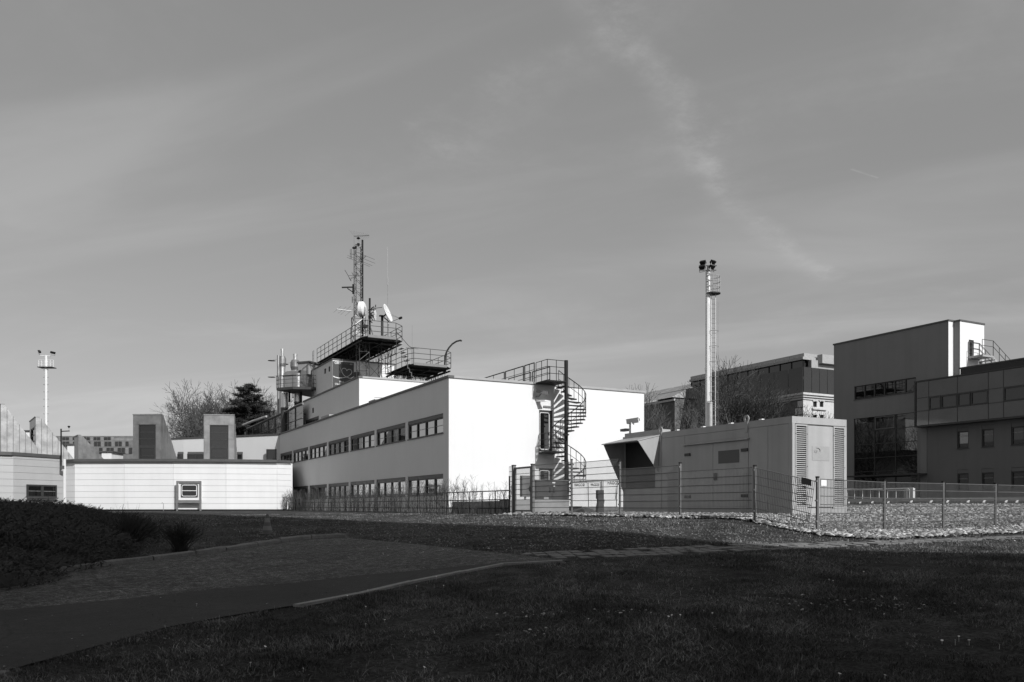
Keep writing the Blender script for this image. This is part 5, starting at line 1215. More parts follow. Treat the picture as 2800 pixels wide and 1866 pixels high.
MB().fbox(F_s, s0, s1, -.45, -.03, zk, zk1).build('body', 'steel_dark', sc); MB().fbox(F_s, s0 - .02, s1 + .02, -.47, .02, zk1, zk1 + .035).build('lid', 'steel_grey', sc)
sm = (s0 + s1) / 2
for a, b in ((s0, sm), (sm, s1)): MB().fbox(F_s, a + .01, b - .01, -.03, -.003, zk + .04, zk1 - .02).build('door', 'steel_dark', sc)
for xx in (sm - .12, sm + .06): MB().fbox(F_s, xx, xx + .035, -.003, .02, zk + .28, zk + .50).build('handle', 'steel_black', sc)
MB().prism([F_s(sm + .05, .004, zk + .52), F_s(sm + .13, .004, zk + .52), F_s(sm + .09, .004, zk + .60)], (0, -.004, 0)).build('warning_sticker', 'print_white', sc); MB().fbox(F_s, sm + .0, sm + .14, -.003, .003, zk1 - .10, zk1 - .05).build('label_plate', 'print_white', sc)
MB().fbox(F_s, sm - .38, sm - .16, -.003, .003, zk + .02, zk + .11).build('label_plate', 'coping_light', sc)
x0, x1 = onY(1428, 1, yk + .5).x, onY(1450, 1, yk + .5).x; t = thing('grey_box', 'small grey meter box on a thin stand seen through the gate', 'cabinet', (x0, yk + .5, zk))
MB().box(x0, x1, yk + .5, yk + .7, onY(1440, 1359, yk + .5).z, onY(1440, 1301, yk + .5).z).build('box', 'steel_grey', t); MB().box((x0 + x1) / 2 - .03, (x0 + x1) / 2 + .03, yk + .56, yk + .62, zk - .02, onY(1440, 1359, yk + .5).z).build('stand', 'steel_grey', t)
# basalt column
p = G(1641, 1407); m = MB(); q = []
for k, (w, z) in enumerate(((.235, -.1), (.23, .25), (.215, .5), (.20, .58), (.205, .86))):
    q.append([(p.x + w * .62 * sx_ + random.uniform(-.03, .03), p.y + w * .62 * sy_ + random.uniform(-.03, .03), p.z + z) for sx_, sy_ in ((-1, -.6), (.1, -1), (1, -.4), (.8, .8), (-.7, .8))])
for a, b in zip(q[:-1], q[1:]):
    for k in range(5): m.quad(a[k], a[(k + 1) % 5], b[(k + 1) % 5], b[k])
m.quad(*q[-1]); o = m.build('basalt_column', 'rock_dark'); tag(o, 'dark upright basalt stone behind the fence left of the container', 'stone'); recentre(o, p)
# pipe stands with printed tarpaulins beyond the fence
ps = thing('site_barrier', 'galvanised pipe barrier with white printed tarpaulins by the stair foot', 'barrier', (*atz(1625, 1, 43).xy, 1.37))
zb3 = 43.0; A3, B3 = atz(1562, 1314, zb3), atz(1690, 1312, zb3); m = MB(); m.tube(A3, B3, .03, 6); m.tube(A3 - Vector((0, 0, .08)), B3 - Vector((0, 0, .05)), .018, 6)
m.build('top_pipe', 'galv', ps)
for a, b in ((1608, 1609), (1644.5, 1645), (1649, 1648), (1688, 1684.5)): MB().tube(atz(a, 1314, zb3), Vector((*atz(b, 1, zb3).xy, hgt(*atz(b, 1, zb3).xy) - .02)), .025, 6).build('leg', 'galv', ps)
for a, b, txt, tp, sz in ((1566, 1606, 'HAGOSI', 1330, .20), (1611, 1643, 'HAGOSI', 1329, .18), (1655, 1685, 'HAGOSI', 1325, .24)):
    A4, B4 = atz(a, 1, zb3 + .05), atz(b, 1, zb3 + .05); Fq = frame(A4, B4 - A4, (-ST, -CT)); L = (B4 - A4).length
    tp_o = MB().fbox(Fq, 0, L, -.006, .006, atz(a, 1366, zb3).z, atz(a, 1318, zb3).z).build('tarpaulin', 'tarp', ps)
    letters(txt, 'lettering', 'print_black', tp_o, Fq, L * (.10 if a < 1650 else .18), .008, atz(a, tp, zb3).z, sz, squeeze=.72, bold=.004)
p = G(1655, 1396); q_ = atz(1655, 1306, camxz(p.x, p.y)[1]); b_ = atz(1787, 1311.5, camxz(p.x, p.y)[1] - 1.2); m = MB(); m.tube(p, q_, .03, 6); m.tube(q_, b_, .022, 6); m.tube(b_, (b_.x, b_.y, hgt(b_.x, b_.y)), .03, 6)
o = m.build('pipe_stand', 'galv'); tag(o, 'thin galvanised pipe stand between basalt stone and container', 'pipe'); recentre(o, p)
# builder's oddments on the ground behind the fence
for lab, px_, py_, sz, mt_ in (('dark plastic tub on the ground right of the concrete block', 1560, 1398, (.55, .4, .28), 'steel_black'), ('dark heap of rubble beside the basalt stone', 1597, 1403, (.8, .5, .22), 'rock_dark'), ('dark crate on the ground behind the container hood', 1800, 1399, (.45, .35, .16), 'steel_black')):
    p = G(px_, py_ + 3); m = MB(); n = 9; ring0 = [(p.x + sz[0] * math.cos(2 * math.pi * k / n) * random.uniform(.8, 1.1), p.y + sz[1] * math.sin(2 * math.pi * k / n) * random.uniform(.8, 1.1)) for k in range(n)]
    if 'heap' in lab:
        m.v = [(x, y, p.z - .02) for x, y in ring0] + [((x + p.x) / 2, (y + p.y) / 2, p.z + sz[2] * random.uniform(.6, 1)) for x, y in ring0] + [(p.x, p.y, p.z + sz[2] * 1.1)]
        m.f = [(k, (k + 1) % n, n + (k + 1) % n, n + k) for k in range(n)] + [(n + k, n + (k + 1) % n, 2 * n) for k in range(n)]; nm, ct_ = 'rubble_heap', 'rubble'
    elif 'tub' in lab: m.lathe(p, [(sz[0] * .8, -.02), (sz[0], sz[2]), (sz[0] * .93, sz[2]), (sz[0] * .75, .04)], 20); nm, ct_ = 'plastic_tub', 'tub'
    else:
        m.box(p.x - .4, p.x + .4, p.y - .3, p.y + .3, p.z - .02, p.z + .03)
        for k in range(3):
            z_ = p.z + .05 + k * .06
            for q0 in ((-.4, -.38, -.3, .3), (.38, .4, -.3, .3), (-.38, .38, -.3, -.28), (-.38, .38, .28, .3)): m.box(p.x + q0[0], p.x + q0[1], p.y + q0[2], p.y + q0[3], z_, z_ + .045)
        nm, ct_ = 'slatted_crate', 'crate'
    o = m.build(nm, mt_); tag(o, lab, ct_); recentre(o, p)

# ================================================================ right-hand office block
C = atz(2593.5, 878.5, 62); XT, YT0, ZTT = C.x, C.y, C.z; YT1 = onX(2280, 1, XT).y
tb = thing('studio_block', 'tall dark rendered block with strip window, curtain wall and white end faces at the right', 'building', (XT, YT0, 2.1))
FT = FX(XT); yT = lambda px_: onX(px_, 1, XT).y; zT = lambda px_, py_: onX(px_, py_, XT).z
sw = (yT(2504.5), yT(2335.5), zT(2335.5, 1094), zT(2335.5, 1057.5)); cw = (yT(2508), yT(2334.5), 2.3, zT(2334.5, 1146))
YTn = YT0
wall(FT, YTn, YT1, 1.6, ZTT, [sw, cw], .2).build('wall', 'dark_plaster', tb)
window(tb, FT, *sw, cols=6, rows=(), recess=.10, fr=.07, mull=.10, glass='glass_dark')
wy = np.linspace(cw[0], cw[1], 4); wz = np.linspace(cw[2], cw[3], 7); cwp = MB()
for y in wy: cwp.box(XT + .06, XT + .16, y - .035, y + .035, cw[2], cw[3])
for z in wz: cwp.box(XT + .05, XT + .155, cw[0], cw[1], z - .025, z + .025)
cwo = cwp.build('curtain_wall', 'steel_dark', tb)
for i in range(3):
    for j in range(6): MB().box(XT + .10, XT + .13, wy[i] + .036, wy[i + 1] - .036, wz[j] + .026, wz[j + 1] - .026).build('pane', 'glass_dark', cwo)
m = MB(); y0_, y1_ = wy[1] + .08, wy[2] - .08
for q in ((y0_, y0_ + .05, wz[5] + .05, wz[6] - .05), (y1_ - .05, y1_, wz[5] + .05, wz[6] - .05), (y0_ + .05, y1_ - .05, wz[5] + .05, wz[5] + .1), (y0_ + .05, y1_ - .05, wz[6] - .1, wz[6] - .05)): m.box(XT + .03, XT + .099, *q)
m.build('vent_light', 'steel_grey', cwo)
X2p = onY(2607.5, 1, YT0).x
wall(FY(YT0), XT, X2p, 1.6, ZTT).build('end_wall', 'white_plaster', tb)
XTr = onY(2686, 1, YT0).x
MB().box(XT - .06, XTr, YT0 - .05, YT1 + .06, ZTT, ZTT + .12).build('roof', 'coping', tb)
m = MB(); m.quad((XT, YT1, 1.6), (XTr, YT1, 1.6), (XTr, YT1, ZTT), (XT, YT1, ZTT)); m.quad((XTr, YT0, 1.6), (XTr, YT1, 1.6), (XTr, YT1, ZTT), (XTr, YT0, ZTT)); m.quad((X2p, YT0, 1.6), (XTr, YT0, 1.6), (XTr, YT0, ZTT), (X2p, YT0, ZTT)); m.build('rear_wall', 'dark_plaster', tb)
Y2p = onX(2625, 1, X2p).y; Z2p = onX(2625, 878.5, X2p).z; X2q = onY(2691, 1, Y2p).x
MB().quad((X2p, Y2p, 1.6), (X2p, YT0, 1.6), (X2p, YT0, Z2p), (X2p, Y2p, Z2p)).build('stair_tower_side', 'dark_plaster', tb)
FS = FY(Y2p); dh = (onY(2649, 1, Y2p).x, onY(2663, 1, Y2p).x, onY(2656, 977, Y2p).z, onY(2656, 930, Y2p).z)
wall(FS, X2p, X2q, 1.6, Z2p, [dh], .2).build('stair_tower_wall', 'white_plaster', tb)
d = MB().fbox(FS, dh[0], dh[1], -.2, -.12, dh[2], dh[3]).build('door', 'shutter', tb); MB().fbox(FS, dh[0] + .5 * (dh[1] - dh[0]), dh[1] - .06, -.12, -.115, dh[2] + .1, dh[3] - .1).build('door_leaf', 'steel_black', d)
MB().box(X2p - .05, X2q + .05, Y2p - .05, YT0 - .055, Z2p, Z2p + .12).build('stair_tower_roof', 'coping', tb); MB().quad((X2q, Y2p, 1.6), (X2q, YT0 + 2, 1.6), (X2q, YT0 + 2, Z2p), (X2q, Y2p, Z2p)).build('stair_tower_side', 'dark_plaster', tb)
# lower wing: overhanging glass storey, rendered ground floors, ribbed attic
XB = XT - 1.1; YB0 = onX(2501, 1, XB).y; ZB1, ZB0 = onX(2501, 1047, XB).z, onX(2501, 1166, XB).z; YN = 24.0; FB = FX(XB)
lw = thing('glass_storey_wing', 'low dark wing with overhanging glass-panelled storey at the right edge', 'building', (XB, YB0, 2.1))
MB().box(XB + .06, XB + 12, YN, YB0, ZB0 + .02, ZB1 - .02).build('storey_body', 'steel_dark', lw)
MB().box(XB - .05, XB + 12, YN - .05, YB0 + .03, ZB1, ZB1 + .10).build('roof_edge', 'steel_dark', lw); MB().box(XB - .02, XB + 12, YN, YB0 + .02, ZB0 - .10, ZB0).build('soffit', 'steel_dark', lw)
MB().box(XB - .03, XB + .06, YB0 - .10, YB0 + .02, ZB0, ZB1).build('corner_post', 'steel_dark', lw)
js = [onX(a, 1, XB).y for a in (2506, 2539.5, 2618, 2702.4, 2744)] + [onX(2744, 1, XB).y - 5.2, YN]
zr = [ZB0, onX(2506, 1126, XB).z, onX(2506, 1090.5, XB).z, ZB1]
for i, (a, b) in enumerate(zip(js[:-1], js[1:])):
    y0_, y1_ = min(a, b), max(a, b)
    for j in range(3):
        if j == 1 and i in (1, 2, 4, 5):
            m_ = y0_ + (y1_ - y0_) * .56
            for q0, q1 in ((y0_, m_), (m_, y1_)): window(lw, lambda u, n, z: FB(u, n, z), q0 + .02, q1 - .02, zr[1] + .02, zr[2] - .02, cols=1, rows=(), recess=.0, fr=.08, sill=False, glass='glass_soft', fm='steel_dark')
        else: MB().box(XB - .002 * (j + 1), XB + .05, y0_ + .025, y1_ - .025, zr[j] + .025, zr[j + 1] - .025).build('glass_panel', 'panel_glass', lw)
    MB().box(XB - .02, XB + .03, y0_ - .02, y0_ + .02, ZB0, ZB1).build('joint_rail', 'steel_dark', lw)
for z in zr[1:3]: MB().box(XB - .016, XB + .03, YN, YB0 - .1, z - .022, z + .022).build('joint_rail', 'steel_dark', lw)
XW_ = XT - .35; FW_ = FX(XW_); yW = lambda px_: onX(px_, 1, XW_).y; zW = lambda px_, py_: onX(px_, py_, XW_).z
hw = []
for a, b in ((2617, 2648.5), (2684, 2717.5), (2764.5, 2801)):
    hw.append((yW(b), yW(a), zW(2617, 1228), zW(2617, 1170))); hw.append((yW(b), yW(a), zW(2617, 1342), zW(2617, 1285)))
m = wall(FW_, YN, YB0 - .5, 1.5, ZB0 - .08, hw, .2); m.quad((XW_, YB0 - .5, 1.5), (XT + 3, YB0 - .5, 1.5), (XT + 3, YB0 - .5, ZB0), (XW_, YB0 - .5, ZB0)); m.build('wall', 'wing_plaster', lw)
for k, h in enumerate(hw): window(lw, FW_, *h, cols=1, rows=(.72,), recess=.10, fr=.09, box=.28, glass='glass_dark' if k < 2 else 'glass_soft', sill=True, boxmat='wing_plaster')
y_ = yW(2517); MB().box(XW_ - .02, XW_ + .3, y_, YB0 - .48, 1.6, ZB0 - .1).build('pier', 'dark_plaster', lw)  # lighter plaster box stands in for the sunlit strip here
XA = XT - .3; ZA1 = onX(2625, 1009.5, XA).z; yA = onX(2626, 1, XA).y
MB().box(XA + .03, XA + 10, YN, yA, ZB1 + .1, ZA1).build('attic_body', 'steel_dark', lw); MB().box(XA - .05, XA + 10, YN, yA + .08, ZA1, ZA1 + .10).build('attic_coping', 'coping', lw)
nr_ = 9
for k in range(nr_): z0 = ZB1 + .14 + (ZA1 - ZB1 - .16) * k / nr_; MB().box(XA - .012, XA + .029, YN, yA, z0, z0 + (ZA1 - ZB1 - .16) / nr_ * .72).build('rib', 'steel_dark', lw)
# canopy and railing at the entrance
q0, q1 = onX(2316, 1302, XT - 1.3), onX(2513, 1294, XT - 1.3); MB().box(XT - 1.3, XT - .01, q1.y, q0.y, q1.z - .12, q1.z).build('canopy', 'steel_dark', tb); MB().box(XT - 1.25, XT - 1.15, q1.y + .02, q1.y + .14, 1.9, q1.z - .12).build('canopy_post', 'steel_dark', tb)
for a, b, c, d_ in ((2448, 2462, 1317, 1328), (2464, 2476, 1317, 1326), (2489, 2504, 1298, 1307), (2490, 2504, 1311, 1324), (2491, 2504, 1327, 1337)):
    y0_, y1_ = yT(b), yT(a); MB().box(XT + .09, XT + .098, y0_, y1_, zT(a, d_), zT(a, c)).build('poster', 'steel_grey', cwo)
en = thing('entrance_railing', 'pale railing along the entrance ramp of the studio block', 'railing', (*onX(2420, 1, XT - 4).xy, 2.0))
XE = XT - 4; a, b = onX(2316, 1339, XE), onX(2498, 1337, XE); zr_ = (a.z + b.z) / 2; MB().tube((XE, a.y, zr_), (XE, b.y, zr_), .05, 6).build('rail', 'mast_paint', en)
for k in range(9): y = a.y + (b.y - a.y) * k / 8; MB().tube((XE, y, hgt(XE, y) - .1), (XE, y, zr_), .035, 6).build('post', 'mast_paint', en)
for px_ in (2482, 2496): y = onX(px_, 1, XE).y; MB().box(XE - .1, XE + .1, y - .1, y + .1, hgt(XE, y), zr_ + .02).build('pier', 'mast_paint', en)
# roof stair beside the white stair tower
rs = thing('roof_stair', 'small steel roof stair with railing beside the white stair tower', 'stairs', (dh[0], Y2p - .5, dh[2]))
MB().box(dh[0] - .1, dh[1] + .6, Y2p - 1.1, Y2p - .02, dh[2] - .14, dh[2]).build('landing', 'coping_light', rs)
xs0 = dh[1] + .6
for k in range(7): MB().box(xs0 + .28 * k, xs0 + .28 * k + .25, Y2p - 1.1, Y2p - .02, dh[2] - .14 - .17 * (k + 1), dh[2] - .17 * (k + 1) - .09).build('step', 'coping_light', rs)
for yy in (Y2p - 1.1, Y2p - .05):
    path_ = [V3(dh[0] - .1, yy, dh[2]), V3(xs0, yy, dh[2]), V3(xs0 + 2.2, yy, dh[2] - 1.3)]; guard(path_, 1.1, (1, .6), .022, .025, .9).build('railing', 'steel_dark', rs)
    MB().prism([V3(xs0, yy, dh[2] - .02), V3(xs0 + 2.2, yy, dh[2] - 1.35), V3(xs0 + 2.2, yy, dh[2] - 1.6), V3(xs0, yy, dh[2] - .25)], (0, .03, 0)).build('stringer', 'coping_light', rs)
m = MB()
for k in range(3): x = dh[0] - .1 + .03 * k; m.tube((x, Y2p - 1.1, dh[2]), (x - .15, Y2p - 1.1, ZA1), .012, 4)
m.build('ladder', 'steel_dark', rs)

# ---- low white walls along the approach road
for nm, X_, pt, th_, lab in (('road_wall', 50.0, 1361, .20, 'far pale low wall along the approach road below the studio block'), ('road_wall', 46.5, 1372.5, .16, 'near pale low kerb wall at the top of the gravel bank')):
    a, b = onX(2305, pt, X_), onX(3000, pt, X_); z = EYE + (HYP - pt) / FPX * camxz(X_, (a.y + b.y) / 2)[1]
    r = thing(nm, lab, 'wall', (X_, (a.y + b.y) / 2, 1.7)); n = 14; yv = np.linspace(b.y, a.y, n + 1)
    for k in range(n): MB().box(X_, X_ + .25, yv[k] + .01, yv[k + 1] - .01, min(hgt(X_, yv[k]), hgt(X_, yv[k + 1])) - .5, z + random.uniform(-.01, .01)).build('wall_block', 'concrete' if 'near' in lab else 'old_stone', r)
a = [V3(50.3, y, 0) for y in (24, 40, 58, 66)]; b = [V3(56.9, y, 0) for y in (24, 40, 58, 66)]; sheet([(46.8, 22), (46.8, 66)], [(49.9, 22), (49.9, 66)], 20, 5, .03, 'approach_road', 'asphalt_old')
# ---- small tilted panels lying at the top of the gravel
for k, (px_, w) in enumerate(((2400, 1.5), (2510, 1.5), (2610, 1.5), (2712, 1.6), (2800, 1.5), (2330, 1.2))):
    p = G(px_, 1381.5); t = thing('tilted_panel', ['dark tilted panel on white brackets on the gravel bank, ' + ('second from the container', 'third from the container', 'fourth from the container', 'fifth from the container', 'farthest right at the picture edge', 'nearest to the container')[k]][0], 'panel', tuple(p), 'tilted panels on the gravel bank')
    for q in (-.3, .28):
        c_ = p + Vector((CT, -ST, 0)) * w * q; MB().prism([c_, c_ + Vector((CT, -ST, 0)) * .10, c_ + Vector((CT, -ST, 0)) * .24 + Vector((0, 0, .20)), c_ + Vector((CT, -ST, 0)) * .15 + Vector((0, 0, .20))], (ST * .05, CT * .05, 0)).build('bracket', 'white_paint', t)
    a_, b_ = p - Vector((CT, -ST, 0)) * w / 2, p + Vector((CT, -ST, 0)) * w / 2; f_ = Vector((-ST, -CT, 0))
    MB().prism([a_ + f_ * .35 + Vector((0, 0, .02)), b_ + f_ * .35 + Vector((0, 0, .02)), b_ - f_ * .3 + Vector((0, 0, .10)), a_ - f_ * .3 + Vector((0, 0, .10))], (0, 0, .06)).build('panel', 'solar', t)

# ================================================================ old villa with modern glass penthouse
C = atz(2196, 1075, 100); XO, YO = C.x, C.y; ZO = C.z; YOb = onX(1745, 1, XO).y; FO = FX(XO)
ov = thing('old_villa', 'old ivy-covered stone building with a modern glass penthouse behind the bare trees', 'building', (XO, YO, 1.5))
zO = lambda py_: EYE + (HYP - py_) / FPX * 100
hs = []; zrow = [(zO(1150), zO(1116)), (zO(1240), zO(1195)), (zO(1330), zO(1285))]
for k in range(9):
    y0_ = YO + 4.5 + k * 5.2
    for a, b in zrow: hs.append((y0_, y0_ + 1.7, a, b))
wall(FO, YO, YOb, 1, ZO, hs, .3).build('wall', 'old_wall', ov)
for h in hs: window(ov, FO, *h, cols=2, rows=(.6,), recess=.2, fr=.1, glass='glass_dark', sill=True)
XOr = onY(2290, 1, YO).x; FOy = FY(YO)
wl = []
for a, b in ((2223.5, 2233.5), (2241.5, 2251.5)):
    for p0, p1 in ((1113, 1097), (1153, 1134)): wl.append((onY(a, 1, YO).x, onY(b, 1, YO).x, onY(a, p0, YO).z, onY(a, p1, YO).z))
m = wall(FOy, XO, XOr, 1, ZO, wl, .3); m.quad((XOr, YO, 1), (XOr, YOb, 1), (XOr, YOb, ZO), (XOr, YO, ZO)); m.build('wall', 'old_stone', ov)
for h in wl:
    w = window(ov, FOy, *h, cols=2, rows=(), recess=.15, fr=.06, glass='glass_dark', sill=False)
    m = MB(); c = (h[0] + h[1]) / 2; r0 = (h[1] - h[0]) / 2
    for k in range(8):
        a, b = math.pi * k / 8, math.pi * (k + 1) / 8
        m.hexa([FOy(c + r0 * math.cos(a), .01, h[3] - .1 + .25 * r0 * math.sin(a)), FOy(c + r0 * math.cos(b), .01, h[3] - .1 + .25 * r0 * math.sin(b)), FOy(c + (r0 + .14) * math.cos(b), .01, h[3] + (r0 * .3 + .14) * math.sin(b)), FOy(c + (r0 + .14) * math.cos(a), .01, h[3] + (r0 * .3 + .14) * math.sin(a))] + [FOy(c + r0 * math.cos(a), .12, h[3] - .1 + .25 * r0 * math.sin(a)), FOy(c + r0 * math.cos(b), .12, h[3] - .1 + .25 * r0 * math.sin(b)), FOy(c + (r0 + .14) * math.cos(b), .12, h[3] + (r0 * .3 + .14) * math.sin(b)), FOy(c + (r0 + .14) * math.cos(a), .12, h[3] + (r0 * .3 + .14) * math.sin(a))])
    m.build('arch', 'old_stone', w)
zs_ = onY(2225, 1116, YO).z; MB().fbox(FOy, onY(2219, 1, YO).x, onY(2258, 1, YO).x, .002, .22, zs_ - .2, zs_).build('sill_course', 'old_stone', ov)
for k in range(10):
    z0 = ZO - .9 - k * .85; w = 1.05 if k % 2 else .7
    MB().box(XO - .06, XO + w, YO - .07, YO + .8 + (.4 if k % 2 else 0), z0 - .75, z0).build('quoin', 'old_stone', ov)
for k, (d_, h_) in enumerate(((.15, .3), (.35, .25), (.55, .2))): MB().box(XO - d_, XOr, YO - d_, YOb, ZO - .75 + .25 * k, ZO - .75 + .25 * k + .245).build('cornice', 'old_stone', ov)
# penthouse
Zb0, Zb1 = ZO + .02, onX(2194, 1003, XO).z
n = 14; yv = np.linspace(YO + .1, YOb, n + 1)
for k in range(n): MB().box(XO + .1, XO + .16, yv[k] + .03, yv[k + 1] - .03, Zb0, Zb1 + (k > 11) * -1).build('balustrade_pane', 'smoked', ov)
xv = np.linspace(XO + .2, XOr - .3, 5)
for k in range(4): MB().box(xv[k] + .03, xv[k + 1] - .03, YO + .1, YO + .16, Zb0, Zb1).build('balustrade_pane', 'smoked', ov)
MB().box(XO + .17, XOr - .3, YO + .17, YOb, ZO + 1.65, ZO + 2.0).build('floor_slab', 'steel_grey', ov)
XP = XO + 1.6; Yp0 = YO + 1.4; yPe = onX(1886, 1, XP).y; Zp1 = onX(2188, 985, XP).z
yv = np.linspace(Yp0 + .3, yPe, 12)
for k in range(11): MB().box(XP + .3, XP + .35, yv[k] + .06, yv[k + 1] - .06, ZO, Zp1).build('pane', 'glass_dark', ov)
for y in yv: MB().box(XP + .24, XP + .40, y - .06, y + .06, ZO, Zp1).build('mullion', 'steel_black', ov)
MB().box(XP + .45, XOr, Yp0 + .5, yPe, ZO + .1, Zp1 + .02).build('penthouse_core', 'steel_black', ov)
Zs0, Zs1, Zs2 = Zp1, onX(2190, 977, XP).z, onX(2190, 966, XP).z
for k in range(9):
    a, b = Yp0 + (yPe - Yp0) * k / 9, Yp0 + (yPe - Yp0) * (k + 1) / 9
    MB().box(XP - .1, XOr + .5, a + .02, b - .02, Zs0 + .02, Zs1).build('fascia_panel', 'coping_light', ov); MB().box(XP + .3, XOr + .4, a + .22, b + .18, Zs1 + .01, Zs2).build('roof_panel', 'coping_light', ov)
MB().box(XP + 2.2, XOr + 2, Yp0 - .9, Yp0 - .1, Zs0 - .4, Zs2 - .15).build('end_fascia', 'coping_light', ov); MB().box(XP + 1.0, XOr + 1.5, Yp0 - .3, Yp0 + .25, ZO + 2.0, Zs0).build('end_wall', 'coping_light', ov)
# lower neighbour with bright metal roof
C = atz(1845, 1040, 118); ln = thing('metal_roof_house', 'distant house with bright sloping metal roof behind the office roof edge', 'building', (C.x, C.y, 1.5)); XL_, YL_ = C.x, C.y; ZL_ = C.z
ye = onX(1700, 1, XL_).y; MB().box(XL_, XL_ + 12, YL_, ye, 1, ZL_ - 2.6).build('wall', 'old_wall', ln)
for k in range(4):
    a, b = YL_ + (ye - YL_) * k / 4, YL_ + (ye - YL_) * (k + 1) / 4
    MB().prism([V3(XL_ - .4, a + .1, ZL_ - 2.4), V3(XL_ - .4, b - .1, ZL_ - 2.4), V3(XL_ + 5, b - .1, ZL_), V3(XL_ + 5, a + .1, ZL_)], (0, 0, .15)).build('roof_sheet', 'steel_bright', ln)
MB().prism([V3(XL_ - .4, YL_, ZL_ - 2.4), V3(XL_ + 5, YL_, ZL_), V3(XL_ + 10, YL_, ZL_ - 2.4)], (0, .2, 0)).build('gable', 'coping_light', ln); MB().box(XL_ - .2, XL_, YL_ - .1, ye, ZL_ - 2.9, ZL_ - 2.62).build('cornice', 'old_stone', ln)

# ---- distant glass building at the left
gb = thing('distant_glass_building', 'distant low building of stepped glass panes behind the left lanterns', 'building', (*atz(260, 1, 135).xy, 1.4))
for j, (pa, pb, p0, p1, zz_) in enumerate(((160, 312, 1195, 1208, 135), (170, 352, 1207, 1223, 133), (270, 362, 1224, 1243, 131))):
    A_, B_2 = atz(pa, 1, zz_), atz(pb, 1, zz_); Fq = frame(A_, B_2 - A_, (-ST, -CT)); L = (B_2 - A_).length; n = int((pb - pa) / 9.5)
    za_, zb_ = atz(pa, p1, zz_).z, atz(pa, p0, zz_).z; sl = .35
    MB().fbox(Fq, -1, L + 6, -8, -.1, 1.0, zb_ + .15).build('storey', 'zinc_dark', gb)
    for k in range(n): MB().fbox(Fq, L * k / n + .06, L * (k + 1) / n - .06, -.08, 0, za_ + .1, zb_ - .05).build('pane', 'glass_soft' if (k * 7 + j) % 3 else 'zinc', gb)
A_, B_2 = atz(312, 1, 134), atz(375, 1, 134); Fq = frame(A_, B_2 - A_, (-ST, -CT)); MB().fbox(Fq, 0, (B_2 - A_).length, -6, 0, 1, atz(312, 1199, 134).z).build('bright_bay', 'zinc', gb)
# white roof pieces between the lanterns
for k, (pa, pb, p0, z_) in enumerate(((184, 203, 1214, 84), (278, 305, 1234, 84), (68, 82, 1177, 86))):
    A_, B_2 = atz(pa, 1, z_), atz(pb, 1, z_); Fq = frame(A_, B_2 - A_, (-ST, -CT)); t = thing('roof_box', ['white roof box left of the dark wedge lantern', 'white roof box right of the dark wedge lantern', 'white roof box between the two left zinc lanterns'][k], 'roof box', (*((A_ + B_2) / 2).xy, ZA)); L = (B_2 - A_).length
    MB().fbox(Fq, 0, L, -2.5, 0, ZA - .2, atz(pa, p0 + 3, z_).z).build('wall', 'cladding', t); MB().fbox(Fq, -.2, L + .2, -2.6, .15, atz(pa, p0 + 3, z_).z, atz(pa, p0, z_).z).build('cap', 'coping', t)

# ================================================================ floodlight masts, sensor pole, cone
def floodlight(root, c, d, w=.34):
    d = Vector(d).normalized(); s = d.cross(Vector((0, 0, 1))).normalized(); u = s.cross(d); c = Vector(c)
    q = [c + s * a * w + u * b - d * .12 for a, b in ((-.5, -.10), (.5, -.10), (.5, .10), (-.5, .10))]; o = MB().hexa(q + [c + s * a * w * 1.1 + u * b * 1.2 + d * .05 for a, b in ((-.5, -.10), (.5, -.10), (.5, .10), (-.5, .10))]).build('floodlight', 'steel_black', root)
    MB().path([c - s * w * .5, c - s * w * .5 - Vector((0, 0, .26)), c + s * w * .5 - Vector((0, 0, .26)), c + s * w * .5], .02, 5).build('yoke', 'galv', o)
    return o
zm_ = 52.0; P = lambda px_, py_: atz(px_, py_, zm_); B0 = P(1935.5, 1)
fm = thing('floodlight_mast', 'tall pale floodlight mast with basket and caged ladder behind the container', 'light mast', (B0.x, B0.y, hgt(B0.x, B0.y)))
MB().tube((B0.x, B0.y, 1.2), (B0.x, B0.y, P(1935, 740).z), .17, 10, r2=.14).build('shaft', 'mast_paint', fm)
R_ = Vector((CT, -ST, 0)); F_ = Vector((ST, CT, 0))
zt1, zt2 = P(1935, 727).z, P(1935, 743).z; m = MB(); m.tube((B0.x, B0.y, zt2 - .3), (B0.x, B0.y, zt1), .05, 6); m.tube(Vector((B0.x, B0.y, zt1)) - R_ * .55, Vector((B0.x, B0.y, zt1)) + R_ * .55, .03, 5); m.tube(Vector((B0.x, B0.y, zt2)) - R_ * .6 - F_ * .3, Vector((B0.x, B0.y, zt2)) + R_ * .45 - F_ * .3, .03, 5); m.build('crossarm', 'steel_dark', fm)
for px_, py_ in ((1922, 719), (1950, 718)): floodlight(fm, P(px_, py_), -F_ * .4 + R_ * (.3 if px_ > 1935 else -.3) + Vector((0, 0, -.55)))
for px_, py_ in ((1917, 736), (1944, 735)): floodlight(fm, P(px_, py_) - F_ * .3, -F_ * .4 + R_ * (.3 if px_ > 1935 else -.3) + Vector((0, 0, -.55)))
pc_ = P(1950, 802); m = MB(); m.lathe((pc_.x, pc_.y, pc_.z), [(.45, -.06), (.45, 0)], 16); m.build('basket_floor', 'steel_dark', fm)
m = MB(); zb1 = P(1950, 757).z
for k in range(8): an_ = 2 * math.pi * k / 8; m.tube((pc_.x + .43 * math.cos(an_), pc_.y + .43 * math.sin(an_), pc_.z), (pc_.x + .43 * math.cos(an_), pc_.y + .43 * math.sin(an_), zb1), .022, 5)
for f in (.35, .68, 1.0):
    pts = [Vector((pc_.x + .43 * math.cos(a), pc_.y + .43 * math.sin(a), pc_.z + (zb1 - pc_.z) * f)) for a in np.linspace(0, 2 * math.pi, 17)]; m.path(pts, .022, 5)
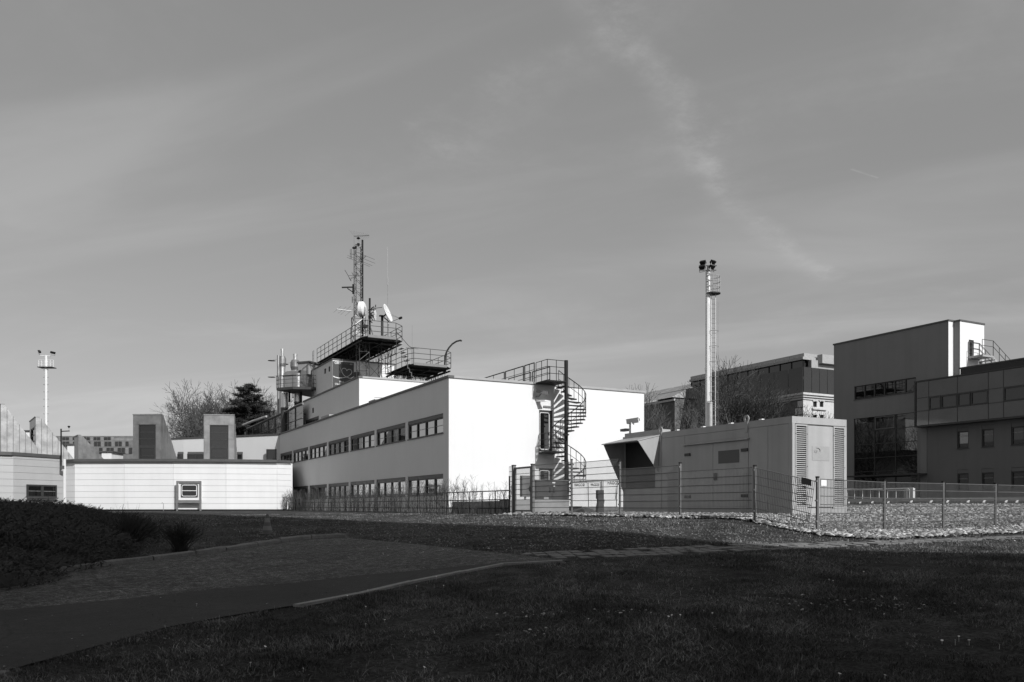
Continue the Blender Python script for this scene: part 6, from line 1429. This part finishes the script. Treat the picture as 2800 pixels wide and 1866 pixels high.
m.build('basket', 'coping_light', fm)
lx = P(1945, 1); m = MB()
for o_ in (0, .26): q = lx + R_ * o_; m.tube((q.x, q.y, 1.3), (q.x, q.y, pc_.z), .02, 5)
q = lx + R_ * .33; m.build('ladder_stile', 'mast_paint', fm); m = MB()
for k in range(44): z = 1.6 + k * .3; m.tube((lx.x, lx.y, z), tuple(lx.xy + (R_ * .26).xy) + (z,), .013, 4)
m.build('rungs', 'galv', fm, kind='stuff'); m = MB()
for k in range(11):
    z = 3.0 + k * .95; pts = [Vector((lx.x, lx.y, z)) + R_ * (.13 + .3 * math.cos(a)) - F_ * .35 * math.sin(a) for a in np.linspace(-.3, math.pi + .3, 10)]; m.path(pts, .014, 4)
for a in (.7, 1.57, 2.4): q = Vector((lx.x, lx.y, 0)) + R_ * (.13 + .3 * math.cos(a)) - F_ * .35 * math.sin(a); m.tube((q.x, q.y, 3), (q.x, q.y, pc_.z - .6), .011, 4)
m.build('ladder_cage', 'galv', fm)
zm_ = 86.0; P = lambda px_, py_: atz(px_, py_, zm_); B0 = P(126, 1)
fl = thing('floodlight_mast', 'distant slim floodlight mast with two lamps behind the left lanterns', 'light mast', (B0.x, B0.y, hgt(B0.x, B0.y)))
MB().tube((B0.x, B0.y, 1.2), (B0.x, B0.y, P(126, 972).z), .15, 10, r2=.12).build('shaft', 'mast_paint', fl)
z = P(126, 974).z; MB().tube(P(110, 972.5), P(140, 974.5), .05, 5).build('crossarm', 'mast_paint', fl)
floodlight(fl, P(107, 962), -R_ * .8 - F_ * .2 + Vector((0, 0, -.25)), .5); floodlight(fl, P(145, 965), R_ * .8 - F_ * .2 + Vector((0, 0, -.25)), .5)
m = MB()
for q0, q1 in ((105.5, 122), (129, 146)):
    for py_ in (985, 991, 997, 1004): m.tube(P(q0, py_), P(q1, py_ + .5), .03, 4)
    for px_ in (q0, (q0 + q1) / 2, q1): m.tube(P(px_, 985), P(px_, 1004), .03, 4)
m.build('basket', 'mast_paint', fl); MB().fbox(frame(P(106, 1), R_, -F_), 0, 1.5, -.6, .3, P(106, 1006).z, P(106, 1004).z).build('basket_floor', 'steel_dark', fl)
m = MB()
for k in range(9): py_ = 1012 + k * 20; m.tube(P(118.5, py_), P(133, py_), .025, 4)
m.build('climbing_rung', 'galv', fl)
# sensor pole on the pavilion edge
zp = 58.0; Q = lambda px_, py_: atz(px_, py_, zp); t = thing('sensor_pole', 'thin dark pole with side arm and small sensor at the pavilion corner', 'pole', tuple(Q(167.5, 1285)))
MB().tube(Q(167.5, 1285), Q(167, 1173), .05, 6).build('pole', 'steel_black', t); MB().tube(Q(167, 1180), Q(190, 1179), .035, 5).build('arm', 'steel_black', t); MB().tube(Q(188.5, 1179), Q(188.5, 1168), .015, 5).build('stem', 'galv', t); MB().lathe(Q(188.5, 1167), [(.03, -.1), (.1, .02), (.02, .06)], 10).build('sensor', 'steel_black', t); MB().box(*(Q(166, 1).x, Q(176, 1).x), Q(166, 1).y - .2, Q(166, 1).y, Q(166, 1283).z, Q(166, 1274).z).build('junction_box', 'steel_dark', t)
# traffic cone
p = G(731, 1462); kz = camxz(p.x, p.y)[1] / FPX; h = 56 * kz; tc_ = thing('traffic_cone', 'faded dark traffic cone with pale bands on the shaded lawn', 'cone', tuple(p))
MB().hexa([(p.x + R_.x * a + F_.x * b, p.y + R_.y * a + F_.y * b, p.z + c_) for c_ in (0, .03) for a, b in ((-.19, -.19), (.19, -.19), (.19, .19), (-.19, .19))]).build('base', 'cone_dark', tc_)
rr_ = lambda f: .135 * (1 - f) + .03 * f
for f0, f1, mt_ in ((.03, .16, 'cone_dark'), (.16, .38, 'cone_light'), (.38, .57, 'cone_dark'), (.57, .78, 'cone_light'), (.78, 1.0, 'cone_dark')): MB().lathe(p, [(rr_(f0), .03 + (h - .03) * f0), (rr_(f1), .03 + (h - .03) * f1)], 20).build('band', mt_, tc_, smooth=False)
# ================================================================ bare trees
def bare_tree(seed, H, spread=.9, depth=7, upright=.55, seeds=0):
    """trunk and crown meshes of a leafless tree, base at the origin"""
    R = random.Random(seed); tr, cr, sd = MB(), MB(), MB()
    def grow(p, d, L, r, lev):
        n = 3 if lev < 3 else 2
        for k in range(n):
            q = p + d * (L / n); r = max(r, .0115); q2 = r * (1 - .28 * (k + 1) / n)
            (tr if lev < 2 else cr).tube(p, q, r * (1 - .28 * k / n), 6 if lev < 2 else (4 if lev < 4 else 3), q2, cap=False)
            p = q; d = (d + Vector((R.gauss(0, .13), R.gauss(0, .13), R.gauss(.03, .10)))).normalized()
            if lev >= 1 and lev < depth and k < n - 1 or (lev == 0 and k == n - 2):
                s = d.orthogonal().normalized(); s = Matrix.Rotation(R.uniform(0, 6.28), 3, d) @ s
                grow(p, (d * R.uniform(.5, .8) + s * spread * R.uniform(.6, 1.0) + Vector((0, 0, upright * .35))).normalized(), L * R.uniform(.5, .72), q2 * .55, lev + 1)
        r = r * .72
        if lev >= depth:
            if seeds and R.random() < seeds: sd.lathe(p, [(.01, -.03), (.03, -.01), (.03, .01), (.01, .03)], 4)
            return
        nb = R.choice((2, 3, 3)) if lev < 4 else 2
        a0 = R.uniform(0, 6.28)
        for k in range(nb):
            s = d.orthogonal().normalized(); s = Matrix.Rotation(a0 + 6.28 * k / nb + R.uniform(-.5, .5), 3, d) @ s
            f = R.uniform(.35, .9) * spread if k else R.uniform(.15, .45)
            grow(p, (d + s * f + Vector((0, 0, upright * .25))).normalized(), L * R.uniform(.62, .85), r * (.80 if not k else .62), lev + 1)
    grow(Vector((0, 0, -.3)), Vector((R.gauss(0, .03), R.gauss(0, .03), 1)).normalized(), H * .25, H * .024, 0)
    return tr, cr, sd
def mk(mb, name, m):
    me = bpy.data.meshes.new(name); me.from_pydata(mb.v, [], mb.f); me.materials.append(MATS[m]); return me
def scale_to(mbs, H):
    zm = max(v[2] for mb in mbs for v in mb.v); k = H / zm
    for mb in mbs: mb.v = [(v[0] * k, v[1] * k, v[2] * k) for v in mb.v]
def put_tree(name, label, px_, py_top, z, meshes, H0, rot, group, wide=1.0):
    p = atz(px_, 1, z); g_ = hgt(p.x, p.y); H = EYE + (HYP - py_top) / FPX * z - g_
    t = thing(name, label, 'tree', (p.x, p.y, g_), group); t.rotation_euler = (0, 0, rot); s = H / H0; t.scale = (s * wide, s * wide, s)
    for nm, me in meshes:
        o = bpy.data.objects.new(nm, me); COL.objects.link(o); o.parent = t
        if nm == 'seed_balls': o['kind'] = 'stuff'
    return t
species = []
for sd_, sp_, up_, se in ((3, .95, .5, 0), (11, 1.0, .4, 0), (23, .85, .7, .10), (37, .75, .8, .12)):
    a, b, c = bare_tree(sd_, 10, sp_, 6 if se else 7, up_, se); scale_to((a, b, c) if c.v else (a, b), 10.0)
    ms = [('trunk', mk(a, 'trunk', 'bark_light' if se else 'bark')), ('crown', mk(b, 'crown', 'bark'))]
    if c.v: ms.append(('seed_balls', mk(c, 'seed_balls', 'bark')))
    species.append(ms)
gl = 'bare trees behind the annexe'; gr_ = 'bare trees in front of the old building'
put_tree('bare_tree', 'broad leafless tree at the left of the dark conifer', 602, 1048, 112, species[0], 10, .4, gl, 1.0)
put_tree('bare_tree', 'lower leafless tree at the far left of the tree group behind the lanterns', 568, 1085, 108, species[1], 10, 2.1, gl, 1.0)
put_tree('bare_tree', 'leafless tree with upswept crown at the right of the dark conifer', 712, 1042, 114, species[1], 10, 1.0, gl, 1.0)
put_tree('bare_tree', 'leafless tree just left of the conifer, behind the broad one', 632, 1056, 118, species[1], 10, 3.0, gl, .9)
put_tree('bare_tree', 'leafless tree right behind the conifer top', 655, 1046, 122, species[1], 10, 4.0, gl, 1.1)
put_tree('bare_tree', 'leafless tree partly hidden by the steel flues', 748, 1062, 110, species[0], 10, 5.0, gl, .9)
put_tree('bare_tree', 'tallest leafless plane tree with pale trunk right of the floodlight mast', 2050, 957, 76, species[2], 10, 2.6, gr_, 1.0)
put_tree('bare_tree', 'leafless plane tree between floodlight mast and the tallest tree', 1995, 1000, 80, species[3], 10, .3, gr_, .95)
put_tree('bare_tree', 'leafless tree crossed by the floodlight mast', 1915, 995, 82, species[2], 10, 5.2, gr_, .8)
put_tree('bare_tree', 'low leafless tree beside the office end wall', 1800, 1042, 70, species[3], 10, 3.3, gr_, 1.1)
put_tree('bare_tree', 'short leafless tree in front of the lit villa corner', 2130, 1075, 74, species[3], 10, 1.9, gr_, 1.2)
put_tree('bare_tree', 'low spreading leafless tree above the container roof', 1870, 1105, 66, species[3], 10, 1.4, gr_, 1.3)
# roof twigs seen over the office roof
put_tree('bare_tree', 'leafless tree whose top twigs show over the office roof edge', 1195, 1040, 104, species[1], 10, 2.2, gl, .9)

# ---- dark conifer
def conifer():
    R = random.Random(5); H = 10.0; tr = MB(); tr.tube((0, 0, -.3), (0, 0, H * .96), .16, 7, .02); bo = MB(); V = []; T = []
    for k in range(64):
        z = 1.6 + (H - 1.75) * (k / 63) ** .92; f = 1 - (z - 1.4) / (H - 1.2)
        L = (3.4 * f ** .62 + .35) * R.uniform(.72, 1.12); a = k * 2.4 + R.uniform(-.3, .3); d = Vector((math.cos(a), math.sin(a), R.uniform(-.12, .22)))
        p0 = Vector((0, 0, z)); p1 = p0 + d * L; bo.tube(p0, p1, .045 * f + .012, 4, .01)
        n = int(46 * L) + 14
        for j in range(n):
            s = .12 + .88 * (j + R.random()) / n; c = p0 + d * L * s + Vector((R.gauss(0, .18), R.gauss(0, .18), R.gauss(.06, .10))) * (.5 + .8 * L / 3.3)
            for q in range(10):
                v = Vector((R.gauss(0, 1), R.gauss(0, 1), R.gauss(.35, .7))).normalized() * R.uniform(.16, .30); w = v.orthogonal().normalized() * .030
                i = len(V); V += [tuple(c - w), tuple(c + w), tuple(c + v)]; T.append((i, i + 1, i + 2))
    fo = MB(); fo.v = V; fo.f = T
    return [('trunk', mk(tr, 'trunk', 'bark')), ('bough', mk(bo, 'bough', 'bark')), ('needles', mk(fo, 'needles', 'needles'))]
put_tree('conifer', 'dark dense conifer standing among the bare trees behind the annexe', 678, 1056, 104, conifer(), 9.9, .8, None, 1.05)

# ---- juniper bank at the left
def juniper():
    R = random.Random(9); root = thing('juniper_bush', 'dark spreading juniper bank at the left above the kerb', 'bush', tuple(G(60, 1540)))
    blobs = []
    for px_, py_, rx, h in ((-260, 1560, 2.6, .75), (-90, 1545, 2.4, .85), (-30, 1490, 2.6, .95), (60, 1530, 1.9, .75), (130, 1490, 1.9, .75), (60, 1450, 2.6, .9), (180, 1520, 1.1, .50), (230, 1470, 1.6, .62), (285, 1490, 1.1, .5), (-150, 1450, 3.0, 1.05), (310, 1462, 1.0, .45), (170, 1440, 1.8, .62), (0, 1560, 1.5, .5), (100, 1548, 1.1, .36), (-200, 1600, 1.6, .5)):
        blobs.append((G(px_, py_), rx, h))
    core = MB()
    for c, rx, h in blobs: core.lathe(c, [(rx * .93, -.1), (rx * .85, h * .35), (rx * .62, h * .66), (rx * .3, h * .82), (.05, h * .86)], 18)
    core.build('inner_mass', 'juniper', root, smooth=True)
    V = []; T = []; tw = MB()
    for c, rx, h in blobs:
        n = int(1500 * rx * (0.4 + h))
        for k in range(n):
            a = R.uniform(0, 6.283); s = math.sqrt(R.random()) * 1.04; ph = math.sqrt(max(0, 1 - min(s, 1) ** 2)); p = c + Vector((rx * s * math.cos(a), rx * s * math.sin(a), h * (.88 * ph ** .8 + R.gauss(.0, .05))))
            d = Vector((math.cos(a) * .8 + R.gauss(0, .35), math.sin(a) * .8 + R.gauss(0, .35), R.uniform(.0, .7))).normalized(); L = R.uniform(.10, .26)
            if R.random() < .02: tw.tube(p - d * .2, p + d * L * 1.8, .006, 3)
            for q in range(4):
                b = p + d * L * q / 4; v = (d * .6 + Vector((R.gauss(0, .6), R.gauss(0, .6), R.gauss(.15, .4)))).normalized() * R.uniform(.05, .10); w = v.orthogonal().normalized() * R.uniform(.008, .018); i = len(V)
                V += [tuple(b - w), tuple(b + w), tuple(b + v)]; T.append((i, i + 1, i + 2))
    off = WLOC[root.name]; o = fast_mesh('sprigs', np.array(V) - np.array(off), T, 'juniper'); o.parent = root
    for k in range(60):
        c, rx, h = R.choice(blobs); a = R.uniform(0, 6.28); p = c + Vector((math.cos(a) * rx * .9, math.sin(a) * rx * .9, .02)); q = p + Vector((R.gauss(0, .5), R.gauss(0, .5), R.uniform(.05, .3))); tw.tube(p, q, .008, 4, .003)
    tw.build('twigs', 'dry_twig', root); return root
juniper()
def twiggy(name, label, px_, py_, h, w, n, seed, matn='dry_twig'):
    R = random.Random(seed); p = G(px_, py_); t = thing(name, label, 'shrub', tuple(p)); st, tw = MB(), MB()
    for k in range(n):
        a = R.uniform(0, 6.28); f = R.uniform(.1, 1); b = p + Vector((R.gauss(0, .06), R.gauss(0, .06), -.03)); e = p + Vector((math.cos(a) * w * f, math.sin(a) * w * f, h * R.uniform(.55, 1.05) * (1 - .25 * f))); m_ = b.lerp(e, .5) + Vector((R.gauss(0, .05), R.gauss(0, .05), .06)); st.tube(b, m_, .007, 3, .005); st.tube(m_, e, .005, 3, .002)
        for j in range(7):
            q = m_.lerp(e, R.random()); v = (e - b).normalized() + Vector((R.gauss(0, .7), R.gauss(0, .7), R.gauss(.2, .4))); tw.tube(q, q + v.normalized() * R.uniform(.08, .2), .003, 3, .001)
    st.build('stems', matn, t); tw.build('twigs', matn, t)
twiggy('bare_shrub', 'small round leafless shrub on the shaded lawn above the kerb', 492, 1508, .62, .48, 130, 4)
twiggy('bare_shrub', 'leafless twiggy shrub at the right end of the juniper bank', 352, 1500, .85, .85, 200, 8)

# ---- hedge of leafless saplings along the pipe railing
sap = []
for sd_ in range(5):
    R = random.Random(40 + sd_); st, tw = MB(), MB()
    for k in range(R.choice((3, 4, 5))):
        b = Vector((R.gauss(0, .10), R.gauss(0, .13), -.05)); L = R.uniform(1.0, 1.55); d = Vector((R.gauss(0, .10), R.gauss(0, .16), 1)).normalized(); p = b
        for j in range(4):
            q = p + d * L / 4; st.tube(p, q, .013 * (1 - j * .2), 4, .013 * (.8 - j * .2), cap=False); p = q; d = (d + Vector((R.gauss(0, .07), R.gauss(0, .09), 0))).normalized()
            for i in range(3 + j):
                v = (d + Vector((R.gauss(0, .45), R.gauss(0, .55), R.uniform(-.1, .4)))).normalized(); s = p - d * L / 4 * R.random(); e = s + v * R.uniform(.12, .34); tw.tube(s, e, .0045, 3, .002)
                tw.tube(s.lerp(e, .6), e + Vector((R.gauss(0, .08), R.gauss(0, .1), R.uniform(0, .1))), .003, 3, .0015)
    sap.append([('stems', mk(st, 'stems', 'bark')), ('twigs', mk(tw, 'twigs', 'bark'))])
R = random.Random(77); yy = Ra.y - .2
while yy < Rb.y + .8:
    x = XN - .28 + R.gauss(0, .07); t = thing('bare_sapling', 'leafless sapling in the thin hedge row along the black pipe railing', 'sapling', (x, yy, hgt(x, yy)), 'leafless saplings along the pipe railing')
    t.rotation_euler = (0, 0, R.choice((0, math.pi)) + R.gauss(0, .25)); s = R.uniform(.78, 1.08); t.scale = (s, s, s)
    for nm, me in R.choice(sap): o = bpy.data.objects.new(nm, me); COL.objects.link(o); o.parent = t
    yy += R.uniform(.28, .52) if yy > 30 else R.uniform(.42, .75)
# ================================================================ grass, gravel, small litter (uncountable)
rng = np.random.default_rng(21)
path_poly = np.array([(p.x, p.y) for p in PATH_UP] + [(p.x, p.y) for p in PATH_LO[::-1]])
def scatter(n, zlo, zhi, tlo, thi, power):
    """points over the ground in front of the camera, denser towards it"""
    u = rng.random(n); z = (zlo ** power + u * (zhi ** power - zlo ** power)) ** (1 / power); t = rng.uniform(tlo, thi, n); x = t * z
    return x * CT + z * ST, -x * ST + z * CT, z
def vnoise(X, Y, s, seed=0):
    """cheap smooth value noise"""
    r = np.random.default_rng(seed).random((256, 256)); x = X / s + 1000; y = Y / s + 1000; i = np.floor(x).astype(int); j = np.floor(y).astype(int); fx = x - i; fy = y - j; fx = fx * fx * (3 - 2 * fx); fy = fy * fy * (3 - 2 * fy)
    g_ = lambda a, b: r[a % 256, b % 256]
    return g_(i, j) * (1 - fx) * (1 - fy) + g_(i + 1, j) * fx * (1 - fy) + g_(i, j + 1) * (1 - fx) * fy + g_(i + 1, j + 1) * fx * fy
def free_lawn(X, Y):
    ok = ~inside(road_poly, X, Y) & ~inside(gravel_poly, X, Y)
    on = inside(path_poly, X, Y); return ok & (~on | (rng.random(len(X)) < .12))
bare = G(1450, 1468); bare2 = G(1150, 1440); bare3 = G(1800, 1478)
def grass(n, zlo, zhi, power, hmul, wmul, name, matn, seed, thin=0.0):
    X, Y, z = scatter(n, zlo, zhi, -.70, .70, power)
    dens = .40 * vnoise(X, Y, 1.6, seed) + .32 * vnoise(X, Y, .45, seed + 1) + .28 * vnoise(X, Y, .16, seed + 2)
    keep = free_lawn(X, Y) & (dens > .34 + thin + .20 * rng.random(len(X)))
    for c, rx in ((bare, 5.5), (bare2, 5.0), (bare3, 3.5)):
        d = np.hypot(X - c.x, Y - c.y) / rx; keep &= (d + .5 * vnoise(X, Y, .5, 3) > .80) | (vnoise(X, Y, .35, 8) > .52)
    X, Y, z, dens = X[keep], Y[keep], z[keep], dens[keep]; m = len(X); Z = hgt_np(X, Y) - .004
    h = (.012 + .11 * np.clip(dens - .30, 0, 1) ** 1.1 * (.35 + rng.random(m))) * hmul; w = (.0022 + .0016 * rng.random(m)) * wmul * np.maximum(1, z / 11); a = rng.uniform(0, 6.283, m); ln = rng.normal(0, 1.15, m) * h; lb = rng.uniform(0, 6.283, m)
    base = np.stack([X, Y, Z], 1); side = np.stack([np.cos(a) * w, np.sin(a) * w, np.zeros(m)], 1)
    mid = base + np.stack([np.cos(lb) * ln * .35, np.sin(lb) * ln * .35, h * .6], 1); tip = base + np.stack([np.cos(lb) * ln * 1.2, np.sin(lb) * ln * 1.2, h], 1)
    V = np.stack([base - side, base + side, mid + side * .7, mid - side * .7, tip], 1).reshape(-1, 3); k = np.arange(m)[:, None] * 5
    T = np.concatenate([k + [0, 1, 2], k + [0, 2, 3], k + [3, 2, 4]], 0)
    o = fast_mesh(name, V, T, matn); o['label'] = {'grass_blade': 'short rough lawn grass over the foreground', 'grass_dry': 'scattered pale dry grass blades in the lawn'}[matn]; o['category'] = 'grass'; return o
grass(400000, 5.5, 16, 1.15, 1.0, 1.0, 'grass', 'grass_blade', 5)
grass(230000, 13, 42, .9, .85, 1.2, 'grass', 'grass_blade', 9)
grass(42000, 5.5, 24, 1.2, 1.15, .8, 'dry_grass', 'grass_dry', 14, thin=.08)
def stones(X, Y, s, name, matn, label, cat, sq=.65, lift=.25):
    m = len(X); Z = hgt_np(X, Y) + .02; a = rng.uniform(0, 6.283, m)
    oct_ = np.array([(1, 0, 0), (0, 1, 0), (-1, 0, 0), (0, -1, 0), (.1, .1, 1), (0, 0, -1), (.62, .62, .45), (-.62, .55, .5), (-.6, -.62, .4), (.6, -.6, .5)], float)
    F_ = np.array([(0, 6, 4), (6, 1, 4), (1, 7, 4), (7, 2, 4), (2, 8, 4), (8, 3, 4), (3, 9, 4), (9, 0, 4), (0, 1, 6), (1, 2, 7), (2, 3, 8), (3, 0, 9)])
    sc_ = s[:, None] * np.stack([rng.uniform(.8, 1.3, m), rng.uniform(.6, 1.0, m), rng.uniform(.45, .9, m) * sq * 1.3], 1)
    P_ = oct_[None] * sc_[:, None, :] * rng.uniform(.82, 1.15, (m, 10, 1)); til = rng.normal(0, .3, (m, 1)); P_[..., 2] += P_[..., 0] * til
    x = P_[..., 0] * np.cos(a)[:, None] - P_[..., 1] * np.sin(a)[:, None] + X[:, None]; y = P_[..., 0] * np.sin(a)[:, None] + P_[..., 1] * np.cos(a)[:, None] + Y[:, None]; zz = P_[..., 2] + (Z + s * lift)[:, None]
    o = fast_mesh(name, np.stack([x, y, zz], -1), (np.arange(m)[:, None, None] * 10 + F_[None]).reshape(-1, 3), matn); o['label'] = label; o['category'] = cat; return o
def in_gravel(n, zlo, zhi, tlo, thi, pw):
    X, Y, z = scatter(n, zlo, zhi, tlo, thi, pw); k = inside(gravel_poly, X, Y); k &= ~((X > XC - .05) & (X < XCr + .05) & (Y > YC - .05) & (Y < YCb)); return X[k], Y[k], z[k]
X, Y, z = in_gravel(60000, 17, 40, -.02, .68, .9); stones(X, Y, rng.uniform(.022, .055, len(X)) * np.maximum(1, z / 24), 'gravel', 'pebble', 'loose pale gravel on the bank behind the fence', 'gravel')
# coarser cobbles along the lower edge of the bank
E_ = resample(GR_LO, 900); k = rng.integers(0, 900, 5200); X = E_[k, 0] + rng.normal(0, .05, 5200); Y = E_[k, 1] + np.abs(rng.normal(0, .55, 5200)) - .06
stones(X, Y, rng.uniform(.035, .085, 5200), 'cobbles', 'pebble', 'coarse pale cobbles along the lower edge of the gravel', 'cobbles')
# pale pebbles and litter trodden into the lawn
Xs, Ys = [], []
for px_, py_, sx_, sy_, n in ((2290, 1655, .8, .25, 90), (2420, 1663, .5, .25, 50), (1480, 1685, .25, .1, 30), (1690, 1680, .2, .1, 16), (1910, 1725, .25, .08, 30), (1440, 1733, .15, .1, 20), (1150, 1423, 3, .6, 150), (1420, 1432, 3.0, .8, 120), (1250, 1450, 3, 1, 150), (1650, 1470, 3, .8, 110), (1300, 1506, 1.2, .2, 90)):
    c = G(px_, py_); a = rng.normal(0, 1, (n, 2)); Xs += list(c.x + CT * a[:, 0] * sx_ + ST * a[:, 1] * sy_); Ys += list(c.y - ST * a[:, 0] * sx_ + CT * a[:, 1] * sy_)
Xs, Ys = np.array(Xs), np.array(Ys); stones(Xs, Ys, rng.uniform(.006, .022, len(Xs)), 'pebbles', 'pebble', 'small pale pebbles trodden into the lawn', 'pebbles', lift=.0)
# clods on the bare earth
Xs, Ys = [], []
for c, rx, n in ((bare, 4.5, 1500), (bare2, 4.0, 800), (bare3, 2.6, 300)):
    a = rng.normal(0, .5, (n, 2)); Xs += list(c.x + a[:, 0] * rx); Ys += list(c.y + a[:, 1] * rx)
Xs, Ys = np.array(Xs), np.array(Ys); k = free_lawn(Xs, Ys); Xs, Ys = Xs[k], Ys[k]; stones(Xs, Ys, rng.uniform(.008, .030, len(Xs)), 'earth_clods', 'paver', 'dark clods of trampled earth behind the road end', 'earth', lift=-.05)
# daisies
dp = [(p[0], p[1]) for p in ((538, 1663), (1006, 1625), (1052, 1705), (1000, 1721), (1000, 1670), (725, 1780), (685, 1826), (829, 1845), (510, 1833), (495, 1843), (470, 1852), (1139, 1613), (1187, 1610), (1213, 1609), (1243, 1586), (1093, 1609), (1193, 1587), (1673, 1576), (1861, 1631), (1943, 1586), (1780, 1690), (1807, 1693), (1837, 1691), (1860, 1691), (1828, 1697), (1923, 1680), (1948, 1688), (1777, 1716), (1609, 1704), (2176, 1546), (2362, 1572), (2267, 1595), (2278, 1598), (2362, 1765), (2576, 1765), (2612, 1768), (2622, 1758), (2650, 1766), (2733, 1779), (2296, 1861), (2420, 1865), (2577, 1487), (2620, 1487), (2659, 1520), (1160, 1842), (615, 1457), (655, 1457), (677, 1458), (1910, 1440), (2098, 1448), (2150, 1455), (2170, 1462), (1692, 1430), (950, 1640), (2775, 1484))]
m = MB()
for px_, py_ in dp:
    p = G(px_, py_); s = random.uniform(.008, .013); n = 8; tz = p.z + random.uniform(.03, .05); c = Vector((p.x, p.y, tz)); ax = Vector((random.gauss(0, .3), random.gauss(-.2, .3), 1)).normalized(); x = ax.orthogonal().normalized(); y = ax.cross(x)
    k = len(m.v); m.v += [tuple(c)] + [tuple(c + (x * math.cos(6.283 * i / n) + y * math.sin(6.283 * i / n)) * s + ax * .002) for i in range(n)]; m.f += [(k, k + 1 + i, k + 1 + (i + 1) % n) for i in range(n)]
    m.tube((p.x, p.y, p.z - .01), c, .0012, 3)
o = m.build('daisies', 'daisy', kind='stuff'); o['label'] = 'scattered small white daisies in the lawn'; o['category'] = 'daisies'
# dead leaves on asphalt and lawn
m = MB()
for k in range(260):
    p = G(random.uniform(0, 1500), random.uniform(1500, 1860)); a = random.uniform(0, 6.28); s = random.uniform(.008, .022); c, d = math.cos(a) * s, math.sin(a) * s; z = p.z + .022
    m.quad((p.x - c, p.y - d, z), (p.x + d * .5, p.y - c * .5, z + .006), (p.x + c, p.y + d, z), (p.x - d * .5, p.y + c * .5, z + .004))
o = m.build('fallen_leaves', 'grass_dry', kind='stuff'); o['label'] = 'tiny dry leaf scraps strewn over asphalt and lawn'; o['category'] = 'leaves'
